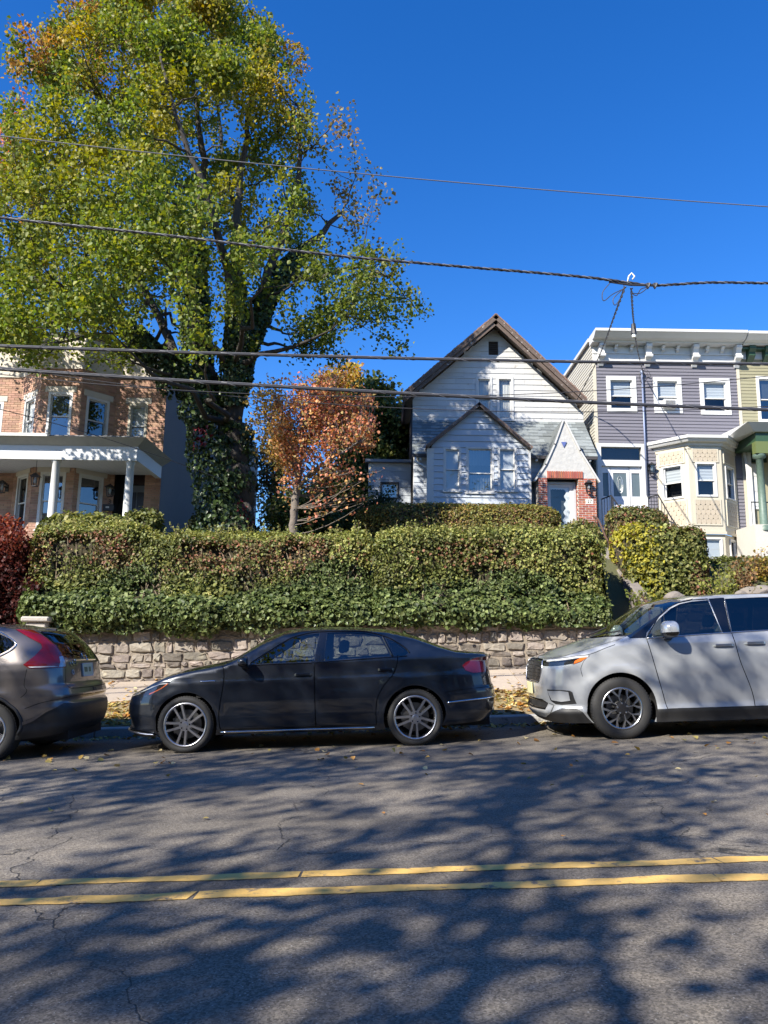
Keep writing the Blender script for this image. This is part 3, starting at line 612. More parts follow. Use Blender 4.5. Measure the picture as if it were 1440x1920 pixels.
# ------------------------------------------------------------------ hedges
m_core = mat('hedge_core', (.030, .026, .014), 1, c2=(.055, .045, .022), ns=9, namt=.2, bump=1, bs=18)
def hedge(name, label, x0, x1, prof, n, colf, sizef, seed=0, ends=(.25, .25), bump=.16, topf=None, m=None, core_in=.17, twigs=0, group=None, jit=.05, base=None, wave=0., shoots=0):
    """prof: (y, z) points from the front foot over the top to the back; leaves sit on a lumpy skin of that section swept along x"""
    PR = spline(prof, 8); cum = np.concatenate([[0], np.cumsum(np.linalg.norm(np.diff(PR, axis=0), axis=1))]); tot = cum[-1]
    t = thing(name, label, 'hedge', base or ((x0 + x1) / 2, prof[0][0] + .3, prof[0][1]), group)
    topf = topf or (lambda x: 0 * x)
    def sect(s): 
        y = np.interp(s, cum, PR[:, 0]); z = np.interp(s, cum, PR[:, 1]); e = 1e-2
        ty = np.interp(s + e, cum, PR[:, 0]) - np.interp(s - e, cum, PR[:, 0]); tz = np.interp(s + e, cum, PR[:, 1]) - np.interp(s - e, cum, PR[:, 1]); l = np.hypot(ty, tz) + 1e-9
        return y, z, -tz / l, ty / l
    zmin = PR[:, 1].min(); zmax = PR[:, 1].max(); yc = PR[:, 0].mean()
    def place(x, s, inset):
        y, z, ny, nz = sect(s); k = np.clip((z - zmin) / (zmax - zmin), 0, 1); z = z + topf(x) * k
        P = np.stack([x, y, z], 1); nb = vnoise(P, 1.6, seed) * .65 + vnoise(P, 4.2, seed + 1) * .35; lo = vnoise(np.stack([x, 0 * x, s * .8], 1), .75, seed + 2) - .5
        d = (nb - .5) * 2 * bump + lo * wave - inset
        ex0 = np.clip(1 - (x - x0) / ends[0], 0, 1); ex1 = np.clip(1 - (x1 - x) / ends[1], 0, 1); ed = np.maximum(ex0, ex1)
        sh = 1 - np.sqrt(np.clip(1 - ed ** 2, 0, 1)); P[:, 1] += ny * d; P[:, 2] += nz * d
        P[:, 1] = P[:, 1] + (yc - P[:, 1]) * sh * .9; P[:, 2] = P[:, 2] - np.clip(P[:, 2] - (zmin + .6 * (zmax - zmin)), 0, 9) * sh * .5
        return P, np.stack([ex1 - ex0, ny * (1 - ed), nz * (1 - ed)], 1)
    # dark woody core
    nx = max(10, int((x1 - x0) / .12)); ns_ = 26; X = np.linspace(x0 + .06, x1 - .06, nx); Sg = np.linspace(0, tot, ns_)
    G = np.concatenate([place(X, np.full(nx, s), core_in)[0] for s in Sg])
    fs = [(j * nx + i, j * nx + i + 1, (j + 1) * nx + i + 1, (j + 1) * nx + i) for j in range(ns_ - 1) for i in range(nx - 1)]
    fs += [tuple(j * nx for j in range(ns_)), tuple(j * nx + nx - 1 for j in range(ns_))[::-1]]
    MB().add(G, fs).build('core', m_core, t, smooth=True)
    x = rng.uniform(x0, x1, n); s = rng.uniform(0, tot, n); P, O = place(x, s, rng.normal(.02, jit, n)); P += rng.normal(0, .02, P.shape)
    k = np.clip((sect(s)[1] - zmin) / (zmax - zmin), 0, 1); c, keep = colf(P, k, x, s / tot); sz_ = sizef(P, k)
    leaves('foliage', P[keep], (sz_ * rng.uniform(.5, 1.55, n))[keep], c[keep], m or M_PRIV, t, droop=.25, up=.25, out=O[keep] * .8)
    if shoots:
        Q = []; mt = MB()
        for _ in range(shoots):
            xx = random.uniform(x0 + .1, x1 - .1); s0 = random.uniform(.52, .9) * tot; b_, o_ = place(np.array([xx]), np.array([s0]), np.array([.03])); b_ = b_[0]; L_ = random.uniform(.08, .30); tip = b_ + np.array([random.gauss(0, .06), random.gauss(-.03, .05), L_]); mt.tube([Vector(b_), Vector((b_ + tip) / 2 + [random.gauss(0, .015), 0, 0]), Vector(tip)], [.004, .003, .002], 3); Q += [b_ + (tip - b_) * f for f in np.linspace(.2, 1.05, 9)]
        mt.build('shoot_stems', mat('hedge_twig', (.26, .20, .13), .9, c2=(.16, .12, .08), ns=20), t)['kind'] = 'stuff'
        Q = np.array(Q) + rng.normal(0, .018, (len(Q), 3)); leaves('shoots', Q, .05 * rng.uniform(.6, 1.3, len(Q)), pick(LIME, len(Q)) * rng.uniform(.6, 1.1, (len(Q), 1)), m or M_PRIV, t, droop=.1, up=.2)
    if twigs:
        mt = MB(); 
        for _ in range(twigs):
            xx = random.uniform(x0 + .2, x1 - .2); s0 = random.uniform(.18, .4) * tot; L_ = random.uniform(.35, .8); q = [place(np.array([xx + random.uniform(-.02, .02) + d * sl]), np.array([s0 + L_ * d]), np.array([.06 + random.uniform(-.03, .03)]))[0][0] for sl in (random.uniform(-.5, .5),) for d in (0, .35, .7, 1)]
            mt.tube([Vector(a) for a in q], [.012, .010, .008, .005], 4)
        mt.build('twigs', mat('hedge_twig', (.26, .20, .13), .9, c2=(.16, .12, .08), ns=20), t)['kind'] = 'stuff'
    return t
GREEN = [(.105, .125, .032), (.14, .15, .040), (.085, .10, .028), (.18, .18, .05)]; LIME = [(.25, .26, .075), (.21, .235, .065), (.29, .27, .08)]; BRN = [(.20, .12, .06), (.17, .13, .055), (.23, .10, .06), (.13, .12, .045)]
IVY = [(.08, .11, .034), (.11, .14, .045), (.16, .19, .065), (.05, .072, .023)]
def privet_cols(seed, ivy_to=.42, brown=1.0, lime=1.0):
    def f(P, k, x, s):
        n = len(P); c = pick(GREEN, n) * (.55 + .9 * vnoise(P, 2.1, seed + 9)[:, None]); nb = vnoise(P, 1.3, seed + 3)[:, None]; n2 = vnoise(P, .6, seed + 4)[:, None]
        b = np.clip((nb - .45) * 4, 0, 1) * brown * np.clip((k[:, None] - .45) * 6, 0, 1) * np.clip((.97 - k[:, None]) * 14, 0, 1); sel = rng.random((n, 1)) < b * .8; c = np.where(sel, pick(BRN, n), c)
        l = np.clip((k[:, None] - .90) * 12, 0, 1) * lime; sel = rng.random((n, 1)) < l * .75; c = np.where(sel, pick(LIME, n), c)
        l = np.clip((n2 - .55) * 6, 0, 1) * lime * .6; sel = rng.random((n, 1)) < l; c = np.where(sel, pick(LIME, n), c)
        iv = (k < ivy_to + (vnoise(P, .8, seed + 6) - .5) * .9 + (vnoise(P, 3, seed + 7) - .5) * .2); c = np.where(iv[:, None], pick(IVY, n), c)
        c = c * (.65 + .95 * rng.random((n, 1)))
        gaps = vnoise(P, 2.4, seed + 8); keep = ~((gaps < .37) & (k < .9)) | (rng.random(n) < .15)
        keep &= (rng.random(n) < np.where((k > .5) & (k < .86), .62, 1.))
        return c, keep
    return f
ivs = lambda P, k: np.where(k < .42, .070, .048)
pf = [(14.78, 1.66), (14.58, 1.76), (14.50, 1.92), (14.62, 2.12), (15.0, 2.35), (15.10, 2.75), (15.06, 3.2), (15.10, 3.44), (15.35, 3.55), (16.2, 3.56), (16.5, 3.2)]
XA0, XA1 = at(52, 1080, 15.1).x, at(698, 1080, 15.1).x; XB0, XB1 = at(700, 1080, 15.1).x, at(1138, 1080, 15.1).x
wz = lambda x: .028 * x
hedge('privet_hedge', 'long clipped hedge with ivy skirt and bare twigs, left of the dividing gap', XA0, XA1, pf, 66000, privet_cols(50), ivs, 51, (.35, .22), bump=.18, wave=.32, topf=lambda x: np.interp(x, [-7.1, -5.6, -4.6, -2.6, -1, 0], [.10, .08, -.05, -.07, -.06, -.02]), twigs=90, shoots=150, group='hedges along the wall')
pfb = [(y, z + .06) for y, z in pf]
hedge('privet_hedge', 'denser clipped hedge with ivy skirt, between the gap and the garden steps', XB0, XB1, pfb, 48000, privet_cols(60, .36, .6, .9), ivs, 61, (.2, .3), bump=.17, wave=.28, topf=lambda x: np.interp(x, [0, 1.5, 4.5], [-.08, -.03, .06]), twigs=30, shoots=90, group='hedges along the wall')
# ivy strands hanging over the wall face
for xa_, xb_, nm in ((XA0 + .25, XA1, 'left'), (XB0, XB1 - .1, 'right')):
    n = 2600; x = rng.uniform(xa_, xb_, n); dep = np.clip((vnoise(np.stack([x, 0 * x, 0 * x], 1), 2.3, 77) - .30) * 1.1, .04, 1) * (.34 if nm == 'left' else .30); z = wall_top(x) + .16 - rng.random(n) ** 1.3 * (dep + .14)
    P = np.stack([x + rng.normal(0, .03, n), 14.73 - rng.random(n) * .16, z], 1); c = pick(IVY, n) * (.5 + .8 * rng.random((n, 1)))
    hd = [o for o in bpy.data.objects if o.name.startswith('privet_hedge')][0 if nm == 'left' else 1]; leaves('hanging_ivy', P, .07 * rng.uniform(.7, 1.25, n), c, M_IVY, hd, droop=.6, up=.0, out=np.tile([0, -1., .2], (n, 1)))
# taller loose growth behind the left end
def simple_cols(pal, lime=.3, gap=.25, br=None, seed=3):
    def f(P, k, x, s):
        n = len(P); c = pick(pal, n); sel = rng.random((n, 1)) < lime * np.clip((vnoise(P, 1.2, seed)[:, None] - .35) * 3, 0, 1); c = np.where(sel, pick(LIME, n), c)
        if br is not None: sel = rng.random((n, 1)) < br * np.clip((vnoise(P, 1.5, seed + 1)[:, None] - .4) * 4, 0, 1); c = np.where(sel, pick(BRN, n), c)
        return c * (.6 + .7 * rng.random((n, 1))), (vnoise(P, 3, seed + 2) > gap) | (rng.random(n) < .3)
    return f
x0, x1 = at(75, 985, 16.8).x, at(262, 985, 16.8).x; zt = at(170, 974, 16.8).z
hedge('laurel_hedge', 'taller loose bright green shrub behind the left end of the long hedge', x0, x1, [(16.3, 2.6), (16.25, 3.2), (16.4, zt - .15), (16.8, zt), (17.3, zt - .1), (17.5, 3)], 7000, simple_cols(GREEN, .8), lambda P, k: .09, 71, (.5, .6), .14)
x0, x1 = at(232, 975, 18.5).x, at(305, 975, 18.5).x; zt = at(268, 964, 18.5).z
hedge('azalea_shrub', 'small dark rounded shrub beside the porch corner', x0, x1, [(18.1, 3.1), (18.0, 3.6), (18.3, zt - .05), (18.8, zt), (19.2, 3.4)], 2600, simple_cols(GREEN, .2), lambda P, k: .08, 72, (.4, .4), .12)
x0, x1 = at(355, 985, 20.3).x, at(405, 985, 20.3).x; zt = at(380, 965, 20.3).z
hedge('boxwood_shrub', 'dark shrub against the grey side wall left of the ivy trunk', x0, x1, [(20.0, 3.2), (19.9, 3.9), (20.2, zt - .05), (20.6, zt), (21, 3.4)], 2000, simple_cols([(.05, .06, .025), (.07, .08, .03)], .05), lambda P, k: .08, 73, (.35, .35), .1)
# domed yew in front of the bay
x0, x1 = at(668, 985, 19.2).x, at(1058, 985, 19.2).x; zt = at(860, 949, 19.8).z; zb = 3.35
YW = [(.15, .15, .034), (.19, .18, .038), (.13, .13, .03), (.24, .20, .045), (.28, .18, .05)]
hedge('yew_hedge', 'long smooth-domed yew hedge in front of the white house', x0, x1, [(19.0, zb), (18.9, zb + .45), (18.98, zt - .42), (19.2, zt - .12), (19.7, zt), (20.4, zt - .05), (20.9, zt - .5), (21, zb)], 42000, simple_cols(YW, .12, .08, .35, 80), lambda P, k: .048, 81, (1.0, .55), .05, jit=.025, core_in=.07)
x0, x1 = at(1052, 995, 18.6).x, at(1124, 995, 18.6).x; zt = at(1090, 984, 18.6).z
hedge('privet_shrub', 'low shrub under the brick door pier, left of the handrail', x0, x1, [(18.3, 3.2), (18.25, zt - .4), (18.4, zt - .1), (18.8, zt), (19.1, 3.3)], 3000, simple_cols(GREEN, .3, .2, .3), lambda P, k: .06, 85, (.4, .3), .08)
x0, x1 = at(1143, 980, 18.9).x, at(1252, 980, 18.9).x; zt = at(1195, 960, 19.2).z
hedge('upper_hedge', 'upper rounded hedge block below the purple house door', x0, x1, [(18.7, 3.1), (18.6, 3.7), (18.62, zt - .3), (18.85, zt - .03), (19.6, zt), (20, 3.4)], 9000, simple_cols(GREEN, .6, .2, .5, 90), lambda P, k: .06, 91, (.35, .4), .09)
x0, x1 = at(1166, 1050, 16.4).x, at(1326, 1050, 16.4).x; zt = at(1240, 996, 16.7).z
hedge('lower_hedge', 'lower square hedge block with yellow patch, right of the steps', x0, x1, [(16.15, 1.9), (16.05, 2.5), (16.1, 3.1), (16.15, zt - .15), (16.4, zt), (17.6, zt + .02), (17.9, 2.6)], 20000,
      lambda P, k, x, s: ((lambda c, kp: (np.where(((rng.random((len(P), 1)) < .75 * np.clip((vnoise(P, 1.3, 95)[:, None] - .3) * 4, 0, 1) * np.clip((5.95 - x[:, None]) * 2, 0, 1))), np.array([(.42, .38, .05)]) * rng.uniform(.6, 1.1, (len(P), 1)), c), kp))(*simple_cols(GREEN, .35, .22, .75, 92)(P, k, x, s))), lambda P, k: .062, 93, (.3, .35), .10, twigs=14)
# weeds along the rubble wall
for i, (u, v, y, w_, h_, pal, lab) in enumerate(((1362, 1108, 15.5, .55, .75, [(.30, .30, .07), (.24, .27, .06)], 'yellow-green weeds in front of the bay basement window'), (1395, 1100, 15.6, .25, .8, [(.30, .17, .08), (.24, .14, .07)], 'rusty brown weed stems beside the white corner post'),
        (1425, 1068, 16.6, .42, .62, [(.42, .34, .07), (.36, .22, .07)], 'yellow leafed bush below the grey stucco base'), (1210, 1128, 15.35, .35, .45, [(.26, .27, .06), (.18, .22, .05)], 'tuft of weeds at the head of the cheek wall'))):
    c = at(u, v, y); t = thing('weed_clump', lab, 'plant', (c.x, c.y, c.z - h_ * .3)); st = MB(); tips = []
    for k in range(26):
        q = Vector((c.x + random.gauss(0, w_ * .45), c.y + random.gauss(0, .15), c.z - .2 + h_ * random.uniform(.3, 1))); b_ = Vector((c.x + random.gauss(0, w_ * .25), c.y, c.z - .45)); st.tube([b_, (b_ + q) / 2 + Vector((random.gauss(0, .04), 0, .05)), q], [.008, .006, .003], 4); tips += [np.array(b_ + (q - b_) * s_) for s_ in np.linspace(.35, 1.02, 24)]
    st.build('stems', mat('weed_stem', (.2, .16, .08), .9), t); P = np.array(tips) + rng.normal(0, .05, (len(tips), 3)); leaves('foliage', P, .06 * rng.uniform(.6, 1.3, len(P)), pick(pal, len(P)) * rng.uniform(.6, 1.3, (len(P), 1)), M_LEAF, t)
# low ground cover on the open slopes
n = 26000; X = np.concatenate([rng.uniform(-18, -7.6, n // 2), rng.uniform(5.5, 17, n // 2)]); Y_ = rng.uniform(15.25, 20.5, n); Z = np.array([gz(a, b_) for a, b_ in zip(X, Y_)])
P = np.stack([X, Y_, Z + rng.uniform(.03, .16, n) * (.4 + 1.2 * vnoise(np.stack([X, Y_, 0 * X], 1), 1.2, 99))], 1); kp = vnoise(P, .9, 98) > .30
o = leaves('ground_cover', P[kp], .10 * rng.uniform(.5, 1.3, kp.sum()), (pick(GREEN, n) * (.6 + .7 * rng.random((n, 1))))[kp], M_PRIV, up=.9)
setp(o, 'low leafy ground cover on the garden slope beside the hedges', 'ground cover', kind='stuff')
# ------------------------------------------------------------------ building kit
class FR:
    "a wall's own axes: a along the wall, d out of it, z up"
    def __init__(s, O, ex=(1, 0, 0), en=(0, -1, 0)): s.O = Vector(O); s.ex = Vector(ex).normalized(); s.en = Vector(en).normalized()
    def __call__(s, a, d, z): return s.O + s.ex * a + s.en * d + Vector((0, 0, z))
def front(Y): return FR((0, Y, 0))
def facet(p, q):
    "vertical wall from plan point p to q (seen left to right); returns frame and length"
    p, q = Vector((p[0], p[1], 0)), Vector((q[0], q[1], 0)); ex = (q - p).normalized(); return FR(p, ex, (ex.y, -ex.x, 0)), (q - p).length
class FB(MB):
    def __init__(s, fr): super().__init__(); s.fr = fr
    def add(s, vs, fs): return super().add([s.fr(*p) for p in vs], fs)
def inpoly(x, y, P):
    r = False; n = len(P)
    for i in range(n):
        x1, y1 = P[i]; x2, y2 = P[i - 1]
        if (y1 > y) != (y2 > y) and x < (x2 - x1) * (y - y1) / (y2 - y1) + x1: r = not r
    return r
def inpoly_np(Q, P):
    Q = np.asarray(Q, float); P = np.asarray(P, float); r = np.zeros(len(Q), bool); A, B_ = P, np.roll(P, 1, 0)
    for (x1, y1), (x2, y2) in zip(A, B_):
        if y1 == y2: continue
        c = (y1 > Q[:, 1]) != (y2 > Q[:, 1]); r ^= c & (Q[:, 0] < (x2 - x1) * (Q[:, 1] - y1) / (y2 - y1) + x1)
    return r
def hole_poly(h): return [(h[0], h[2]), (h[1], h[2]), (h[1], h[3]), (h[0], h[3])]
def slab(fr, outline, holes, d0, d1):
    "a wall sheet with openings; holes are (a0,a1,z0,z1)"
    V = []; E = []
    for poly in [outline] + [hole_poly(h) for h in holes]:
        k = len(V); V += [Vector(p) for p in poly]; E += [(k + i, k + (i + 1) % len(poly)) for i in range(len(poly))]
    ov, oe, of, *_ = delaunay_2d_cdt(V, E, [], 0, 1e-6); keep = []
    for f in of:
        c = sum((ov[i] for i in f), Vector((0, 0))) / len(f)
        if inpoly(c.x, c.y, outline) and not any(h[0] < c.x < h[1] and h[2] < c.y < h[3] for h in holes): keep.append(list(f))
    cnt = {}
    for f in keep:
        for i in range(len(f)): e = (f[i - 1], f[i]); cnt[e] = cnt.get(e, 0) + 1
    n = len(ov); fb = FB(fr); fs = [tuple(f) for f in keep] + [tuple(i + n for i in f[::-1]) for f in keep]
    fs += [(a, b_, b_ + n, a + n) for (a, b_) in cnt if (b_, a) not in cnt]
    fb.add([(p.x, d1, p.y) for p in ov] + [(p.x, d0, p.y) for p in ov], fs); return fb
def span(outline, z):
    xs = []
    for i in range(len(outline)):
        (x1, z1), (x2, z2) = outline[i], outline[i - 1]
        if (z1 > z) != (z2 > z): xs.append((x2 - x1) * (z - z1) / (z2 - z1) + x1)
    return (min(xs), max(xs)) if len(xs) >= 2 else None
def siding(fr, parent, outline, holes, course, m, name='siding_board', out=.018, width=None, gap=.0025, z0=None):
    "one object per board (or shingle of the given width)"
    zs = [p[1] for p in outline]; z = min(zs) if z0 is None else z0; row = 0
    while z < max(zs) - .01:
        zt_ = min(z + course, max(zs)); cuts = sorted({z, zt_} | {q for h in holes for q in (h[2], h[3]) if z + .012 < q < zt_ - .012})
        for a_, b_ in zip(cuts[:-1], cuts[1:]):
            lo, hi = span(outline, a_ + 1e-4), span(outline, b_ - 1e-4)
            if lo is None: continue
            if hi is None: hi = ((lo[0] + lo[1]) / 2,) * 2
            segs = [(lo[0], lo[1])]
            for h in holes:
                if h[2] < (a_ + b_) / 2 < h[3]:
                    ns = []
                    for s0, s1 in segs:
                        if h[1] <= s0 or h[0] >= s1: ns.append((s0, s1)); continue
                        if h[0] > s0: ns.append((s0, h[0]))
                        if h[1] < s1: ns.append((h[1], s1))
                    segs = ns
            if width:
                ns = []
                for s0, s1 in segs:
                    k = math.floor((s0 - (row % 2) * width / 2) / width); x = k * width + (row % 2) * width / 2
                    while x < s1:
                        if min(x + width, s1) - max(x, s0) > .02: ns.append((max(x, s0), min(x + width, s1)))
                        x += width
                segs = ns
            for s0, s1 in segs:
                if s1 - s0 < .02: continue
                t0, t1 = max(s0, hi[0] if s0 <= lo[0] + 1e-6 else s0), min(s1, hi[1] if s1 >= lo[1] - 1e-6 else s1)
                t0 = min(t0, t1); f0 = (a_ - z) / course; f1 = (b_ - z) / course; o0 = out * (1 - f0) + .003; o1 = out * (1 - f1) + .003
                j = random.uniform(-.0025, .0025) if width else 0; zb = a_ + (j if width else 0)
                fb = FB(fr); fb.hull8([(s0 + gap, 0, zb), (s1 - gap, 0, zb), (s1 - gap, o0, zb), (s0 + gap, o0, zb)], [(t0 + gap, 0, b_), (t1 - gap, 0, b_), (t1 - gap, o1, b_), (t0 + gap, o1, b_)])
                fb.build(name, m, parent, recalc=True)
        z += course; row += 1
M_PANE = glass_mat('window_glass', (.86, .89, .90), .95, extra=.02)
M_PANEB = glass_mat('window_glass_sky', (.5, .55, .58), .6, extra=.12)
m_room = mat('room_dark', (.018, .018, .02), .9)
m_white = mat('white_paint', (.62, .62, .605), .5, c2=(.55, .55, .535), ns=3, namt=.3, bump=.05)
m_cream = mat('cream_paint', (.52, .475, .375), .55, c2=(.47, .43, .335), ns=3, namt=.3)
m_blind = mat('blind', (.50, .52, .54), .7)
m_curt = mat('curtain', (.70, .68, .63), .9, c2=(.55, .53, .49), ns=14, stretch=(1, 1, .05))
def window(fr, parent, a0, a1, z0, z1, cw=.09, trim=None, cov=('blind', .5), out=.035, sill=True, rail=.5, sash=.035, pane=None, back=.45, sashm=None, single=False, name='window'):
    """double-hung window; a0..z1 is the outside of the casing. Part 'window' is the casing, with sash, pane, covering, room as sub-parts"""
    trim = trim or m_white; sashm = sashm or m_white; pane = pane or M_PANE
    b0, b1, c0, c1 = a0 + cw, a1 - cw, z0 + cw, z1 - cw
    fb = FB(fr); fb.box(a0, b0, -.09, out, z0, z1).box(b1, a1, -.09, out, z0, z1).box(b0, b1, -.09, out, c1, z1 + .001).box(b0, b1, -.09, out, z0, c0)
    if sill: fb.box(a0 - .03, a1 + .03, .0, out + .05, z0 - .045, z0 + .012)
    w = fb.build(name, trim, parent)
    zm = c0 + (c1 - c0) * rail; parts = [(c0, c1, -.04)] if single else [(zm - .015, c1, -.035), (c0, zm + .02, -.07)]
    for k, (s0, s1, d) in enumerate(parts):
        q = FB(fr); q.box(b0, b0 + sash, d - .03, d, s0, s1).box(b1 - sash, b1, d - .03, d, s0, s1).box(b0 + sash, b1 - sash, d - .03, d + .002, s1 - sash, s1).box(b0 + sash, b1 - sash, d - .03, d + .002, s0, s0 + sash)
        q.build('sash', sashm, w)
        q = FB(fr); q.add([(b0 + sash - .005, d - .018, s0 + sash - .005), (b1 - sash + .005, d - .016, s0 + sash - .005), (b1 - sash + .005, d - .018 + random.uniform(-.004, .004), s1 - sash + .005), (b0 + sash - .005, d - .018 + random.uniform(-.004, .004), s1 - sash + .005)], [(0, 1, 2, 3)])
        q.build('pane', pane, w, recalc=False)
    kind, frac = cov
    zc = c1 - (c1 - c0) * frac
    if kind == 'blind' and frac > 0:
        n = max(3, int((c1 - zc) / .05)); vs = []
        for i in range(n + 1):
            z = c1 - (c1 - zc) * i / n; vs += [(b0, -.108 - .010 * (i % 2), z), (b1, -.108 - .010 * (i % 2), z)]
        FB(fr).add(vs, [(2 * i, 2 * i + 1, 2 * i + 3, 2 * i + 2) for i in range(n)]).build('blind', m_blind, w, recalc=False)
    elif kind == 'shade': FB(fr).box(b0, b1, -.115, -.106, zc, c1).build('roller_shade', m_blind, w)
    elif kind == 'curtain':
        n = 24; vs = []
        for i in range(n + 1):
            a = b0 + (b1 - b0) * i / n; d = -.122 - .014 * math.sin(i * 2.1); vs += [(a, d, zc), (a, d, c1)]
        FB(fr).add(vs, [(2 * i, 2 * i + 1, 2 * i + 3, 2 * i + 2) for i in range(n)]).build('curtain', m_curt, w, recalc=False)
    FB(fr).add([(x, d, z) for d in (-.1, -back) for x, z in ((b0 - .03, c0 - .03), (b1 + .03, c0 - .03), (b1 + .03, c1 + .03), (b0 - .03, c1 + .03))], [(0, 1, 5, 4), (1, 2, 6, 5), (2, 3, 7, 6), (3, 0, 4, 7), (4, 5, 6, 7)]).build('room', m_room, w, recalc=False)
    return w, (a0 + .01, a1 - .01, z0 + .01, z1 - .01)
def bricks(fr, a0, a1, z0, z1, holes, parent, m, bl=.215, bh=.072, j=.010, name='bricks', d=.012):
    "the courses of one wall face, real bricks joined into one part (far too many and small to pick apart)"
    fb = FB(fr); z = z0; row = 0
    while z < z1 - .02:
        zt_ = min(z + bh - j, z1); x = a0 - (row % 2) * bl / 2
        while x < a1:
            s0, s1 = max(x, a0), min(x + bl - j, a1); mz = (z + zt_) / 2; x += bl
            for h in holes:
                if h[2] < mz < h[3]:
                    if s0 >= h[0] and s1 <= h[1]: s1 = s0; break
                    if s0 < h[0] < s1: s1 = h[0]
                    elif s0 < h[1] < s1: s0 = h[1]
            if s1 - s0 < .03: continue
            dd = d + random.uniform(-.003, .003)
            fb.add([(s0, 0, z), (s1, 0, z), (s1, 0, zt_), (s0, 0, zt_), (s0, dd, z), (s1, dd, z), (s1, dd, zt_), (s0, dd, zt_)], [(4, 5, 6, 7), (0, 1, 5, 4), (1, 2, 6, 5), (2, 3, 7, 6), (3, 0, 4, 7)])
        z += bh; row += 1
    o = fb.build(name, m, parent, recalc=False); o['kind'] = 'stuff'; return o
def text(s, size, fr, a, d, z, m, parent, name='house_number', ext=.004):
    cu = bpy.data.curves.new(name, 'FONT'); cu.body = s; cu.size = size; cu.extrude = ext; cu.align_x = 'CENTER'; cu.align_y = 'CENTER'
    tmp = bpy.data.objects.new(name + '_t', cu); COL.objects.link(tmp); dg = bpy.context.evaluated_depsgraph_get(); me = bpy.data.meshes.new_from_object(tmp.evaluated_get(dg)); bpy.data.objects.remove(tmp); bpy.data.curves.remove(cu)
    org = ORIG.get(parent, Vector())
    for v in me.vertices:
        p = fr(a + v.co.x, d + v.co.z, z + v.co.y) - org if fr else v.co; v.co = p
    me.materials.clear(); me.materials.append(m); return link(name, me, parent)
def roof_slab(parent, name, quad, thick, m):
    "quad: 4 points of the upper surface"
    q = [Vector(p) for p in quad]; n = (q[1] - q[0]).cross(q[3] - q[0]).normalized()
    if n.z < 0: n = -n
    return MB().hull8([p - n * thick for p in q], q).build(name, m, parent)
def shingles(parent, quad, nrow, tw, m, name='shingle', lift0=.016, skip=None):
    "quad: eave-left, eave-right, ridge-right, ridge-left. One object per tab"
    a, b_, c, d = [Vector(p) for p in quad]; n = (b_ - a).cross(d - a).normalized()
    if n.z < 0: n = -n
    for r in range(nrow):
        t0, t1 = r / nrow, (r + 1.06) / nrow; l0, r0 = a.lerp(d, t0), b_.lerp(c, t0); l1, r1 = a.lerp(d, min(t1, 1)), b_.lerp(c, min(t1, 1)); L_ = (r0 - l0).length; k = max(1, round(L_ / tw)); off = (r % 2) * .5; gp = .0025 / L_
        for i in range(-1, k + 1):
            u0, u1 = max(0, (i + off) / k + gp), min(1, (i + 1 + off) / k - gp)
            if u1 - u0 < .01: continue
            p = [l0.lerp(r0, u0), l0.lerp(r0, u1), l1.lerp(r1, u1), l1.lerp(r1, u0)]; cen = sum(p, Vector()) / 4
            if skip and skip(cen): continue
            jj = random.uniform(-.012, .006); lift = lift0 * random.uniform(.6, 1.7); dn = (a - d).normalized() * -jj
            top = [p[0] + n * lift - dn, p[1] + n * lift - dn, p[2] + n * .003, p[3] + n * .003]
            MB().hull8(p, top).build(name, m, parent)
# ------------------------------------------------------------------ brick house at the left
m_brick = mat('orange_brick', (.36, .205, .140), .85, c2=(.44, .275, .195), ns=6, namt=.3, isl=.22, bump=.3, bs=60)
m_bmort = mat('brick_mortar', (.40, .33, .26), .95)
m_stucco = mat('buff_stucco', (.56, .50, .41), .9, c2=(.64, .58, .48), ns=1.5, namt=.3, bump=.3, bs=50)
m_grey = mat('grey_stucco', (.13, .14, .155), .9, c2=(.165, .17, .18), ns=.8, namt=.3, bump=.3, bs=30)
m_lint = mat('lintel_stone', (.60, .55, .46), .85, c2=(.52, .47, .40), ns=5)
m_dkcap = mat('dark_coping', (.05, .05, .055), .7)
BY, BYF = 22.7, 21.85
bc = at(311, 760, BY).x                                   # right front corner
bh = thing('brick_house', 'orange brick rowhouse with angled bay and white front porch', 'house', (bc - 3, BY + 4, 3.3))
xa, xb = at(149, 780, BYF).x, at(73, 780, BYF).x; xr_, xl_ = at(215, 780, BY).x, at(38, 780, BY).x
zb0, zbt = 3.2, at(262, 712, BY).z; zst = at(262, 652, BY).z
plan = [(-14.5, BY), (xl_, BY), (xb, BYF), (xa, BYF), (xr_, BY), (bc, BY)]
wz1, wz0 = at(262, 757, BY).z, at(262, 826, BY).z - .25; lz1, lz0 = at(160, 886, BYF).z, at(160, 985, BYF).z - .15
faces = []
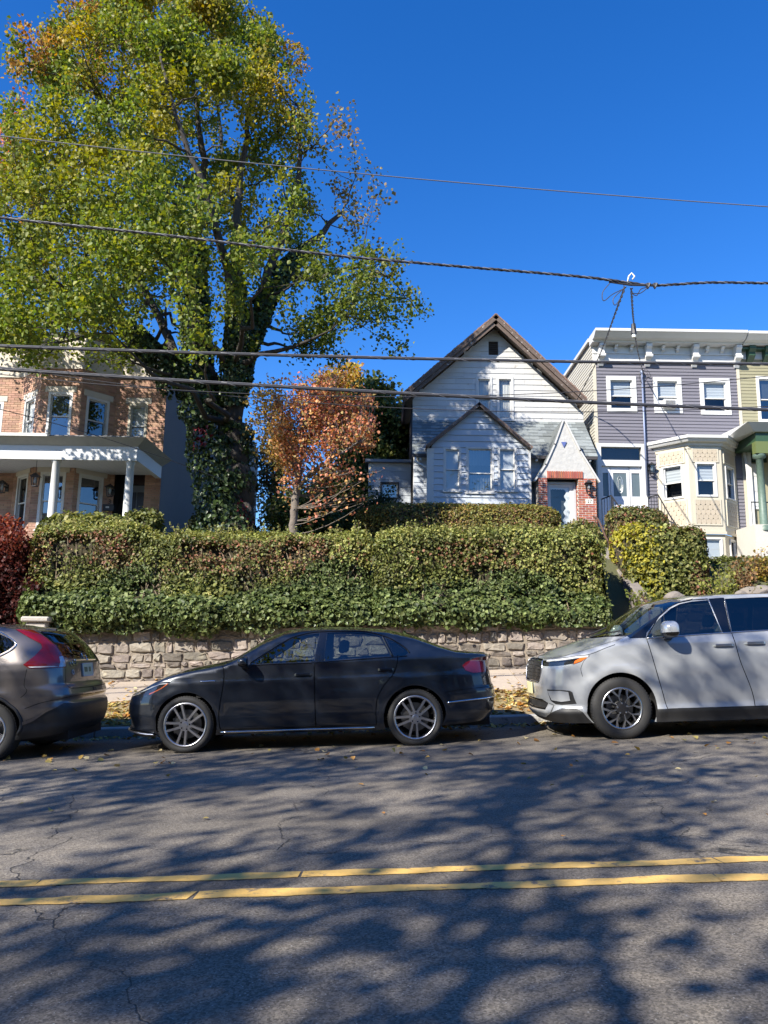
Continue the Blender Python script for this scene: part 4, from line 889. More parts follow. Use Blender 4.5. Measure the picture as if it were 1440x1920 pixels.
for k in range(5):
    fr, L_ = facet(plan[k], plan[k + 1]); holes = []; wins = []
    if k == 0: c = L_ - .95; wins = [(c - .42, c + .42, wz0, wz1), (c - .40, c + .40, lz0, lz1)]
    if k == 1: wins = [(L_ / 2 - .36, L_ / 2 + .36, wz0, wz1), (L_ / 2 - .36, L_ / 2 + .36, lz0, lz1)]
    if k == 2: wins = [(L_ / 2 - .36, L_ / 2 + .36, wz0, wz1 + .05), (L_ / 2 - .38, L_ / 2 + .36, lz0, lz1)]
    if k == 3: wins = [(L_ / 2 - .38, L_ / 2 + .36, wz0, wz1), (L_ / 2 - .42, L_ / 2 + .36, lz0, lz1)]
    if k == 4:
        w0 = at(240, 790, BY).x - plan[4][0]; w1 = at(276, 790, BY).x - plan[4][0]; wins = [(w0, w1, wz0, wz1)]
        d0, d1 = at(213, 930, BY).x - plan[4][0], at(270, 930, BY).x - plan[4][0]; dz1 = at(243, 880, BY).z; holes.append((d0, d1, zb0 + .3, dz1))
    for i, wv in enumerate(wins):
        cov = [('blind', .5), ('blind', 1), ('blind', .48), ('shade', 0), ('blind', .95)][k] if i == 0 else ('shade', 0)
        w, h = window(fr, bh, *wv, cw=.075, trim=m_cream if i == 0 and k == 4 else m_white, cov=cov, out=.02, sill=(i == 1), pane=M_PANEB if k in (2, 3) else M_PANE); holes.append(h)
        FB(fr).box(wv[0] - .10, wv[1] + .10, .0, .03, wv[3] + .002, wv[3] + .17).build('lintel', m_lint, bh); holes.append((wv[0] - .10, wv[1] + .10, wv[3], wv[3] + .17))
    if k == 4: FB(fr).box(d0 - .08, d1 + .12, 0, .03, dz1 + .002, dz1 + .17).build('lintel', m_lint, bh); holes.append((d0 - .08, d1 + .12, dz1, dz1 + .17))
    slab(fr, [(0, zb0), (L_, zb0), (L_, zbt), (0, zbt)], [h for h in holes], -.12, 0).build('wall', m_bmort, bh)
    bricks(fr, 0, L_, zb0 + 1.0, zbt, holes, bh, m_brick)
    FB(fr).box(-.02, L_ + .02, -.1, .05, zbt, zbt + .12).build('belt_course', m_lint, bh)
    FB(fr).box(-.01, L_ + .01, -.1, .012, zbt + .12, zst).build('frieze', m_stucco, bh)
    FB(fr).box(-.04, L_ + .04, -.15, .07, zst, zst + .09).build('coping', m_dkcap, bh)
fr = front(BY)
# entrance: dark recess, panelled door, number, lamp, letter box
X0, X1 = plan[4][0] + d0, plan[4][0] + d1
m_ddoor = mat('navy_door', (.035, .045, .075), .4); m_black = mat('black_metal', (.02, .02, .022), .45)
FB(fr).add([(X0, 0, zb0), (X0, -.5, zb0), (X0, -.5, dz1), (X0, 0, dz1), (X1, 0, zb0), (X1, -.5, zb0), (X1, -.5, dz1), (X1, 0, dz1)], [(0, 1, 2, 3), (7, 6, 5, 4), (3, 2, 6, 7), (1, 5, 6, 2)]).build('door_recess', m_black, bh, recalc=False)
dr = FB(fr).box(X0 + .28, X1 - .08, -.44, -.40, zb0 + .6, dz1 - .42).build('door', mat('blue_grey_door', (.16, .19, .24), .5), bh)
for i in range(2):
    for j in range(2):
        xm = (X0 + .28 + X1 - .08) / 2; w_ = (X1 - X0 - .36) / 2 - .06; x = X0 + .28 + .05 + j * (w_ + .03); z = dz1 - .55 - (i + 1) * .62
        FB(fr).box(x, x + w_, -.41, -.385, z, z + .54).build('door_panel', m_ddoor, dr, bevel=.012)
FB(fr).box(X0 + .28, X1 - .08, -.44, -.42, dz1 - .38, dz1 - .05).build('transom_pane', mat('transom_dark', (.05, .03, .03), .2), bh)
a_ = at(206, 941, BY); text('3', .2, fr, a_.x, .03, a_.z, m_black, bh)
def box_lamp(p, parent, name, hang=False):
    fr_ = FR((p.x, p.y, p.z)); c = FB(fr_); s = .085
    for sx in (-1, 1):
        for sy in (-1, 1): c.hull8([(sx * s * .75 - .008, sy * s * .75 - .008, -.16), (sx * s * .75 + .008, sy * s * .75 - .008, -.16), (sx * s * .75 + .008, sy * s * .75 + .008, -.16), (sx * s * .75 - .008, sy * s * .75 + .008, -.16)], [(sx * s - .008, sy * s - .008, .1), (sx * s + .008, sy * s - .008, .1), (sx * s + .008, sy * s + .008, .1), (sx * s - .008, sy * s + .008, .1)])
    c.add([(-s - .04, -s - .04, .1), (s + .04, -s - .04, .1), (s + .04, s + .04, .1), (-s - .04, s + .04, .1), (0, 0, .22)], [(0, 1, 4), (1, 2, 4), (2, 3, 4), (3, 0, 4), (3, 2, 1, 0)])
    c.box(-s * .8, s * .8, -s * .8, s * .8, -.18, -.16)
    if not hang: c.box(-.03, .03, -.28, -s, .02, .06).box(-.05, .05, -.30, -.28, -.08, .12)
    o = c.build(name, m_black, parent)
    g = FB(fr_); g.add([(-s * .7, s * .8, -.15), (s * .7, s * .8, -.15), (s * .92, s * .98, .09), (-s * .92, s * .98, .09)], [(0, 1, 2, 3)]); g.build('lamp_glass', M_PANE, o, recalc=False)
    b_ = MB(); b_.lathe([(.001, -.10), (.03, -.08), (.04, -.03), (.025, .03), (.015, .08)], 10, p); b_.build('bulb', m_white, o, smooth=True); return o
p = at(206, 920, BY - .32); box_lamp(p, bh, 'wall_lantern')
p = at(4, 913, BY - .32); box_lamp(p, bh, 'wall_lantern')
p = at(202, 953, BY - .08); FB(FR((p.x, BY, p.z))).box(-.19, .19, .0, .12, -.08, .08).box(-.20, .20, 0, .135, .08, .11).build('letter_box', m_black, bh)
FB(FR((p.x, BY, p.z))).box(-.05, .05, .12, .125, .0, .05).build('letter_box_label', m_white, bh)
# porch
PY = 20.35; pr = at(257, 850, PY).x; zc_ = at(150, 861, PY).z; zf = at(150, 836, PY).z; ze = at(150, 823, PY).z
m_pf = mat('porch_white', (.58, .60, .62), .55, c2=(.66, .67, .68), ns=2, namt=.3)
m_gut = mat('gutter_grey', (.42, .41, .39), .6, c2=(.30, .29, .27), ns=4, namt=.25)
MB().box(-14.5, pr, PY, PY + .16, zc_, zf).box(pr - .16, pr - .001, PY + .16, BY + .1, zc_ + .001, zf).build('porch_beam', m_pf, bh)
MB().box(-14.5, pr + .0, PY - .015, PY - .001, zc_ - .02, zc_ + .05).build('beam_trim', m_white, bh)
g = MB(); g.hull8([(-14.5, PY - .02, zf), (pr + .02, PY - .02, zf), (pr + .02, BY, zf), (-14.5, BY, zf)], [(-14.5, PY - .28, ze), (pr + .3, PY - .28, ze), (pr + .3, BY, ze), (-14.5, BY, ze)])
g.build('porch_eave', m_gut, bh); MB().hull8([(-14.5, PY - .26, ze + .001), (pr + .28, PY - .26, ze + .001), (pr + .28, BY, ze + .001), (-14.5, BY, ze + .001)], [(-14.5, PY - .2, ze + .05), (pr + .2, PY - .2, ze + .05), (pr - .4, BY, ze + .25), (-14.5, BY, ze + .25)]).build('porch_roof', mat('porch_roof_felt', (.16, .16, .165), .9), bh)
MB().box(-14.5, at(98, 822, PY).x, PY - .33, PY - .281, ze - .02, ze + .06).build('gutter', m_white, bh)
x = -14.4
while x < pr - .2:
    MB().box(x + .003, x + .143, PY + .161, BY - .001, zc_ + .10, zc_ + .12).build('ceiling_plank', m_pf, bh); x += .146
for u, v in ((105, 865), (244, 866)):
    p = at(u, v, PY + .1); MB().lathe([(.125, zc_), (.125, zc_ - .06), (.10, zc_ - .09), (.112, zc_ - 1.0), (.118, 3.9), (.14, 3.85), (.14, 3.75)], 18, (p.x, PY + .14, 0)).build('porch_post', m_white, bh, smooth=True)
MB().box(-14.5, pr, PY - .1, BY + .5, 3.3, 3.75).build('porch_floor', MATS['grey_stucco'], bh)
p = at(66, 900, 21.0); box_lamp(p, bh, 'hanging_lantern', True); MB().tube([(p.x, p.y, p.z + .2), (p.x, p.y, zc_ + .1)], .008, 5).build('lantern_chain', m_black, bh)
# long grey side wall with a taller middle block and a rear wing
zr = at(487, 842, 39.5).z
side = FR((bc, BY, 0), (0, 1, 0), (1, 0, 0))
zp = zst + .04
hs_ = [(13.9, 14.7, at(466, 935, 37).z, at(466, 900, 37).z), (7.2, 7.7, at(393, 968, 30).z - .1, at(393, 950, 30).z)]
ol = [(0, 3.0), (17.2, 3.0), (17.2, zr), (13.6, zr), (8.6, zp + .8), (8.6, zp), (0, zp)]
ws = [window(side, bh, 13.9, 14.8, at(470, 935, 37).z - .2, at(470, 900, 37).z + .3, cw=.08, cov=('shade', .5)), window(side, bh, 7.2, 7.9, at(393, 968, 30).z - .6, at(393, 950, 30).z, cw=.08, cov=('shade', 0))]
slab(side, ol, [w[1] for w in ws], -.25, .002).build('side_wall', m_grey, bh)
FB(side).box(-.01, 8.6, -.3, .05, zp, zp + .09).build('coping', m_dkcap, bh)
MB().box(-14.5, bc - .26, BY + .3, 40, zp - .6, zp - .4).build('roof', mat('roof_felt', (.10, .10, .11), .95), bh)
# skylight hatch frame on the roof
p = at(352, 652, 27.5); MB().box(p.x - .12, p.x - .04, 27.5, 27.6, zp - .4, p.z + .55).prism([(p.x - .1, 27.52, p.z + .5), (p.x - .1, 27.52, p.z + .62), (p.x + .55, 27.52, p.z - .1), (p.x + .5, 27.52, p.z - .2)], (0, .08, 0)).build('roof_frame', m_white, bh)
p = at(140, 645, 24.0); MB().box(p.x - .35, p.x + .25, 24.0, 24.6, zst - .6, at(140, 632, 24).z).build('chimney', m_brick, bh)
# ------------------------------------------------------------------ white gabled house
WYM, WYP, WYB, WYE = 25.9, 24.75, 24.15, 23.95             # main wall, lower front wall, bay front, entry front
m_shing = mat('white_shingle', (.53, .53, .515), .65, c2=(.45, .445, .435), ns=2.5, namt=.2, rand=.07, dirt=((.36, .335, .30), 3.2, .59), bump=.15, bs=30)
m_board = mat('pale_blue_board', (.44, .475, .515), .55, c2=(.39, .425, .465), ns=2.5, namt=.3, rand=.06, dirt=((.40, .42, .44), 4, .66))
m_trimw = mat('worn_white_trim', (.57, .57, .555), .6, c2=(.46, .45, .43), ns=5, namt=.25)
m_barge = mat('peeling_barge', (.155, .115, .092), .85, c2=(.06, .04, .032), ns=5, namt=.12, dirt=((.60, .56, .51), 7, .585), stretch=(1, 1, 1), bump=.4, bs=40)
m_rtop = mat('worn_roof_edge', (.10, .08, .07), .9, c2=(.30, .17, .12), ns=7, namt=.1, dirt=((.5, .46, .42), 9, .62))
m_soff = mat('brown_soffit', (.13, .095, .075), .85, c2=(.20, .155, .125), ns=6)
m_dark = mat('shade_dark_side', (.035, .03, .03), .9)  # near-black tone puts tree shade into the left flank's colour
m_tab = mat('grey_asphalt_shingle', (.15, .168, .168), .95, c2=(.235, .255, .25), ns=18, namt=.3, rand=.28, bump=.6, bs=60)
wh = thing('white_house', 'white shingled gable house with pale blue bay and brick-trimmed entry', 'house', (4, 28, 3.3))
# main gable wall
A = at(929, 606, WYM); ML, MR = at(773, 830, WYM).x, at(1094, 780, WYM).x
OY = 25.3                                                   # front of the roof overhang
ra, rl_, rr_ = at(930, 589, OY), at(756, 737, OY), at(1101, 748, OY)
sl = (ra.z - rl_.z) / (ra.x - rl_.x); sr = (ra.z - rr_.z) / (rr_.x - ra.x); th = .26
apz = ra.z - .30
zl = apz - sl * (ra.x - ML); zrr = apz - sr * (MR - ra.x)
ol = [(ML, 3.2), (MR, 3.2), (MR, zrr), (ra.x, apz), (ML, zl)]
fm = front(WYM); holes = []
for (u0, v0, u1, v1, cov) in ((892, 707, 923, 788, ('curtain', .95)), (931, 707, 963, 788, ('curtain', .95))):
    x0, x1, z0, z1 = rect(u0, v0, u1, v1, WYM); w, h = window(fm, wh, x0, x1, z0, z1, cw=.085, trim=m_trimw, cov=cov, out=.04); holes.append(h)
x0, x1, z0, z1 = rect(916, 640, 934, 666, WYM); holes.append((x0, x1, z0, z1))
FB(fm).box(x0, x1, -.06, -.04, z0, z1).build('attic_vent', mat('vent_dark', (.05, .045, .04), .9), wh)
v_ = FB(fm)
for k in range(7): zz = z0 + (z1 - z0) * (k + .5) / 7; v_.hull8([(x0, -.04, zz), (x1, -.04, zz), (x1, .0, zz - .03), (x0, .0, zz - .03)], [(x0, -.04, zz + .012), (x1, -.04, zz + .012), (x1, .0, zz - .018), (x0, .0, zz - .018)])
v_.build('vent_louvre', m_dark, wh)
slab(fm, ol, holes, -.2, 0).build('wall', m_trimw, wh)
zsk = at(870, 788, WYM).z
siding(fm, wh, [(ML, zsk - .3), (MR, zsk - .3), (MR, zrr), (ra.x, apz), (ML, zl)], holes, .203, m_shing, 'wall_shingle', .02, .61)
# side wall (left) and roof
sd = FR((ML, WYM, 0), (0, 1, 0), (-1, 0, 0)); FB(sd).box(0, 10, -.2, -.0, 3.2, zl).build('side_wall', m_dark, wh)
MB().box(MR - .2, MR, WYM + .001, 36, 3.2, zrr).build('side_wall', m_trimw, wh)
for s, e in ((-1, rl_), (1, rr_)):
    q = [(ra.x, OY, ra.z), (e.x, OY, e.z), (e.x, 36.5, e.z), (ra.x, 36.5, ra.z)]
    roof_slab(wh, 'roof', [Vector(p) for p in q], .10, m_rtop)
    d = Vector((e.x - ra.x, 0, e.z - ra.z)).normalized(); nn = Vector((-d.z * s, 0, d.x * s)); nn = nn if nn.z < 0 else -nn
    a, b_ = Vector((ra.x, OY - .03, ra.z)), Vector((e.x, OY - .03, e.z)) + d * .04
    MB().prism([a + nn * .03, b_ + nn * .03, b_ + nn * .15, a + nn * .16], (0, .05, 0)).build('barge_board', m_barge, wh)
    MB().prism([a + nn * .17 + Vector((0, .05, 0)), b_ + nn * .16 + Vector((0, .05, 0)), b_ + nn * .27 + Vector((0, .05, 0)), a + nn * .29 + Vector((0, .05, 0))], (0, .04, 0)).build('barge_board', m_barge, wh)
    MB().prism([a + nn * .12 + Vector((0, .09, 0)), b_ + nn * .12 + Vector((0, .09, 0)), b_ + nn * .15 + Vector((0, .09, 0)), a + nn * .15 + Vector((0, .09, 0))], (0, WYM - OY - .06, 0)).build('soffit', m_soff, wh)
    # rough shingle edge along the rake
    ln = (b_ - a).length; k = int(ln / .16)
    for i in range(k):
        p = a + d * (i * .16); up = -nn
        MB().prism([p + up * -.02, p + d * .152 + up * -.02, p + d * .152 + up * random.uniform(.015, .03), p + up * random.uniform(.02, .045)], (0, .22, 0)).build('rake_shingle', m_rtop, wh)
# lower front storey with shed roof
ez = at(790, 852, 24.5).z; PR_ = at(1117, 858, 24.5).x; fp = front(WYP)
BX0, BX1 = at(809, 890, WYB).x, at(991, 890, WYB).x
x0, x1, z0, z1 = rect(783, 885, 800, 948, WYP)
FB(fp).box(ML, BX0 + .02, -.15, 0, 3.2, ez).build('wall', m_trimw, wh)
siding(fp, wh, [(ML + .02, 3.6), (BX0, 3.6), (BX0, ez - .1), (ML + .02, ez - .1)], [], .19, m_board)
FB(fp).box(BX1 - .02, PR_ - .1, -.15, 0, 3.2, ez).build('wall', m_trimw, wh)
siding(fp, wh, [(BX1, 3.6), (PR_ - .1, 3.6), (PR_ - .1, ez - .1), (BX1, ez - .1)], [], .19, m_board)
m_drip = mat('dark_drip_edge', (.05, .045, .045), .7)
MB().box(ML - .05, BX0, 24.42, 24.5, ez - .1, ez - .01).build('eave_fascia', m_drip, wh); MB().box(BX1, PR_ + .04, 24.42, 24.5, ez - .1, ez - .01).build('eave_fascia', m_drip, wh)
q = [(ML - .05, 24.42, ez), (PR_ + .05, 24.42, ez), (MR + .0, WYM, zsk), (ML, WYM, zsk)]
roof_slab(wh, 'shed_roof', q, .05, m_tab)
# bay with its own gable
Ba, Bl, Br = at(899, 753, WYB - .22), at(799, 834, WYB - .22), at(1000, 838, WYB - .22)
bsl = (Ba.z - Bl.z) / (Ba.x - Bl.x); bsr = (Ba.z - Br.z) / (Br.x - Ba.x); baz = Ba.z - .10
entry_u = at(1003, 900, WYE).x, at(1123, 903, WYE).x
def over_bay(c): return c.x > BX0 - .1 and c.x < BX1 + .1 and c.z < Ba.z - bsl * abs(c.x - Ba.x) - .1
shingles(wh, q, 11, .31, m_tab, skip=lambda c: over_bay(c) or (entry_u[0] + .45 < c.x < entry_u[1] - .6 and c.y < 25.2))
fb_ = front(WYB); holes = []
for (u0, v0, u1, v1, cov, rl) in ((831, 839, 865, 921, ('shade', 1), .5), (874, 838, 926, 924, ('curtain', .38), .42), (933, 839, 969, 921, ('shade', 1), .5)):
    x0, x1, z0, z1 = rect(u0, v0, u1, v1, WYB); w, h = window(fb_, wh, x0, x1, z0, z1, cw=.07, trim=m_trimw, cov=cov, out=.03, rail=rl, pane=M_PANE if u0 != 874 else M_PANEB); holes.append(h)
    if u0 == 874:                                            # curtains in the lower half of the middle window
        n = 30; vs = []
        for i in range(n + 1):
            a = x0 + .1 + (x1 - x0 - .2) * i / n; d = -.15 - .02 * math.sin(i * 1.7); vs += [(a, d, z0 + .1), (a, d, z0 + (z1 - z0) * .40)]
        FB(fb_).add(vs, [(2 * i, 2 * i + 1, 2 * i + 3, 2 * i + 2) for i in range(n)]).build('curtain', m_curt, w, recalc=False)
bzl, bzr = baz - bsl * (Ba.x - BX0), baz - bsr * (BX1 - Ba.x)
ol = [(BX0, 3.2), (BX1, 3.2), (BX1, bzr), (Ba.x, baz), (BX0, bzl)]
slab(fb_, ol, holes, -.15, 0).build('bay_wall', m_trimw, wh)
siding(fb_, wh, [(BX0, 4.2), (BX1, 4.2), (BX1, bzr), (Ba.x, baz), (BX0, bzl)], holes, .205, m_board, 'bay_board', .032)
for x, s in ((BX0, -1), (BX1, 1)):
    MB().box(min(x, x - s * .15), max(x, x - s * .15), WYB + .151, WYM, 3.2, min(bzl, bzr)).build('bay_side_wall', m_board, wh)
    MB().box(x - .075 + s * .075, x + .075 - s * .0 if s < 0 else x + .075, WYB - .03, WYB + .1, 4.2, min(bzl, bzr) - .05).build('corner_board', m_trimw, wh)
for s, e in ((-1, Bl), (1, Br)):
    qq = [Vector((Ba.x, WYB - .22, Ba.z)), Vector((e.x, WYB - .22, e.z)), Vector((e.x, WYM + .05, e.z)), Vector((Ba.x, WYM + .05, Ba.z))]
    roof_slab(wh, 'bay_roof', qq, .035, m_rtop)
    d = Vector((e.x - Ba.x, 0, e.z - Ba.z)).normalized(); nn = Vector((-d.z * s, 0, d.x * s)); nn = nn if nn.z < 0 else -nn; a, b_ = Vector((Ba.x, WYB - .23, Ba.z)), Vector((e.x, WYB - .23, e.z))
    MB().prism([a + nn * .03, b_ + nn * .03, b_ + nn * .10, a + nn * .11], (0, .025, 0)).build('barge_board', m_barge, wh)
    MB().prism([a + nn * .075 + Vector((0, .026, 0)), b_ + nn * .075 + Vector((0, .026, 0)), b_ + nn * .09 + Vector((0, .026, 0)), a + nn * .09 + Vector((0, .026, 0))], (0, .2, 0)).build('soffit', m_soff, wh)
# downpipe at the left of the bay
dp = [at(779, 858, 24.4), at(779, 866, 24.4), at(800, 876, 24.3), at(806, 884, 24.2), Vector((BX0 - .06, 24.2, 4.0))]
MB().tube([dp[0], dp[1], dp[2], dp[3], dp[4]], .04, 8).build('downpipe', m_trimw, wh, smooth=True)
# steep entry gable, stucco over brick piers
m_pst = mat('rough_white_stucco', (.52, .515, .49), .9, c2=(.37, .365, .35), ns=11, namt=.08, bump=1, bs=9)
m_red = mat('red_brick', (.30, .085, .050), .8, c2=(.38, .12, .07), ns=10, namt=.3, rand=.25, bump=.3, bs=70)
m_pm = mat('pale_mortar', (.58, .53, .48), .95)
fe = front(WYE); E = lambda u, v: (lambda p: (p.x, p.z))(at(u, v, WYE))
door = rect(1027, 898, 1086, 1030, WYE); zpi = at(1060, 897, WYE).z
L0, R0 = E(1004, 902), E(1122, 904)
ol = [(door[0], zpi), (door[1], zpi), (at(1118, 900, WYE).x, zpi), R0, E(1086, 846), E(1057, 789), E(1041, 834), E(1024, 872), L0, (at(1010, 900, WYE).x, zpi)]
lin = rect(1025, 884, 1093, 897, WYE)
slab(fe, ol, [], -.15, 0).build('stucco_gable', m_pst, wh)
for pa, pb in ((E(1057, 789), E(1086, 846)), (E(1086, 846), R0), (E(1057, 789), E(1041, 834)), (E(1041, 834), E(1024, 872)), (E(1024, 872), L0)):
    a, b_ = Vector((pa[0], WYE - .05, pa[1])), Vector((pb[0], WYE - .05, pb[1])); d = (b_ - a).normalized(); up = Vector((-d.z, 0, d.x)); up = up if up.z > 0 else -up; a -= d * .02; b_ += d * .02
    MB().prism([a, b_, b_ + up * .05, a + up * .05], (0, .12, 0)).build('gable_trim', m_trimw, wh)
    A2, B2 = a + up * .052 + Vector((0, .02, 0)), b_ + up * .052 + Vector((0, .02, 0))
    roof_slab(wh, 'entry_roof', [A2, B2, B2 + Vector((0, 1.9, 0)), A2 + Vector((0, 1.9, 0))], .03, m_tab)
a, b_, c_ = E(1052, 829), E(1062, 829), E(1057, 839); FB(fe).prism([(a[0], .002, a[1]), (b_[0], .002, b_[1]), (c_[0], .002, c_[1])], (0, .03, 0)).build('triangle_ornament', mat('blue_glaze', (.10, .13, .32), .3), wh)
u_b = MB().box(-.5, .5, -.5, .5, -.5, .5).mesh('brick', [m_red])
def put_brick(c, sx, sy, sz_):
    o = link('brick', u_b, wh, Vector(c) - ORIG[wh]); o.scale = (sx, sy, sz_); return o
pl, pr2 = (at(1010, 930, WYE).x, door[0]), (door[1], at(1118, 930, WYE).x)
MB().box(pl[0], pl[1], WYE + .001, WYP, 3.2, zpi).box(pr2[0], pr2[1], WYE + .001, WYP, 3.2, zpi).build('pier_core', m_pm, wh)
for (a, b_), inner in ((pl, None), (pr2, 'left')):
    z = 4.35; row = 0
    while z < zpi - .03:
        x = a - (.105 if row % 2 else 0)
        while x < b_ - .01:
            s0, s1 = max(x, a), min(x + .19, b_)
            if s1 - s0 > .03: put_brick(((s0 + s1) / 2, WYE + .05, z + .033), s1 - s0, .12, .052)
            x += .21
        if inner: 
            for kk in range(2): put_brick((a + .01, WYE + .22 + kk * .21 + (.1 if row % 2 else 0), z + .033), .05, .2, .060)
        z += .073; row += 1
x = lin[0]
while x < lin[1] - .02: put_brick((x + .034, WYE + .03, (lin[2] + lin[3]) / 2), .052, .14, lin[3] - lin[2]); x += .072
MB().box(lin[0], lin[1], WYE - .02, WYE + .02, lin[2] + .005, lin[3] - .005).build('lintel_mortar', m_pm, wh)
# glazed storm door with lace
ff = front(WYE + .28); d0, d1, dz = door[0] + .02, door[1] - .02, at(1060, 904, WYE + .28).z
FB(ff).box(d0, d0 + .07, -.1, .02, 4.2, dz).box(d1 - .07, d1, -.1, .02, 4.2, dz).box(d0 + .07, d1 - .07, -.1, .02, dz - .08, dz).build('door_frame', mat('grey_door_frame', (.42, .44, .46), .5), wh)
sdor = FB(ff).box(d0 + .07, d0 + .15, -.06, -.02, 4.2, dz - .08).box(d1 - .20, d1 - .07, -.06, -.02, 4.2, dz - .08).box(d0 + .15, d1 - .2, -.06, -.02, dz - .16, dz - .08).box(d0 + .15, d1 - .2, -.06, -.02, 4.2, 5.05).build('storm_door', m_white, wh)
FB(ff).add([(d0 + .15, -.04, 5.05), (d1 - .2, -.04, 5.05), (d1 - .2, -.04, dz - .16), (d0 + .15, -.04, dz - .16)], [(0, 1, 2, 3)]).build('door_pane', M_PANE, sdor, recalc=False)
FB(ff).box(d0 + .1, d1 - .1, -.35, -.3, 4.2, dz).build('inner_door', mat('inner_door_green', (.05, .06, .055), .6), sdor)
n = 26; vs = []; fs = []
for i in range(n + 1):                                       # scalloped lace edge inside the glass
    z = 5.06 + (dz - .17 - 5.06) * i / n; wv = .13 + .035 * math.sin(i * 1.3) + .10 * (1 - i / n) ** 2; vs += [(d1 - .2, -.06, z), (d1 - .2 - wv, -.06, z)]
k0 = len(vs); fs = [(2 * i, 2 * i + 1, 2 * i + 3, 2 * i + 2) for i in range(n)]
for i in range(n + 1):
    a = d0 + .15 + (d1 - d0 - .35) * i / n; vs += [(a, -.062, dz - .16), (a, -.062, dz - .22 - .02 * abs(math.sin(i * .9)))]
fs += [(k0 + 2 * i, k0 + 2 * i + 1, k0 + 2 * i + 3, k0 + 2 * i + 2) for i in range(n)]
FB(ff).add(vs, fs).build('lace_curtain', mat('lace', (.75, .76, .74), .9), sdor, recalc=False)
nr = rect(1098, 936, 1112, 945, WYE); npz = FB(fe).box(nr[0], nr[1], .0, .02, nr[2], nr[3]).build('number_plate', mat('cream_plate', (.75, .72, .62), .5), wh)
text('27', .15, fe, (nr[0] + nr[1]) / 2, .024, (nr[2] + nr[3]) / 2, mat('number_ink', (.05, .05, .05), .5), npz, 'digits', .002)
p = at(1104, 912, WYE - .12); box_lamp(p, wh, 'door_lantern')
for u, v in ((1006, 863), (1106, 864), (788, 862)):
    p = at(u, v, 24.5); MB().lathe([(.001, -.05), (.04, -.035), (.05, 0), (.035, .05), (.02, .08), (.02, .12)], 10, p).build('flood_bulb', m_white, wh, smooth=True)
# flat-roofed annex at the left
AY = 26.6; ax0, ax1, az0, az1 = rect(690, 868, 770, 1000, AY); fa = front(AY)
wr = rect(713, 904, 748, 936, AY); w, h = window(fa, wh, *wr, cw=.05, trim=m_drip, cov=('shade', 0), single=True, pane=M_PANEB, sill=False, out=.03)
slab(fa, [(ax0, 3.2), (ax1, 3.2), (ax1, az1), (ax0, az1)], [h], -.12, 0).build('annex_wall', m_trimw, wh)
siding(fa, wh, [(ax0, 4.6), (ax1, 4.6), (ax1, az1 - .15), (ax0, az1 - .15)], [h], .28, m_board, 'annex_board', .014, .8)
MB().box(ax0, ax0 + .12, AY + .121, AY + 4, 3.2, az1).build('annex_side_wall', m_trimw, wh)
MB().box(ax0 - .12, ax1, AY - .16, AY + 4, az1, az1 + .10).build('annex_roof', mat('annex_fascia', (.22, .24, .27), .7), wh)
# ------------------------------------------------------------------ purple rowhouse
QY, QB = 25.6, 24.75
m_lav = mat('lavender_board', (.160, .153, .176), .6, c2=(.145, .139, .160), ns=3, namt=.35, rand=.05)
m_creamb = mat('cream_board', (.52, .50, .43), .6, c2=(.47, .45, .385), ns=3, rand=.05)
m_scale = mat('tan_scale', (.43, .365, .275), .7, rand=.04); m_mast = mat('mast_blue_grey', (.20, .24, .36), .5, metal=.3)
pu = thing('purple_house', 'lavender clapboard rowhouse with white bracketed cornice and cream bay', 'house', (9.8, 29, 3.3))
fq = front(QY); px0, px1 = at(1114, 760, QY).x, at(1390, 760, QY).x
ctop, cbot, fbot = at(1250, 624, QY - .5).z, at(1250, 642, QY - .5).z, at(1250, 680, QY).z
holes = []
for (u0, v0, u1, v1, cov) in ((1137, 706, 1193, 773, ('blind', .55)), (1225, 708, 1278, 775, ('blind', .6)), (1312, 710, 1369, 778, ('blind', .55))):
    x0, x1, z0, z1 = rect(u0, v0, u1, v1, QY); w, h = window(fq, pu, x0, x1, z0, z1, cw=.14, trim=m_white, cov=cov, out=.045, sill=False, rail=.45); holes.append(h)
    if u0 == 1225:
        ac = FB(fq).box(x0 + .28, x1 - .26, -.05, .22, z0 + .15, z0 + .45).build('air_conditioner', mat('ac_plastic', (.62, .61, .58), .6), pu, bevel=.015)
        for k in range(6): FB(fq).box(x0 + .33, x1 - .31, .221, .228, z0 + .20 + k * .035, z0 + .215 + k * .035).build('ac_grille', m_black, ac)
        FB(fq).box(x0 + .1, x0 + .28, -.03, .03, z0 + .15, z0 + .45).box(x1 - .26, x1 - .1, -.03, .03, z0 + .15, z0 + .45).build('ac_side_panel', m_white, ac)
dx0, dx1, _, dz1 = rect(1121, 832, 1213, 1010, QY); dz0 = at(1165, 1002, QY).z
holes.append((dx0, dx1, dz0, dz1)); bayh = (at(1233, 900, QY).x, at(1381, 900, QY).x, 3.2, at(1300, 832, QY).z); holes.append(bayh)
zb = at(1390, 1000, QY).z
slab(fq, [(px0, 3.2), (px1, 3.2), (px1, ctop), (px0, ctop)], holes, -.2, 0).build('wall', m_creamb, pu)
siding(fq, pu, [(px0 + .1, zb), (px1 - .11, zb), (px1 - .11, fbot), (px0 + .1, fbot)], holes, .118, m_lav, 'clapboard', .024)
FB(fq).box(px0 - .0, px0 + .1, 0, .03, zb, fbot).build('corner_board', m_cream, pu); FB(fq).box(px1 - .11, px1 + .0, 0, .03, 3.4, fbot).build('corner_board', m_cream, pu)
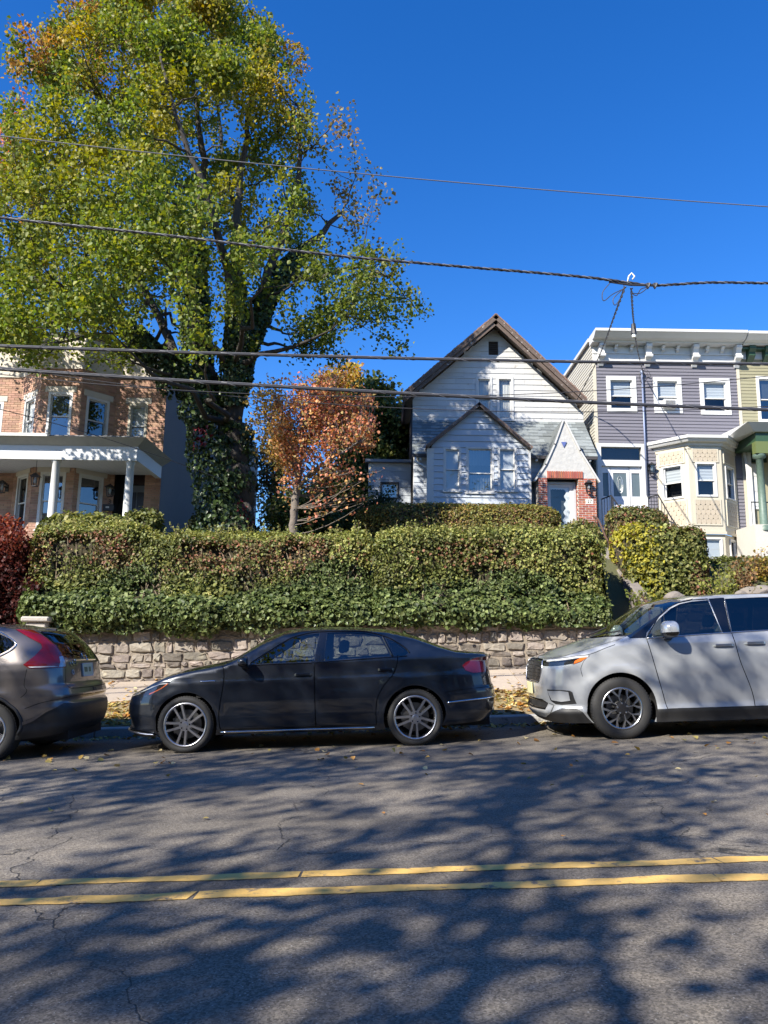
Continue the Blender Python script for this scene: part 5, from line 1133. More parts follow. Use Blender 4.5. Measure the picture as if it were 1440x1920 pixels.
# left flank in cream clapboard
fs_ = FR((px0, QY + .0, 0), (0, 1, 0), (-1, 0, 0)); FB(fs_).box(.201, 12, -.2, .0, 3.2, ctop - .05).build('side_wall', m_creamb, pu)
siding(fs_, pu, [(.0, 6.0), (11.5, 6.0), (11.5, ctop - .3), (.0, ctop - .1)], [], .118, m_creamb, 'side_clapboard', .016)
MB().box(px0 - .12, px0 + .4, QY + .1, 37, ctop - .12, ctop + .0).build('side_eave', m_white, pu)
MB().box(px0 + .2, px1, QY + .01, 37, ctop - .2, ctop - .1).build('roof', MATS['roof_felt'], pu)
# cornice: crown, soffit, frieze, brackets
cz = ctop
prof = [(0, cz), (.84, cz), (.84, cz - .09), (.78, cz - .12), (.6, cz - .24), (.40, cz - .26), (.40, cz - .32), (0, cz - .34)]
FB(fq).prism([(px0 - .1, d, z) for d, z in prof], (px1 - px0 + .1, 0, 0)).build('cornice', m_white, pu)
FB(fq).box(px0, px1, 0, .06, fbot - .02, cz - .345).box(px0, px1, .06, .11, fbot - .02, fbot + .16).box(px0, px1, .06, .10, cz - .62, cz - .58).build('frieze', m_white, pu)
def bracket(x, big):
    w = .10 if big else .05; zt_ = cz - .341
    pr_ = [(.06, zt_), (.40, zt_), (.40, zt_ - .10), (.33, zt_ - .17), (.30, zt_ - .28), (.34, zt_ - .36), (.30, zt_ - .48), (.20, zt_ - .52), (.12, zt_ - .66), (.06, zt_ - .74)] if big else [(.06, zt_), (.26, zt_), (.26, zt_ - .06), (.18, zt_ - .10), (.18, zt_ - .16), (.12, zt_ - .18), (.06, zt_ - .25)]
    FB(fq).prism([(x - w, d, z) for d, z in pr_], (2 * w, 0, 0)).build('bracket', m_white, pu, bevel=.012 if big else 0)
    if big: FB(fq).lathe([(.06, -.02), (.06, w * 2 + .02)], 8, (x - w, .30, zt_ - .42), axis='x').build('bracket_scroll', m_white, pu)
for u in (1124, 1211, 1298, 1377): bracket(at(u, 655, QY).x, True)
for u in (1152, 1181, 1240, 1267, 1322, 1350): bracket(at(u, 648, QY).x, False)
# entrance
m_dw = mat('door_white', (.60, .61, .63), .4)
dr = FB(fq); dr.box(dx0, dx0 + .14, -.15, .05, dz0, dz1).box(dx1 - .14, dx1, -.15, .05, dz0, dz1).box(dx0 + .14, dx1 - .14, -.15, .05, dz1 - .12, dz1)
zt1, zt0 = at(1165, 838, QY).z, at(1165, 863, QY).z; zd1 = at(1165, 874, QY).z
dr.box(dx0 + .14, dx1 - .14, -.15, .03, zd1, zt0).build('door_surround', m_white, pu)
FB(fq).add([(dx0 + .14, -.08, zt0), (dx1 - .14, -.08, zt0), (dx1 - .14, -.08, dz1 - .12), (dx0 + .14, -.08, dz1 - .12)], [(0, 1, 2, 3)]).build('transom_pane', M_PANE, pu, recalc=False)
FB(fq).box(dx0 + .05, dx1 - .05, -.5, -.3, dz0, dz1).build('hall', m_room, pu)
e0, e1 = at(1147, 920, QY).x, at(1182, 920, QY).x; d_ = FB(fq)
g0, g1 = at(1165, 930, QY).z, at(1165, 886, QY).z
d_.box(e0, e0 + .09, -.13, -.08, dz0, zd1).box(e1 - .09, e1, -.13, -.08, dz0, zd1).box(e0 + .09, e1 - .09, -.13, -.08, g1, zd1).box(e0 + .09, e1 - .09, -.13, -.08, dz0, g0)
door_ = d_.build('front_door', m_dw, pu)
FB(fq).add([(e0 + .09, -.1, g0), (e1 - .09, -.1, g0), (e1 - .09, -.1, g1), (e0 + .09, -.1, g1)], [(0, 1, 2, 3)]).build('door_pane', mat('frosted_dark', (.10, .13, .14), .25), door_, recalc=False)
q = FB(fq); xm, zm, n = (e0 + e1) / 2, (g0 + g1) / 2, 20
for (ra_, rb_) in ((.10, .30), (.05, .2)):
    q.tube([(xm + ra_ * math.cos(2 * math.pi * i / n), -.092, zm + rb_ * math.sin(2 * math.pi * i / n)) for i in range(n + 1)], .010, 4)
q.build('leaded_oval', mat('lead_came', (.55, .58, .58), .35, metal=.6), door_)
FB(fq).box(e0 + .15, e1 - .15, -.08, -.065, dz0 + .2, g0 - .12).build('door_panel', m_dw, door_, bevel=.01)
for s0, s1 in ((dx0 + .14, e0 - .02), (e1 + .02, dx1 - .14)):
    o = FB(fq).box(s0, s0 + .06, -.14, -.07, dz0, zd1).box(s1 - .06, s1, -.14, -.07, dz0, zd1).box(s0 + .06, s1 - .06, -.14, -.07, dz0, g0).box(s0 + .06, s1 - .06, -.14, -.07, g1, zd1).build('sidelight', m_dw, pu)
    FB(fq).add([(s0 + .06, -.1, g0), (s1 - .06, -.1, g0), (s1 - .06, -.1, g1), (s0 + .06, -.1, g1)], [(0, 1, 2, 3)]).build('pane', MATS['frosted_dark'], o, recalc=False)
# stoop with iron rails
MB().box(dx0 - .1, dx1 + .1, QY - 1.6, QY + .01, 3.2, dz0 - .02).build('stoop', MATS['cheek_stone'], pu)
def iron_rail(pts, drop, name):
    r_ = MB().tube(pts, .022, 6).build(name, m_black, pu)
    b_ = MB().tube([Vector(p) - Vector((0, 0, drop)) for p in pts], .014, 5); P = spline(pts, 7)
    b_.build('bottom_rail', m_black, r_)
    for p in P[::2]: MB().tube([p, p - np.array([0, 0, drop])], .010, 5).build('baluster', m_black, r_)
iron_rail([at(1128, 936, QY - .9), at(1146, 929, QY - 1.3)], .9, 'iron_railing')
iron_rail([at(1146, 929, QY - 1.3), at(1152, 938, QY - 1.5), at(1175, 968, QY - 2.6)], .85, 'iron_railing')
iron_rail([at(1216, 932, QY - .6), at(1234, 928, QY - 1.2)], .9, 'iron_railing'); iron_rail([at(1234, 928, QY - 1.2), at(1255, 965, QY - 2.2), at(1280, 1003, QY - 3.0)], .8, 'iron_railing')
# bay
zbt, zbb = at(1300, 836, QB).z, at(1300, 996, QB).z
bp = [(at(1231, 900, QY).x, QY), (at(1293, 900, QB).x, QB), (at(1355, 900, QB).x, QB), (at(1381, 900, QY).x, QY)]
for k in range(3):
    fr, L_ = facet(bp[k], bp[k + 1]); vis = [(1252, 1283, 868, 932), (1304, 1343, 867, 931), (0, 0, 868, 932)][k]
    wz1, wz0 = at(1300, vis[2], QB).z, at(1300, vis[3], QB).z; hw = .36 if k != 1 else (at(1343, 900, QB).x - at(1304, 900, QB).x) / 2
    w, h = window(fr, pu, L_ / 2 - hw, L_ / 2 + hw, wz0, wz1, cw=.05, trim=m_white, cov=('blind', .5), out=.03, sill=False, rail=.48)
    holes = [h]; slab(fr, [(0, zbb), (L_, zbb), (L_, zbt), (0, zbt)], holes, -.12, 0).build('bay_wall', m_cream, pu)
    for (v0, v1) in ((843, 864), (938, 982)):
        z1, z0 = at(1300, v0, QB).z, at(1300, v1, QB).z; a0, a1 = L_ / 2 - hw - .05, L_ / 2 + hw + .05
        FB(fr).box(a0 - .05, a0, 0, .03, z0 - .05, z1 + .05).box(a1, a1 + .05, 0, .03, z0 - .05, z1 + .05).box(a0, a1, 0, .03, z1, z1 + .05).box(a0, a1, 0, .03, z0 - .05, z0).build('panel_frame', m_cream, pu)
        n = 5; w_ = (a1 - a0) / n; rows = max(2, round((z1 - z0) / .15)); rh = (z1 - z0) / rows
        for r in range(rows):
            for i in range(n + (r % 2)):
                c = a0 + (i + .5 - (.5 if r % 2 else 0)) * w_; s0, s1 = max(a0, c - w_ / 2) + .003, min(a1, c + w_ / 2) - .003; zt_ = z1 - r * rh; zm = zt_ - rh * .75; pts = [(s1, zt_), (s1, zm)]
                m_ = 5; pts += [(s1 + (s0 - s1) * j / m_, zm - rh * .42 * math.sin(math.pi * j / m_)) for j in range(1, m_)] + [(s0, zm), (s0, zt_)]
                pts = [(x, max(z, z0 + .001)) for x, z in pts]; o0 = .006 + .010 * (rows - r) / rows
                FB(fr).prism([(x, o0, z) for x, z in pts], (0, .012, 0)).build('scale_shingle', m_scale, pu)
    FB(fr).box(-.02, L_ + .02, 0, .045, zbb - .09, zbb).build('bay_skirt', m_cream, pu); FB(fr).box(-.01, L_ + .01, 0, .02, zbt - .1, zbt).build('bay_head', m_cream, pu)
    # basement below
    zbm = zbb - .09
    if k >= 1:
        a0, a1 = (L_ / 2 - .30, L_ / 2 + .42) if k == 1 else (L_ * .5 - .25, L_ * .5 + .2); b1, b0 = at(1335, 1008, QB).z, at(1335, 1086, QB).z
        w, h = window(fr, pu, a0, a1, b0, b1, cw=.05, trim=m_white, cov=('shade', 1) if k == 1 else ('shade', 0), out=.0, sill=False); hl = [h]
    else: hl = []
    slab(fr, [(.02, 3.1), (L_ - .02, 3.1), (L_ - .02, zbm), (.02, zbm)], hl, -.2, -.04).build('basement_wall', m_cream, pu)
pl_ = [bp[0], bp[1], bp[2], bp[3]]
def ringp(o, z): 
    return [(bp[0][0] - o * 1.0, QY, z), (bp[1][0] - o * .35, QB - o, z), (bp[2][0] + o * .35, QB - o, z), (bp[3][0] + o, QY, z)]
for (o0, z0), (o1, z1) in (((.06, zbt), (.10, zbt + .10)), ((.22, zbt + .10), (.30, zbt + .20)), ((.33, zbt + .20), (.34, zbt + .30))):
    a, b_ = ringp(o0, z0 + .001), ringp(o1, z1); MB().add(a + b_, [(0, 1, 2, 3), (7, 6, 5, 4), (0, 4, 5, 1), (1, 5, 6, 2), (2, 6, 7, 3), (3, 7, 4, 0)]).build('bay_cornice', m_white, pu)
a, b_ = ringp(.3, zbt + .301), ringp(-.3, zbt + .42); MB().add(a + b_, [(0, 1, 2, 3), (7, 6, 5, 4), (0, 4, 5, 1), (1, 5, 6, 2), (2, 6, 7, 3), (3, 7, 4, 0)]).build('bay_roof', m_white, pu)
# red brick basement strip, white downpipe, service mast
bx0, bx1 = bp[3][0] + .02, at(1396, 1040, QY).x; bricks(fq, bx0, bx1, 3.4, zb - .05, [], pu, m_red, d=.03)
FB(fq).box(bx0 - .3, bx1, 0, .018, zb - .05, zb + .1).build('water_table', m_white, pu)
MB().tube([at(1384, 832, QY - .1), at(1396, 850, QY - .12), at(1400, 870, QY - .12), (at(1403, 900, QY).x, QY - .12, 3.3)], .055, 8).build('downpipe', m_white, pu)
mx = at(1208, 800, QY - .1).x; mast = MB().tube([(mx, QY - .1, at(1208, 930, QY).z), (mx, QY - .1, at(1208, 704, QY).z)], .032, 8).build('service_mast', m_mast, pu, smooth=True)
mz = at(1208, 704, QY).z; MB().lathe([(.035, 0), (.06, .03), (.07, .1), (.04, .16), (.001, .18)], 10, (mx, QY - .1, mz)).build('weatherhead', m_mast, mast, smooth=True)
for k, (dx, dz, dd) in enumerate(((.12, -.22, .1), (-.1, -.25, .12), (.2, -.12, .05))): MB().tube([Vector(p) for p in spline([(mx, QY - .14, mz + .08), (mx + dx * .6, QY - .25, mz + .12), (mx + dx * 1.3, QY - .24, mz - .1), (mx + dx, QY - .2, mz + dz), (mx + dx * .3, QY - .15, mz + dz * 1.4)], 4)], .008, 4).build('drip_loop', m_black, mast)
p = at(1222, 878, QY - .15); box_lamp(p, pu, 'wall_lantern')
MB().box(at(1212, 880, QY).x, at(1219, 880, QY).x, QY - .08, QY - .02, at(1215, 882, QY).z, at(1215, 870, QY).z).build('letter_box', m_black, pu)
MB().box(at(1371, 1075, QB + .3).x, at(1390, 1075, QB + .3).x, QB + .1, QB + .6, 3.2, at(1380, 1070, QB + .3).z).build('meter_box', m_white, pu, bevel=.02)
# ------------------------------------------------------------------ olive rowhouse at the right edge
m_oli = mat('olive_board', (.285, .265, .165), .6, c2=(.26, .24, .15), ns=3, rand=.05); m_grn = mat('dark_green_paint', (.03, .07, .035), .45); m_olt = mat('olive_green_paint', (.12, .15, .05), .5)
ol_ = thing('olive_house', 'olive clapboard rowhouse with green porch column at the right edge', 'house', (14, 29, 3.3))
ox0, ox1 = px1 + .01, px1 + 5.4
wr = rect(1419, 706, 1470, 792, QY); w, h = window(fq, ol_, *wr, cw=.10, trim=m_white, cov=('shade', .45), out=.04, pane=M_PANEB)
zp_ = at(1410, 800, QY).z
w, h2 = window(fq, ol_, wr[0] + 1.9, wr[1] + 1.9, wr[2], wr[3], cw=.10, trim=m_white, cov=('shade', .45), out=.04, pane=M_PANEB)
w, h3 = window(fq, ol_, wr[0] + 1.5, wr[1] + 1.7, 5.6, 7.3, cw=.10, trim=m_white, cov=('curtain', .8), out=.04)
slab(fq, [(ox0, 3.2), (ox1, 3.2), (ox1, ctop), (ox0, ctop)], [h, h2, h3], -.2, -.001).build('wall', m_oli, ol_)
siding(fq, ol_, [(ox0 + .0, zp_), (ox1, zp_), (ox1, fbot + .15), (ox0 + .0, fbot + .15)], [h, h2], .118, m_oli, 'clapboard', .016)
FB(fq).prism([(ox0 + .02, d, z - .02) for d, z in prof], (ox1 - ox0, 0, 0)).build('cornice', m_white, ol_)
FB(fq).box(ox0, ox1, .0, .05, fbot + .16, cz - .37).build('frieze', m_white, ol_)
for u in (1402, 1432): 
    x = at(u, 650, QY).x; zt_ = cz - .365; FB(fq).prism([(x - .11, d, z) for d, z in [(.051, zt_), (.38, zt_), (.38, zt_ - .1), (.28, zt_ - .2), (.30, zt_ - .32), (.2, zt_ - .4), (.051, zt_ - .5)]], (.22, 0, 0)).build('bracket', m_grn, ol_)
FB(fq).box(ox0, ox1, .052, .3, cz - .46, cz - .40).build('cornice_strip', m_grn, ol_)
# porch
OYP = 23.9; zpe = at(1412, 806, OYP).z; xo = at(1392, 830, OYP + .3).x
pq = [(xo + .25, OYP, zpe - .05), (18, OYP, zpe - .05), (18, QY, zpe - .05), (xo - .2, QY, zpe - .05)]
MB().hull8(pq, [(xo - .05, OYP - .25, zpe + .2), (18, OYP - .25, zpe + .2), (18, QY, zpe + .2), (xo - .25, QY, zpe + .2)]).build('porch_cornice', m_white, ol_)
MB().box(xo + .35, 18, OYP + .1, QY - .02, zpe - .35, zpe - .052).build('porch_beam', m_grn, ol_)
MB().box(xo + .30, 18, OYP + .05, OYP + .3, zpe - .75, zpe - .36).build('beam_panel', m_olt, ol_)
c = at(1428, 900, OYP + .2); MB().lathe([(.2, zpe - .76), (.2, zpe - .86), (.11, zpe - .9), (.12, 5.3), (.2, 5.25), (.2, 5.1)], 16, (c.x, OYP + .25, 0)).build('porch_column', mat('column_speckled', (.035, .08, .05), .5, c2=(.18, .24, .20), ns=16, namt=.05), ol_, smooth=True)
dd_ = rect(1402, 870, 1426, 955, QY); FB(fq).box(dd_[0], dd_[1], 0, .05, dd_[2], dd_[3]).build('door_shutter', m_white, ol_)
FB(fq).box(dd_[0] + .04, dd_[1] + .25, .0, .06, dd_[3] + .05, at(1410, 846, QY).z).build('transom', mat('transom_green', (.03, .05, .04), .25), ol_)
for k in range(3): FB(fq).box(dd_[0] + .06, dd_[1] - .06, .051, .065, dd_[2] + .1 + k * .52, dd_[2] + .52 + k * .52).build('shutter_panel', m_white, ol_, bevel=.01)
zst_ = at(1425, 985, OYP + .3).z; MB().box(at(1407, 1040, OYP + .5).x, 18, OYP + .1, QY, 3.1, zst_).build('porch_base', mat('pale_stucco', (.50, .47, .42), .9, c2=(.56, .53, .47), ns=2, bump=.2, bs=30), ol_)
MB().box(px1 - .0, px1 + .12, QY - .18, QY - .001, 3.2, at(1400, 830, QY).z).build('corner_post', m_white, ol_)
rr0 = MB().tube([(at(1408, 945, OYP + .3).x, OYP + .3, zst_ + .75), (17, OYP + .3, zst_ + .75)], .02, 5).build('iron_railing', m_black, ol_)
for k in range(14): x = at(1409, 945, OYP + .3).x + k * .12; MB().tube([(x, OYP + .3, zst_), (x, OYP + .3, zst_ + .75)], .009, 4).build('baluster', m_black, rr0)
# ------------------------------------------------------------------ terrace on the photographer's own side of the street (seen only in reflections)
m_bh = [mat('terrace_brick_a', (.22, .10, .07), .9, c2=(.28, .14, .10), ns=6), mat('terrace_render_b', (.40, .37, .32), .9, c2=(.34, .31, .27), ns=2), mat('terrace_brick_c', (.25, .14, .09), .9, c2=(.20, .10, .07), ns=6)]
near_pave = sheet(-7.2, -2.2, .12, .16, nx=40).build('near_pavement', MATS['pavement_concrete']); setp(near_pave, 'concrete pavement on the photographer side of the street', 'pavement', kind='structure')
for i, x in enumerate((-24.5, -17.5, -10.5, -3.5, 3.5, 10.5, 17.5)):
    fr = FR((x, -9.5, 0), (-1, 0, 0), (0, 1, 0)); t = thing('terrace_house', 'three-storey rowhouse behind the photographer, number %s along the row' % ('first', 'second', 'third', 'fourth', 'fifth', 'sixth', 'seventh')[i], 'house', (x, -12, road_z(x)), 'rowhouses behind the photographer'); hl = []
    for r in range(3):
        for k in range(3):
            if r == 0 and k == 1: continue
            a = -2.3 + k * 2.3; w, h = window(fr, t, a - .55, a + .55, 1.6 + r * 2.9, 3.4 + r * 2.9, cov=('blind', random.choice([0, .4, .8])), cw=.1); hl.append(h)
    hl.append((-.55, .55, .2, 2.9)); slab(fr, [(-3.48, -.6), (3.48, -.6), (3.48, 9.6), (-3.48, 9.6)], hl, -.3, 0).build('wall', m_bh[i % 3], t)
    FB(fr).box(-.55, .55, -.2, -.12, .2, 2.9).build('door', m_ddoor, t); FB(fr).box(-3.48, 3.48, -.3, .35, 9.6, 10.0).build('cornice', m_white if i % 2 else m_grn if False else m_lint, t); FB(fr).box(-3.48, 3.48, -8, -.301, -.6, 9.5).build('house_body', m_bh[i % 3], t)
# ------------------------------------------------------------------ cars: one wrapped skin (u along the outline, z up) plus a top skin, cut into panels
def sstep(x, a, b_):
    t = np.clip((x - a) / (b_ - a), 0, 1); return t * t * (3 - 2 * t)
m_rub = mat('tyre_rubber', (.018, .018, .018), .75, c2=(.03, .029, .028), ns=8, coord='obj')
m_gloss = mat('gloss_black', (.008, .008, .009), .12, coat=.5, coord='obj'); m_plast = mat('black_plastic', (.022, .022, .023), .55, coord='obj', bump=.1, bs=300)
m_chr = mat('chrome', (.72, .73, .74), .12, metal=1); m_alu = mat('machined_alloy', (.60, .61, .62), .28, metal=1); m_dalu = mat('dark_alloy', (.05, .05, .055), .35, metal=.8); m_salu = mat('satin_alloy', (.60, .60, .62), .32, metal=1)
m_seat = mat('seat_cloth', (.045, .045, .05), .85); m_int = mat('cabin_dark', (.012, .012, .013), .9); m_tan = mat('seat_cream', (.50, .44, .32), .7)
m_disc = mat('brake_disc', (.20, .20, .20), .35, metal=.9); m_hous = mat('lamp_housing', (.50, .51, .52), .3, metal=.35)
M_CGL = glass_mat('car_glass', (.60, .68, .68), .78, extra=.03); M_PRIV_GL = glass_mat('privacy_glass', (.12, .13, .15), .5, extra=.03); M_LENS = glass_mat('clear_lens', (.85, .88, .9), .95, extra=.04); M_WS = glass_mat('windscreen_glass', (.62, .72, .66), .85, extra=.05)
m_redl = mat('red_lens', (.24, .005, .007), .08, coat=1, coord='obj'); m_amb = mat('amber_lens', (.75, .16, .03), .15, coat=1, coord='obj'); m_dredl = mat('dark_red_lens', (.10, .004, .012), .08, coat=1, coord='obj'); m_frost = mat('frosted_lens', (.60, .66, .74), .12, coat=1, coord='obj', c2=(.25, .28, .33), ns=30)
class Car:
    def __init__(s, name, label, loc, S, paint):
        s.S = S; s.paint = paint; s.t = thing(name, label, 'car'); ORIG[s.t] = Vector()
        s.t.location = loc; s.t.rotation_euler = (0, math.atan(AL), math.pi)
        pl = spline(S['plan'], 12); d = np.concatenate([[0], np.cumsum(np.linalg.norm(np.diff(pl, axis=0), axis=1))])
        k = np.interp(0, -pl[:, 0], d); s.pu = k - d; s.pl = pl                       # u: + forward, arc length from x=0
        o = np.argsort(s.pu); s.pu, s.px, s.py = s.pu[o], pl[o, 0], pl[o, 1]; s.u0, s.u1 = s.pu[0], s.pu[-1]
        s.ztab = S['zt']; s.W = max(s.py)
    def X(s, u): return np.interp(u, s.pu, s.px)
    def Ux(s, x): return float(np.interp(x, s.px, s.pu))
    def Uyf(s, y): m = s.px > 0; return float(np.interp(-y, -s.py[m], s.pu[m]))
    def Uyr(s, y): m = s.px < 0; return float(np.interp(y, s.py[m], s.pu[m]))
    def zt(s, u): x = s.X(u); return np.interp(x, [p[0] for p in s.ztab], [p[1] for p in s.ztab])
    def P(s, u, z, off=0.):
        S = s.S; u = np.asarray(u, float); z = np.asarray(z, float); x = s.X(u); y = np.interp(u, s.pu, s.py)
        ins = np.interp(z, [p[0] for p in S['side']], [p[1] for p in S['side']]); fi = np.interp(z, [p[0] for p in S['nose']], [p[1] for p in S['nose']]); ri = np.interp(z, [p[0] for p in S['tail']], [p[1] for p in S['tail']])
        a = S['blend']
        for (cx, cz, R_, hgt) in S.get('flare', []):
            r = np.hypot(x - cx, z - cz); ins = ins - hgt * np.exp(-((r - R_) / .07) ** 2)
        X2 = x - sstep(x, a[0], a[1]) * fi + sstep(-x, -a[2], -a[3]) * ri; Y2 = y * (1 - ins / s.W)
        zt_ = s.zt(u); r = S.get('round', .05); t = np.clip((z - (zt_ - r)) / r, 0, 1); q = r * .8 * (1 - np.sqrt(np.clip(1 - t * t, 0, 1)))
        e = 1e-3; nx = np.interp(u + e, s.pu, s.py) - np.interp(u - e, s.pu, s.py); ny = -(s.X(u + e) - s.X(u - e)); l = np.hypot(nx, ny) + 1e-12; nx, ny = -nx / l, -ny / l
        return np.stack([X2 - nx * q * np.sign(1), np.maximum(Y2 - ny * q, 0) if False else Y2 - ny * q, z], -1)
    def PN(s, u, z, off=0.):
        e = 4e-3; p = s.P(u, z); du = s.P(u + e, z) - s.P(u - e, z); dz = s.P(u, z + e) - s.P(u, z - e); n = np.cross(du, dz); n /= np.linalg.norm(n, axis=-1, keepdims=True) + 1e-12
        n = np.where(n[..., 1:2] * 1 + 0 < -1e9, -n, n)
        # outward: away from the car's long axis
        c = np.stack([np.clip(p[..., 0], s.S['zt'][0][0] + 1.0, s.S['zt'][-1][0] - 1.0), 0 * p[..., 1], 0 * p[..., 2] + .7], -1); sg = np.sign(((p - c) * n).sum(-1, keepdims=True)); n = n * np.where(sg == 0, 1, sg)
        return p + n * np.asarray(off)[..., None] if np.ndim(off) else p + n * off, n
    def mk(s, name, V, Nn, T, m, parent=None, mirror=False, both=False):
        V, Nn = np.asarray(V, float), np.asarray(Nn, float); T = [list(t) for t in T]
        if both or mirror:
            V2 = V * [1, -1, 1]; N2 = Nn * [1, -1, 1]; T2 = [t[::-1] for t in T]
            if both: T = T + [[i + len(V) for i in t] for t in T2]; V = np.concatenate([V, V2]); Nn = np.concatenate([Nn, N2])
            else: V, Nn, T = V2, N2, T2
        me = bpy.data.meshes.new(name); me.from_pydata([tuple(p) for p in V], [], T); me.materials.append(m); me.polygons.foreach_set('use_smooth', [True] * len(T)); me.update()
        me.normals_split_custom_set_from_vertices([tuple(n) for n in Nn]); return link(name, me, parent or s.t)
    def seam(s, pts, w=.005):
        "thin polygon round a polyline in (u, z)"
        P = spline(pts, 6) if len(pts) > 2 else np.array(pts, float); t = np.gradient(P, axis=0); t /= np.linalg.norm(t, axis=1, keepdims=True); n = np.stack([-t[:, 1], t[:, 0]], 1) * w
        return [tuple(p) for p in P + n] + [tuple(p) for p in (P - n)[::-1]]
    def skin(s, regions, bottom, grid=.045):
        """regions: dicts(name, poly, mat, off, parent, split) in priority order. bottom: z of the lower edge as (x, z) table"""
        S = s.S; us = np.unique(np.concatenate([np.linspace(s.u0, s.u1, 180), [s.Ux(p[0]) for p in S['zt']]])); s.us = us
        top = [(u, float(s.zt(u))) for u in us]; bt = lambda u: np.interp(s.X(u), [p[0] for p in bottom], [p[1] for p in bottom])
        low = []; R_ = S['arch']
        u = s.u1; xs = list(us[::-1])
        inarch = lambda x: any(abs(x - cx) < math.sqrt(max(0, R_ ** 2 - (bt(s.Ux(cx)) - S['wz']) ** 2)) for cx in S['wheels'])
        done = set()
        for u in xs:
            x = float(s.X(u))
            if abs(x) < S['wheels'][0] + 1 and inarch(x) and u > s.Ux(-3 if False else S['zt'][0][0] + .2) and u < s.Ux(S['zt'][-1][0] - .2):
                for cx in S['wheels']:
                    if abs(x - cx) < R_ and cx not in done:
                        done.add(cx); h = bt(s.Ux(cx)) - S['wz']; a0 = math.asin(h / R_)
                        for k in range(41): a = a0 + (math.pi - 2 * a0) * k / 40; low.append((cx + R_ * math.cos(a), S['wz'] + R_ * math.sin(a)))
                continue
            low.append((u, float(bt(u))))
        outline = top + low
        polys = [outline] + [r['poly'] for r in regions]
        V = []; E = []
        for pl in polys:
            k = len(V); n = len(pl)
            # subdivide long edges so the skin can curve
            dense = []
            for i in range(n):
                a, b_ = np.array(pl[i]), np.array(pl[(i + 1) % n]); m_ = max(1, int(np.linalg.norm(b_ - a) / .06)); dense += [tuple(a + (b_ - a) * j / m_) for j in range(m_)]
            V += dense; E += [(k + i, k + (i + 1) % len(dense)) for i in range(len(dense))]
        C = np.array(V); gu, gz_ = np.meshgrid(np.arange(s.u0 + .02, s.u1, grid), np.arange(.12, max(p[1] for p in S['zt']), grid)); G = np.stack([gu.ravel(), gz_.ravel()], 1)
        # extra rows near the rolled top edge
        ex = np.concatenate([np.stack([us, s.zt(us) - d], 1) for d in (.008, .02, .035)]); G = np.concatenate([G, ex])
        d2 = ((G[:, None, :] - C[None]) ** 2).sum(-1).min(1); G = G[(d2 > .012 ** 2)]; G = G[inpoly_np(G, outline)]
        V += [tuple(g) for g in G]
        ov, oe, of, *_ = delaunay_2d_cdt([Vector(p) for p in V], E, [], 0, 1e-7); ov = np.array([tuple(p) for p in ov])
        groups = {}
        CC = np.array([ov[list(f)].mean(0) for f in of]); ok = inpoly_np(CC, outline); own = np.full(len(of), -1)
        for i in range(len(regions) - 1, -1, -1): own[inpoly_np(CC, regions[i]['poly'])] = i
        for f, k_, g_ in zip(of, ok, own):
            if k_: groups.setdefault(int(g_), []).append(list(f))
        s.parts = {}
        order = [-1] + list(range(len(regions)))
        for i in order:
            if i not in groups: continue
            r = regions[i] if i >= 0 else dict(name='body', mat=s.paint)
            if r.get('drop'): continue
            T = groups[i]; used = sorted({k for t in T for k in t}); mp = {k: j for j, k in enumerate(used)}; T = [[mp[k] for k in t] for t in T]
            V_, N_ = s.PN(ov[used, 0], ov[used, 1], r.get('off', 0.))
            # wind every triangle outwards
            T2 = []
            for t in T:
                g = np.cross(V_[t[1]] - V_[t[0]], V_[t[2]] - V_[t[0]]); T2.append(t if g @ N_[t[0]] >= 0 else t[::-1])
            par = r.get('parent')
            if r['name'] == 'body' or r.get('both'):
                o = s.mk(r['name'], V_, N_, T2, r['mat'], s.parts.get((par, 0)) if par else None, both=True); s.parts[(r.get('key', r['name']), 0)] = s.parts[(r.get('key', r['name']), 1)] = o
            else:
                for side in (0, 1):
                    o = s.mk(r['name'], V_, N_, T2, r['mat'], s.parts.get((par, side)) if par else None, mirror=side == 1); s.parts[(r.get('key', r['name']), side)] = o
                    if r.get('label'): o['label'] = r['label']
            if r.get('housing'):
                V3, N3 = s.PN(ov[used, 0], ov[used, 1], -r['housing'])
                for side in (0, 1): s.mk('lamp_housing', V3, N3, T2, m_hous, s.parts[(r.get('key', r['name']), 0 if r.get('both') else side)], mirror=side == 1)
        # dark lining behind the gaps, below the glass
        uu = np.linspace(s.u0, s.u1, 120); zl = np.array([.22, .35, .5, .65, .8, .9, S['belt'] - .04]); V_, T = [], []
        for z in zl: V_.append(s.PN(uu, np.minimum(z, s.zt(uu) - .04), -.028)[0])
        n = len(uu); V_ = np.concatenate(V_)
        for j in range(len(zl) - 1):
            for i in range(n - 1):
                c = V_[[j * n + i, (j + 1) * n + i + 1]].mean(0)
                if min(math.hypot(c[0] - w, c[2] - S['wz']) for w in S['wheels']) < R_ + .03: continue
                T.append([j * n + i, j * n + i + 1, (j + 1) * n + i + 1, (j + 1) * n + i])
        mb = MB(); mb.add(V_, T); mb.add(V_ * [1, -1, 1], T); mb.build('inner_lining', m_int, s.t, recalc=False)
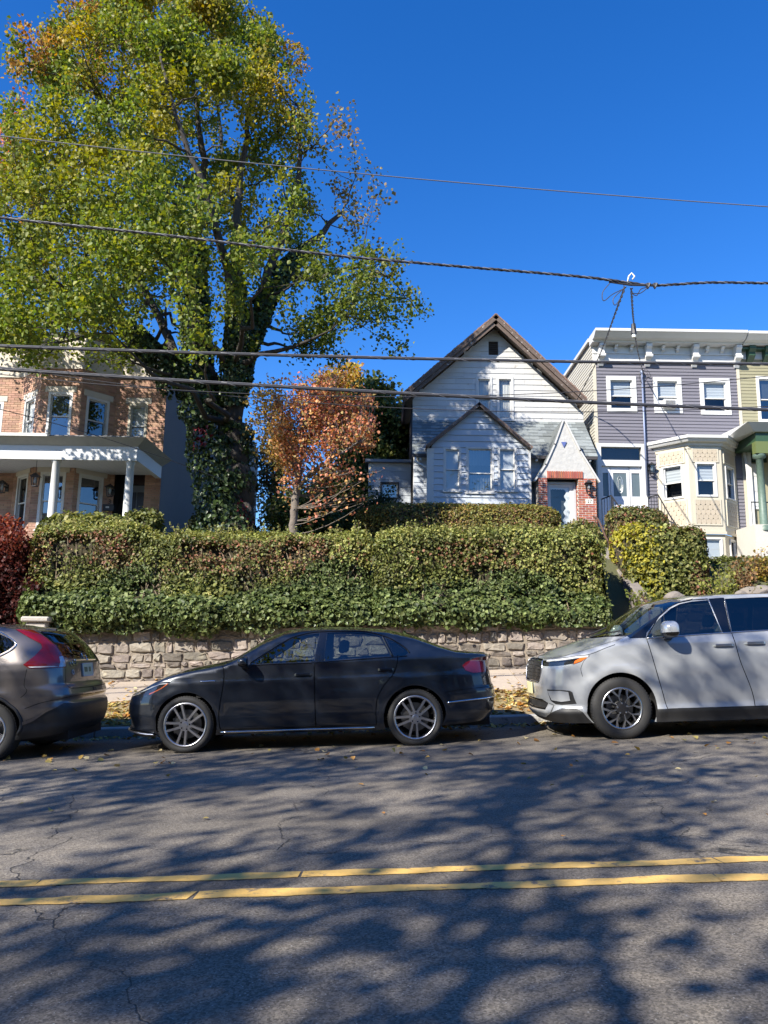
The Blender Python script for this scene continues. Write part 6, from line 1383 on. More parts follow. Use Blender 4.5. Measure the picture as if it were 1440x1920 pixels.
    def top(s, regions, crown, grid=.07):
        "the lid between the two rolled edges; regions in (x, |y|/edge) as polygons in x and y"
        us = s.us; B = s.P(us, s.zt(us)); B[:, 1] = np.maximum(B[:, 1], 0); B[0, 1] = B[-1, 1] = 0; o = np.argsort(B[:, 0]); bx, by, bz = B[o, 0], B[o, 1], B[o, 2]
        out = [tuple(p[:2]) for p in B] + [(p[0], -p[1]) for p in B[::-1][1:-1]]
        cr = lambda x: np.interp(x, [p[0] for p in crown], [p[1] for p in crown])
        def H(x, y):
            yb = np.maximum(np.interp(x, bx, by), 1e-3); return np.interp(x, bx, bz) + cr(x) * (1 - np.clip(np.abs(y) / yb, 0, 1) ** 2)
        s.H = H
        V = [Vector(p) for p in out]; E = [(i, (i + 1) % len(out)) for i in range(len(out))]
        for r in regions:
            pl = r['poly']; dense = []
            for i in range(len(pl)):
                a, b_ = np.array(pl[i]), np.array(pl[(i + 1) % len(pl)]); m_ = max(1, int(np.linalg.norm(b_ - a) / .08)); dense += [tuple(a + (b_ - a) * j / m_) for j in range(m_)]
            k = len(V); V += [Vector(p) for p in dense]; E += [(k + i, k + (i + 1) % len(dense)) for i in range(len(dense))]
        C = np.array([tuple(v) for v in V]); gx_, gy_ = np.meshgrid(np.arange(bx[0] + .02, bx[-1], grid), np.arange(-1, 1, grid)); G = np.stack([gx_.ravel(), gy_.ravel()], 1)
        d2 = ((G[:, None, :] - C[None]) ** 2).sum(-1).min(1); G = [g for g, d in zip(G, d2) if d > .025 ** 2 and abs(g[1]) < np.interp(g[0], bx, by) - .01]
        ov, oe, of, *_ = delaunay_2d_cdt(V + [Vector(g) for g in G], E, [], 0, 1e-7); ov = np.array([tuple(p) for p in ov]); groups = {}
        for f in of:
            c = ov[list(f)].mean(0)
            if abs(c[1]) > np.interp(c[0], bx, by): continue
            for i, r in enumerate(regions):
                if inpoly(c[0], c[1], r['poly']): groups.setdefault(i, []).append(list(f)); break
            else: groups.setdefault(-1, []).append(list(f))
        x, y = ov[:, 0], ov[:, 1]; e = .01; Z = H(x, y); gxn = -(H(x + e, y) - H(x - e, y)) / (2 * e); yc = np.sign(y) * np.minimum(np.abs(y), np.interp(x, bx, by) - e); gyn = -(H(x, yc + e) - H(x, yc - e)) / (2 * e); Nn = np.stack([gxn, gyn, np.ones_like(x)], 1); Nn /= np.linalg.norm(Nn, axis=1, keepdims=True)
        for i, T in groups.items():
            r = regions[i] if i >= 0 else dict(name='roof_and_deck', mat=s.paint)
            if r.get('drop'): continue
            used = sorted({k for t in T for k in t}); mp = {k: j for j, k in enumerate(used)}
            V_ = np.stack([x[used], y[used], Z[used] + r.get('off', 0)], 1); T2 = [[mp[k] for k in t] for t in T]; T2 = [t if np.cross(V_[t[1]] - V_[t[0]], V_[t[2]] - V_[t[0]])[2] > 0 else t[::-1] for t in T2]
            s.parts[(r['name'], 0)] = s.mk(r['name'], V_, Nn[used], T2, r['mat'])
    def strip(s, name, pts, r, m, parent=None, off=.004, n=6, both=True, key=None):
        "a moulding that follows the skin"
        P = spline(pts, 6) if len(pts) > 2 else np.linspace(pts[0], pts[1], 14); V, _ = s.PN(P[:, 0], P[:, 1], off)
        for side in ((0, 1) if both else (0,)):
            MB().tube([Vector(p) * 1 if side == 0 else Vector((p[0], -p[1], p[2])) for p in V], r, n).build(name, m, s.parts.get((parent, side)) if parent else s.t, smooth=True)
    def wheels(s, r, rim, width, face, spoke, m_face):
        S = s.S; y = s.W - .025
        proto = None
        for cx in S['wheels']:
            for side in (1, -1):
                w = bpy.data.objects.new('wheel', None); COL.objects.link(w); w.parent = s.t; w.location = (cx, side * y, S['wz']); w.rotation_euler = (0, random.uniform(0, 1.2) if side > 0 else .3, 0 if side > 0 else math.pi); ORIG[w] = Vector()
                if proto is None:
                    t = MB(); prof = [(rim, -.0), (rim + .012, .006), (rim + (r - rim) * .45, .014), (r - .022, .006), (r - .006, -.012), (r, -.035), (r, -width + .035), (r - .006, -width + .012), (r - .03, -width), (rim, -width)]
                    t.lathe([(a, -h) for a, h in prof], 56, axis='y'); ty = t.mesh('tyre', [m_rub], smooth=True)
                    tr = MB(); k = 64
                    for i in range(k):
                        a0, a1 = 2 * math.pi * i / k, 2 * math.pi * (i + .55) / k; q = lambda a, rr, yy: (rr * math.cos(a), yy, rr * math.sin(a))
                        tr.hull8([q(a0, r - .03, .0), q(a1, r - .03, .0), q(a1, r + .003, -.016), q(a0, r + .003, -.016)], [q(a0, r - .03, -width), q(a1, r - .03, -width), q(a1, r + .003, -width + .016), q(a0, r + .003, -width + .016)])
                    trm = tr.mesh('tread', [m_rub])
                    b_ = MB(); b_.lathe([(a, h) for a, h in [(rim, .002), (rim + .004, -.006), (rim - .012, -.010), (rim - .022, .0), (rim - .03, .05), (rim - .04, width * .9)]], 56, axis='y'); bm_ = b_.mesh('rim_barrel', [m_face], smooth=True)
                    sp = MB(); spoke(sp, rim, face); spm = sp.mesh('spokes', [m_face, m_dalu, m_gloss])
                    bmm = bmesh.new(); bmm.from_mesh(spm); bmesh.ops.recalc_face_normals(bmm, faces=bmm.faces); bmm.to_mesh(spm); bmm.free()
                    dk = MB(); dk.lathe([(.001, .085), (.07, .085), (.075, .10), (rim * .66, .10), (rim * .66, .12)], 40, axis='y'); dk.box(rim * .25, rim * .62, -.15, -.07, -.09, .09); dm = dk.mesh('brake', [m_disc], smooth=False)
                    bk = MB(); bk.lathe([(.001, width * .85), (rim - .03, width * .86)], 40, axis='y'); bkm = bk.mesh('wheel_back', [m_int])
                    proto = (ty, trm, bm_, spm, dm, bkm)
                tyo = link('tyre', proto[0], w); link('tread', proto[1], w); ro = link('rim', proto[2], w); link('spokes', proto[3], w); link('brake_disc', proto[4], w); link('wheel_back', proto[5], w)
                # arch liner
                a = MB(); R_ = S['arch']; n = 24; vs = []
                for k in range(n + 1):
                    an = -.25 + (math.pi + .5) * k / n
                    ys = float(s.P(np.array([cx + (R_ + .012) * math.cos(an)]), np.array([max(.15, S['wz'] + (R_ + .012) * math.sin(an))]))[0, 1]) - .006
                    for yy, rr in ((ys, R_ + .012), (ys - .08, R_ + .02), (s.W - .5, R_ + .0)): vs.append((cx + rr * math.cos(an), side * yy, S['wz'] + rr * math.sin(an)))
                a.add(vs, [(3 * k + j, 3 * k + j + 1, 3 * k + j + 4, 3 * k + j + 3) for k in range(n) for j in (0, 1)]); a.add([(cx, side * (s.W - .5), S['wz'])] + [vs[3 * k + 2] for k in range(n + 1)], [(0, k + 1, k + 2) for k in range(n)]); a.build('arch_liner', m_int, s.t, recalc=False)
        mb = MB(); mb.box(S['zt'][0][0] + .25, S['zt'][-1][0] - .35, -s.W * .62, s.W * .62, .19, .34); mb.build('underbody', m_int, s.t)
    def mirrors(s, x, z, L_, H_, D_, m_cap, m_low, y0):
        for side in (1, -1):
            bm = bmesh.new(); bmesh.ops.create_uvsphere(bm, u_segments=20, v_segments=12, radius=1)
            for v in bm.verts:
                c = v.co; px_, py_, pz = [math.copysign(abs(q) ** .72, q) for q in c]
                if px_ < 0: px_ *= .55
                v.co = (x + px_ * L_ / 2, side * (y0 + D_ / 2 + .04 + py_ * D_ / 2), z + pz * H_ / 2 * (1 - .15 * py_))
            up = MB(); lo = MB()
            V = [v.co.copy() for v in bm.verts]; fu = [[v.index for v in f.verts] for f in bm.faces if f.calc_center_median().z > z - H_ * .12]; fl = [[v.index for v in f.verts] for f in bm.faces if f.calc_center_median().z <= z - H_ * .12]; bm.free()
            def sub(fs, name, m, par):
                us_ = sorted({i for f in fs for i in f}); mp = {k: j for j, k in enumerate(us_)}; return MB().add([V[i] for i in us_], [[mp[i] for i in f] for f in fs]).build(name, m, par, smooth=True)
            c = sub(fu, 'door_mirror', m_cap, s.t); sub(fl, 'mirror_base', m_low, c)
            MB().hull8([(x - .04, side * (y0 - .06), z - H_ * .75), (x + .06, side * (y0 - .06), z - H_ * .75), (x + .06, side * (y0 - .06), z - H_ * .45), (x - .04, side * (y0 - .06), z - H_ * .45)], [(x - .03, side * (y0 + D_ * .55), z - H_ * .42), (x + .05, side * (y0 + D_ * .55), z - H_ * .42), (x + .05, side * (y0 + D_ * .55), z - H_ * .3), (x - .03, side * (y0 + D_ * .55), z - H_ * .3)]).build('mirror_arm', m_low, c)
    def handle(s, x, z, w, m, key):
        for side in (0, 1):
            V, N_ = s.PN(np.array([x - w / 2, x - w * .38, x, x + w * .38, x + w / 2]), np.array([z] * 5), np.array([.0, .03, .036, .03, .0])); V = V * ([1, 1, 1] if side == 0 else [1, -1, 1]); mb = MB(); P = [Vector(p) for p in V]; vs = []
            for p in P: vs += [p + Vector((0, 0, .016)), p - Vector((0, 0, .016)), p - Vector((0, (.02 if side == 0 else -.02), .012)), p - Vector((0, (.02 if side == 0 else -.02), -.012))]
            mb.add(vs, [(4 * i + k, 4 * i + (k + 1) % 4, 4 * i + 4 + (k + 1) % 4, 4 * i + 4 + k) for i in range(4) for k in range(4)] + [(0, 1, 2, 3), (19, 18, 17, 16)]); mb.build('handle', m, s.parts.get((key, side)), smooth=False, bevel=.004)
    def cabin(s, xs, seatm, ysp=.38, zs=.55, h=.62, wheel_x=None, dash=None):
        for x in xs:
            for sy in (-1, 1):
                c = bpy.data.objects.new('seat', None); COL.objects.link(c); c.parent = s.t; ORIG[c] = Vector(); y = sy * ysp
                MB().hull8([(x - .28, y - .25, zs - .25), (x + .28, y - .25, zs - .2), (x + .28, y + .25, zs - .2), (x - .28, y + .25, zs - .25)], [(x - .28, y - .25, zs - .05), (x + .28, y - .25, zs + .03), (x + .28, y + .25, zs + .03), (x - .28, y + .25, zs - .05)]).build('cushion', seatm, c, bevel=.05)
                MB().hull8([(x - .34, y - .25, zs - .05), (x - .16, y - .25, zs - .05), (x - .16, y + .25, zs - .05), (x - .34, y + .25, zs - .05)], [(x - .50, y - .20, zs + h), (x - .40, y - .20, zs + h), (x - .40, y + .20, zs + h), (x - .50, y + .20, zs + h)]).build('seat_back', seatm, c, bevel=.04)
                MB().hull8([(x - .50, y - .13, zs + h + .03), (x - .40, y - .13, zs + h + .03), (x - .40, y + .13, zs + h + .03), (x - .50, y + .13, zs + h + .03)], [(x - .52, y - .11, zs + h + .20), (x - .43, y - .11, zs + h + .20), (x - .43, y + .11, zs + h + .20), (x - .52, y + .11, zs + h + .20)]).build('headrest', seatm, c, bevel=.03)
        d0, d1, dz = dash; MB().hull8([(d0, -.68, .45), (d1, -.68, .45), (d1, .68, .45), (d0, .68, .45)], [(d0 + .12, -.66, dz - .06), (d1, -.62, dz), (d1, .62, dz), (d0 + .12, .66, dz - .06)]).build('dashboard', m_int, s.t, bevel=.03)
        n = 28; cx, cy_, cz_ = wheel_x; sw = MB().tube([(cx + .18 * .38 * math.sin(2 * math.pi * i / n), cy_ + .18 * math.cos(2 * math.pi * i / n), cz_ + .18 * .92 * math.sin(2 * math.pi * i / n)) for i in range(n + 1)], .016, 6); sw.build('steering_wheel', m_seat, s.t, smooth=True)
        MB().box(min(xs) - .9, max(xs) + 1.0, -s.W * .8, s.W * .8, .34, .36).build('cabin_floor', m_int, s.t)
def paint(name, c, metal=.35, rough=.30, dust=None):
    m = mat(name, c, rough, metal, .5, coat=1.0, coord='obj', c2=tuple(min(1, q * 1.06 + .002) for q in c), ns=4, namt=.3); return m
# ------------------------------------------------------------------ the dark saloon
def place_car(xw, yw): return (xw, yw, road_z(xw))
S = dict(plan=[(2.29, 0), (2.275, .25), (2.225, .5), (2.11, .70), (1.95, .82), (1.7, .883), (1.2, .912), (.4, .917), (-.6, .917), (-1.4, .912), (-1.9, .885), (-2.2, .82), (-2.36, .70), (-2.44, .5), (-2.475, .25), (-2.485, 0)],
         zt=[(-2.60, 1.055), (-2.40, 1.072), (-2.15, 1.082), (-1.98, 1.10), (-1.75, 1.165), (-1.45, 1.275), (-1.1, 1.365), (-.7, 1.415), (-.3, 1.432), (0, 1.425), (.22, 1.385), (.5, 1.265), (.80, 1.10), (.95, 1.035), (1.15, 1.0), (1.5, .955), (1.8, .905), (1.96, .85), (2.07, .795), (2.16, .74), (2.31, .70)],
         side=[(.1, .10), (.2, .065), (.27, .03), (.42, .006), (.6, 0), (.72, .006), (.83, .010), (.86, .018), (.93, .034), (1.03, .05), (1.43, .225), (1.5, .26)],
         nose=[(.1, .20), (.2, .10), (.28, .015), (.34, .03), (.45, 0), (.6, .01), (.7, .05), (.78, .12), (.9, .2)], tail=[(.15, .22), (.26, .10), (.36, .02), (.5, 0), (.64, .0), (.68, .03), (.8, .05), (1.0, .075), (1.06, .04), (1.4, .04)],
         blend=(1.2, 2.25, -1.3, -2.45), wheels=(1.4015, -1.4015), wz=.335, arch=.385, belt=1.03, flare=[(1.4015, .335, .41, .010), (-1.4015, .335, .41, .012)], round=.055)
m_blk = paint('dark_navy_paint', (.0075, .0112, .0195), .35, .3)
xs = at(563.5, 1406, 9.65).x
C1 = Car('sedan', 'dark navy-black saloon with double-spoke alloy wheels parked mid-picture', (xs, 9.65 + .917, road_z(xs)), S, m_blk)
c = C1; U = c.Ux
dF = [(.955, 1.03), (.935, .92), (.94, .8), (.985, .5), (.985, .33), (.97, .265)]; bS = [(-.175, 1.045), (-.18, .7), (-.185, .265)]; dR = [(-1.215, 1.09), (-1.20, .98), (-1.14, .85), (-1.04, .74), (-.955, .6), (-.925, .45), (-.925, .265)]
fw = [(.62, 1.03), (.41, 1.158), (.21, 1.282), (.07, 1.345), (-.06, 1.372), (-.235, 1.388), (-.165, 1.036)]; rw = [(-.335, 1.39), (-.55, 1.39), (-.80, 1.372), (-.99, 1.325), (-1.065, 1.2), (-1.12, 1.075), (-.30, 1.042)]; qw = [(-1.075, 1.30), (-1.21, 1.235), (-1.325, 1.15), (-1.345, 1.11), (-1.30, 1.08), (-1.175, 1.078)]
bp_ = [(-.245, 1.40), (-.325, 1.40), (-.29, 1.036), (-.18, 1.036)]
hl = [(1.66, .855), (1.80, .85), (1.92, .815), (U(2.04), .775), (c.Uyf(.52), .715), (c.Uyf(.54), .675), (U(2.0), .675), (1.92, .69), (1.86, .72), (1.76, .775)]
tl = [(-2.06, .935), (-2.12, .975), (U(-2.26), 1.03), (c.Uyr(.42), 1.03), (c.Uyr(.42), .86), (U(-2.30), .845), (-2.19, .842), (-2.10, .875)]
low = [(U(2.1), .30), (c.Uyf(.0), .30), (c.Uyf(.0), .44), (c.Uyf(.45), .44), (c.Uyf(.62), .52), (c.Uyf(.66), .35)]
gri = [(c.Uyf(0), .56), (c.Uyf(0), .68), (c.Uyf(.52), .67), (c.Uyf(.48), .57)]
splash = [(c.Uyf(0), .20), (c.Uyf(0), .285), (U(2.03), .27), (1.85, .24), (1.80, .20)]
regs = [dict(name='seam_front', poly=c.seam(dF), drop=1), dict(name='seam_mid', poly=c.seam(bS), drop=1), dict(name='seam_rear', poly=c.seam(dR), drop=1), dict(name='seam_sill', poly=c.seam([(.97, .262), (.4, .262), (-.3, .262), (-.925, .262)], .004), drop=1),
        dict(name='bumper_seam', poly=c.seam([(-1.78, .62), (-1.9, .64), (-2.1, .655), (U(-2.3), .665), (c.Uyr(.5), .68)], .003), drop=1), dict(name='bumper_seam_f', poly=c.seam([(1.79, .52), (1.83, .60), (1.85, .70)], .003), drop=1),
        dict(name='pillar_trim', poly=bp_, mat=m_gloss, off=.001), dict(name='headlight', poly=hl, mat=M_LENS, housing=.05, off=.002), dict(name='tail_light', poly=tl, mat=m_dredl, off=.006),
        dict(name='grille', poly=gri, mat=m_plast, both=True, off=-.01), dict(name='bumper_intake', poly=low, mat=m_plast, off=-.015), dict(name='front_lip', poly=splash, mat=m_plast, both=True, off=.012),
        dict(name='door', key='doorF', poly=dF + [(-.185, .265), (-.18, .7), (-.175, 1.045), (.62, 1.035)], mat=m_blk), dict(name='door', key='doorR', poly=[(-.175, 1.045)] + [(-.18, .7), (-.185, .265)] + dR[::-1], mat=m_blk),
        dict(name='door_window', poly=fw, mat=M_CGL, parent='doorF', off=-.004), dict(name='door_window', poly=rw, mat=M_CGL, parent='doorR', off=-.004), dict(name='quarter_window', poly=qw, mat=M_PRIV_GL, off=-.004)]
c.skin(regs, [(-2.6, .27), (-2.2, .25), (-1.85, .23), (-1.0, .20), (1.0, .20), (1.85, .20), (2.5, .20)])
hood = [(.98, -.72), (.98, .72), (1.55, .74), (1.93, .68), (2.12, .5), (2.19, .0), (2.12, -.5), (1.93, -.68), (1.55, -.74)]
ws = [(.93, -.66), (.98, -.3), (1.0, 0), (.98, .3), (.93, .66), (.55, .64), (.16, .585), (.14, .3), (.13, 0), (.14, -.3), (.16, -.585), (.55, -.64)]
rg = [(-1.0, -.54), (-1.02, 0), (-1.0, .54), (-1.5, .60), (-1.88, .64), (-1.95, .3), (-1.97, 0), (-1.95, -.3), (-1.88, -.64), (-1.5, -.60)]
c.top([dict(name='windscreen', poly=ws, mat=M_WS), dict(name='rear_window', poly=rg, mat=M_PRIV_GL), dict(name='bonnet', poly=hood, mat=m_blk, off=.002)], [(-2.6, .0), (-2.4, .015), (-2.0, .03), (-1.5, .06), (-.8, .05), (0, .05), (.5, .09), (.95, .06), (1.2, .05), (2.0, .045), (2.27, .0)])
def spoke_double(sp, rim, f):
    for k in range(5):
        for sgn in (-1, 1):
            a = 2 * math.pi * k / 5; 
            def q(rr, off, y, w): 
                ca, sa = math.cos(a), math.sin(a); t = off; return [(rr * ca - (t + e) * sa, y, rr * sa + (t + e) * ca) for e in (-w, w)]
            o1, o2 = .022 * sgn, .050 * sgn; A = q(.05, o1, .012, .012); B = q(rim - .014, o2, .002, .013); A2 = q(.05, o1, -.035, .016); B2 = q(rim - .014, o2, -.02, .018)
            sp.mi = 0; sp.hull8([A[0], A[1], B[1], B[0]], [A2[0], A2[1], B2[1], B2[0]])
    sp.mi = 0; sp.lathe([(.001, -.020), (.03, -.020), (.034, -.016)], 20, axis='y'); sp.lathe([(.034, -.012), (.075, -.010), (.08, .02)], 25, axis='y'); sp.mi = 2
    for k in range(5): a = 2 * math.pi * (k + .5) / 5; sp.lathe([(.001, -.017), (.009, -.016), (.009, -.008)], 8, (.055 * math.cos(a), 0, .055 * math.sin(a)), axis='y')
    sp.mi = 0
c.wheels(.338, .262, .225, 0, spoke_double, m_salu)
c.strip('window_trim', [(.66, 1.022), (.3, 1.026), (-.2, 1.030), (-.7, 1.05), (-1.15, 1.066), (-1.33, 1.075)], .006, m_gloss); c.strip('roof_moulding', [(.62, 1.045), (.41, 1.175), (.2, 1.30), (.06, 1.36), (-.2, 1.405), (-.6, 1.405), (-.85, 1.385), (-1.1, 1.31), (-1.3, 1.185), (-1.365, 1.11)], .008, m_gloss)
c.strip('bumper_strip', [(-1.80, .50), (-2.0, .515), (U(-2.25), .53), (c.Uyr(.5), .535), (c.Uyr(.05), .535)], .011, m_chr); c.strip('sill_strip', [(.98, .232), (.4, .232), (-.9, .232)], .011, m_chr, off=.0)
c.strip('lamp_bar', [(1.70, .835), (1.85, .825), (1.94, .80), (U(2.06), .755), (c.Uyf(.55), .71)], .008, m_white, off=-.018); c.strip('lamp_marker', [(1.70, .83), (1.78, .775), (1.86, .735), (1.92, .71)], .010, m_amb, off=-.010); c.strip('fender_badge', [(1.04, .845), (1.10, .845), (1.16, .842), (1.22, .845)], .010, m_chr, off=.002); c.strip('quarter_pillar', [(-1.03, 1.33), (-1.09, 1.2), (-1.15, 1.075)], .013, m_gloss, off=.001)
c.strip('lip_trim', [(1.84, .235), (1.97, .24), (U(2.11), .26), (c.Uyf(.4), .275), (c.Uyf(.05), .28)], .010, m_salu, off=.018)
for side in (1, -1):
    for x, y, z in ((1.89, .72, .745), (2.0, .62, .725)): MB().lathe([(.001, .03), (.03, .024), (.036, 0), (.036, -.05)], 14, (x, side * y, z), axis='x').build('projector', m_chr, c.t, smooth=True)
c.handle(-.04, .885, .22, m_blk, 'doorF'); c.handle(-1.06, .915, .20, m_blk, 'doorR')
c.mirrors(.66, 1.065, .16, .13, .20, m_blk, m_gloss, .885)
c.cabin((-.05, -.95), m_seat, .37, .52, .58, (.48, .37, .92), (.55, 1.0, .98))
# ------------------------------------------------------------------ the silver-grey minivan
S = dict(plan=[(2.46, 0), (2.45, .3), (2.405, .6), (2.31, .78), (2.15, .90), (1.85, .965), (1.3, .990), (.4, .998), (-.8, .998), (-1.7, .985), (-2.2, .95), (-2.45, .86), (-2.56, .68), (-2.60, .4), (-2.61, 0)],
         zt=[(-2.7, 1.60), (-2.5, 1.64), (-2.0, 1.69), (-1, 1.715), (0, 1.715), (.35, 1.70), (.62, 1.65), (.85, 1.54), (1.1, 1.375), (1.32, 1.225), (1.45, 1.185), (1.6, 1.16), (1.95, 1.085), (2.2, 1.035), (2.33, 1.0), (2.46, .985)],
         side=[(.15, .07), (.25, .05), (.34, .015), (.40, .03), (.55, .012), (.8, 0), (1.0, .004), (1.12, .018), (1.22, .05), (1.72, .215), (1.8, .25)],
         nose=[(.15, .16), (.24, .06), (.32, .0), (.40, .03), (.5, .01), (.65, .0), (.85, .02), (.95, .05), (1.05, .13)], tail=[(.2, .12), (.4, 0), (.7, 0), (.9, .05), (1.2, .10), (1.7, .32)],
         blend=(1.4, 2.43, -1.5, -2.55), wheels=(1.545, -1.545), wz=.367, arch=.43, belt=1.20, flare=[(1.545, .367, .47, .020), (-1.545, .367, .47, .020)], round=.06)
m_sil = paint('silver_grey_paint', (.37, .385, .40), .2, .28)
xw = at(1172, 1387, 9.63).x + 1.545
C3 = Car('minivan', 'silver-grey minivan with black lower cladding cut by the right edge', (xw, 9.63 + .998, road_z(xw)), S, m_sil); c = C3; U = c.Ux
dF = [(1.165, 1.20), (1.13, 1.0), (1.07, .7), (1.01, .42), (.99, .345)]; bS = [(.095, 1.235), (.05, .9), (-.04, .6), (-.08, .43), (-.08, .345)]; dR = [(-1.0, 1.26), (-1.03, .9), (-1.06, .6), (-1.1, .345)]
fw = [(1.155, 1.205), (1.135, 1.265), (.96, 1.435), (.78, 1.56), (.655, 1.615), (.50, 1.642), (.285, 1.652), (.215, 1.245)]
rw = [(.07, 1.665), (-.4, 1.672), (-.98, 1.668), (-.98, 1.275), (.09, 1.25)]; r3 = [(-1.06, 1.665), (-1.6, 1.65), (-2.2, 1.60), (-2.3, 1.36), (-1.06, 1.28)]
bp_ = [(.275, 1.672), (.08, 1.68), (.10, 1.238), (.205, 1.235)]
ap = [(1.17, 1.204), (1.145, 1.27), (.965, 1.445), (.79, 1.572), (.655, 1.628), (.50, 1.654), (.42, 1.662), (.42, 1.80), (.9, 1.80), (1.40, 1.30), (1.40, 1.204)]; ap = [(1.17, 1.204), (1.145, 1.27), (.965, 1.445), (.79, 1.572), (.655, 1.628), (.50, 1.654), (.42, 1.70), (.60, 1.80), (.9, 1.70), (1.40, 1.30), (1.36, 1.204)]; _ = [(0, 0), (.44, 1.668)]
hl = [(1.93, 1.012), (2.05, 1.005), (U(2.26), .985), (c.Uyf(.62), .965), (c.Uyf(.44), .955), (c.Uyf(.44), .875), (c.Uyf(.60), .865), (U(2.29), .875), (2.14, .90), (2.03, .935)]
amb = [(1.945, 1.0), (2.05, .99), (2.11, .95), (2.12, .915), (2.04, .94)]
gri = [(c.Uyf(0), .68), (c.Uyf(0), .985), (c.Uyf(.40), .975), (c.Uyf(.47), .955), (c.Uyf(.52), .86), (c.Uyf(.46), .72), (c.Uyf(.40), .68)]
inl = [(c.Uyf(0), .335), (c.Uyf(0), .47), (c.Uyf(.50), .47), (c.Uyf(.64), .43), (c.Uyf(.60), .345)]
skid = [(c.Uyf(0), .25), (c.Uyf(0), .33), (c.Uyf(.60), .34), (c.Uyf(.66), .43), (c.Uyf(.74), .41), (c.Uyf(.70), .31), (c.Uyf(.5), .25)]
fog = [(c.Uyf(.66), .60), (U(2.26), .60), (2.16, .59), (2.13, .57), (2.10, .43), (U(2.26), .415), (c.Uyf(.76), .42), (c.Uyf(.70), .46)]
fogp = [(c.Uyf(.67), .585), (U(2.26), .59), (2.18, .575), (2.17, .47), (U(2.26), .455), (c.Uyf(.72), .47)]
lowb = [(c.Uyf(0), .16), (c.Uyf(0), .25), (c.Uyf(.5), .25), (c.Uyf(.72), .32), (U(2.26), .375), (2.1, .375), (2.02, .33), (1.96, .20), (1.96, .16)]
clad = [(1.13, .16), (1.13, .345), (.5, .345), (-.5, .345), (-1.13, .345), (-1.13, .16)]
regs = [dict(name='seam_front', poly=c.seam(dF), drop=1), dict(name='seam_mid', poly=c.seam(bS), drop=1), dict(name='seam_rear', poly=c.seam(dR), drop=1), dict(name='bonnet_seam', poly=c.seam([(1.57, 1.135), (1.75, 1.085), (1.95, 1.025), (2.1, 1.01), (U(2.26), .992), (c.Uyf(.45), .972)], .0035), drop=1), dict(name='bumper_seam', poly=c.seam([(1.96, 1.0), (2.0, .93), (2.02, .85), (2.0, .76)], .003), drop=1), dict(name='fuel_seam', poly=c.seam([(.99, .345), (.4, .345), (-.08, .345), (-1.1, .345)], .003), drop=1),
        dict(name='front_pillar_trim', poly=ap, mat=m_gloss, off=.001), dict(name='pillar_trim', poly=bp_, mat=m_gloss, off=.001),
        dict(name='turn_signal', poly=amb, mat=m_amb, off=.004), dict(name='headlight', poly=hl, mat=M_LENS, housing=.045, off=.002), dict(name='grille', poly=gri, mat=m_gloss, both=True, off=-.02), dict(name='lower_intake', poly=inl, mat=m_plast, both=True, off=-.03),
        dict(name='skid_plate', poly=skid, mat=m_sil, both=True, off=.012), dict(name='air_curtain', poly=fogp, mat=m_sil, off=.004), dict(name='fog_recess', poly=fog, mat=m_plast, off=-.012), dict(name='lower_bumper', poly=lowb, mat=m_plast, both=True, off=.006), dict(name='sill_cladding', poly=clad, mat=m_plast, off=.008),
        dict(name='door', key='doorF', poly=dF + [(-.08, .345), (-.08, .43), (-.04, .6), (.05, .9), (.095, 1.235), (1.15, 1.204)], mat=m_sil), dict(name='sliding_door', key='doorR', poly=[(.095, 1.235), (.05, .9), (-.04, .6), (-.08, .43), (-.08, .345)] + dR[::-1], mat=m_sil),
        dict(name='door_window', poly=fw, mat=M_CGL, parent='doorF', off=-.004), dict(name='door_window', poly=rw, mat=M_PRIV_GL, parent='doorR', off=-.004), dict(name='rear_side_window', poly=r3, mat=M_PRIV_GL, off=-.004)]
c.skin(regs, [(-2.7, .24), (-2.0, .22), (-1.0, .19), (1.05, .19), (2.0, .20), (2.6, .19)])
ws = [(1.28, -.80), (1.46, -.55), (1.56, -.25), (1.58, 0), (1.56, .25), (1.46, .55), (1.28, .80), (.95, .80), (.62, .76), (.52, .4), (.50, 0), (.52, -.4), (.62, -.76), (.95, -.80)]
hood = [(1.38, -.82), (1.53, -.55), (1.63, -.25), (1.65, 0), (1.63, .25), (1.53, .55), (1.38, .82), (1.6, .86), (2.0, .84), (2.25, .74), (2.33, .5), (2.38, 0), (2.33, -.5), (2.25, -.74), (2.0, -.84), (1.6, -.86)]
cowl = [(1.28, -.80), (1.46, -.55), (1.56, -.25), (1.58, 0), (1.56, .25), (1.46, .55), (1.28, .80), (1.38, .82), (1.53, .55), (1.63, .25), (1.65, 0), (1.63, -.25), (1.53, -.55), (1.38, -.82)]
c.top([dict(name='windscreen', poly=ws, mat=M_WS), dict(name='front_pillar', poly=[(1.29, .80), (.95, .80), (.62, .76), (.50, .80), (.50, 1.2), (1.36, 1.2), (1.36, .80)], mat=m_gloss), dict(name='front_pillar', poly=[(1.29, -.80), (.95, -.80), (.62, -.76), (.50, -.80), (.50, -1.2), (1.36, -1.2), (1.36, -.80)], mat=m_gloss), dict(name='cowl', poly=cowl, mat=m_plast, off=-.015), dict(name='bonnet', poly=hood, mat=m_sil, off=.003)], [(-2.6, .02), (-2, .035), (0, .04), (.5, .05), (.9, .14), (1.3, .14), (1.6, .075), (2.0, .055), (2.40, .0)])
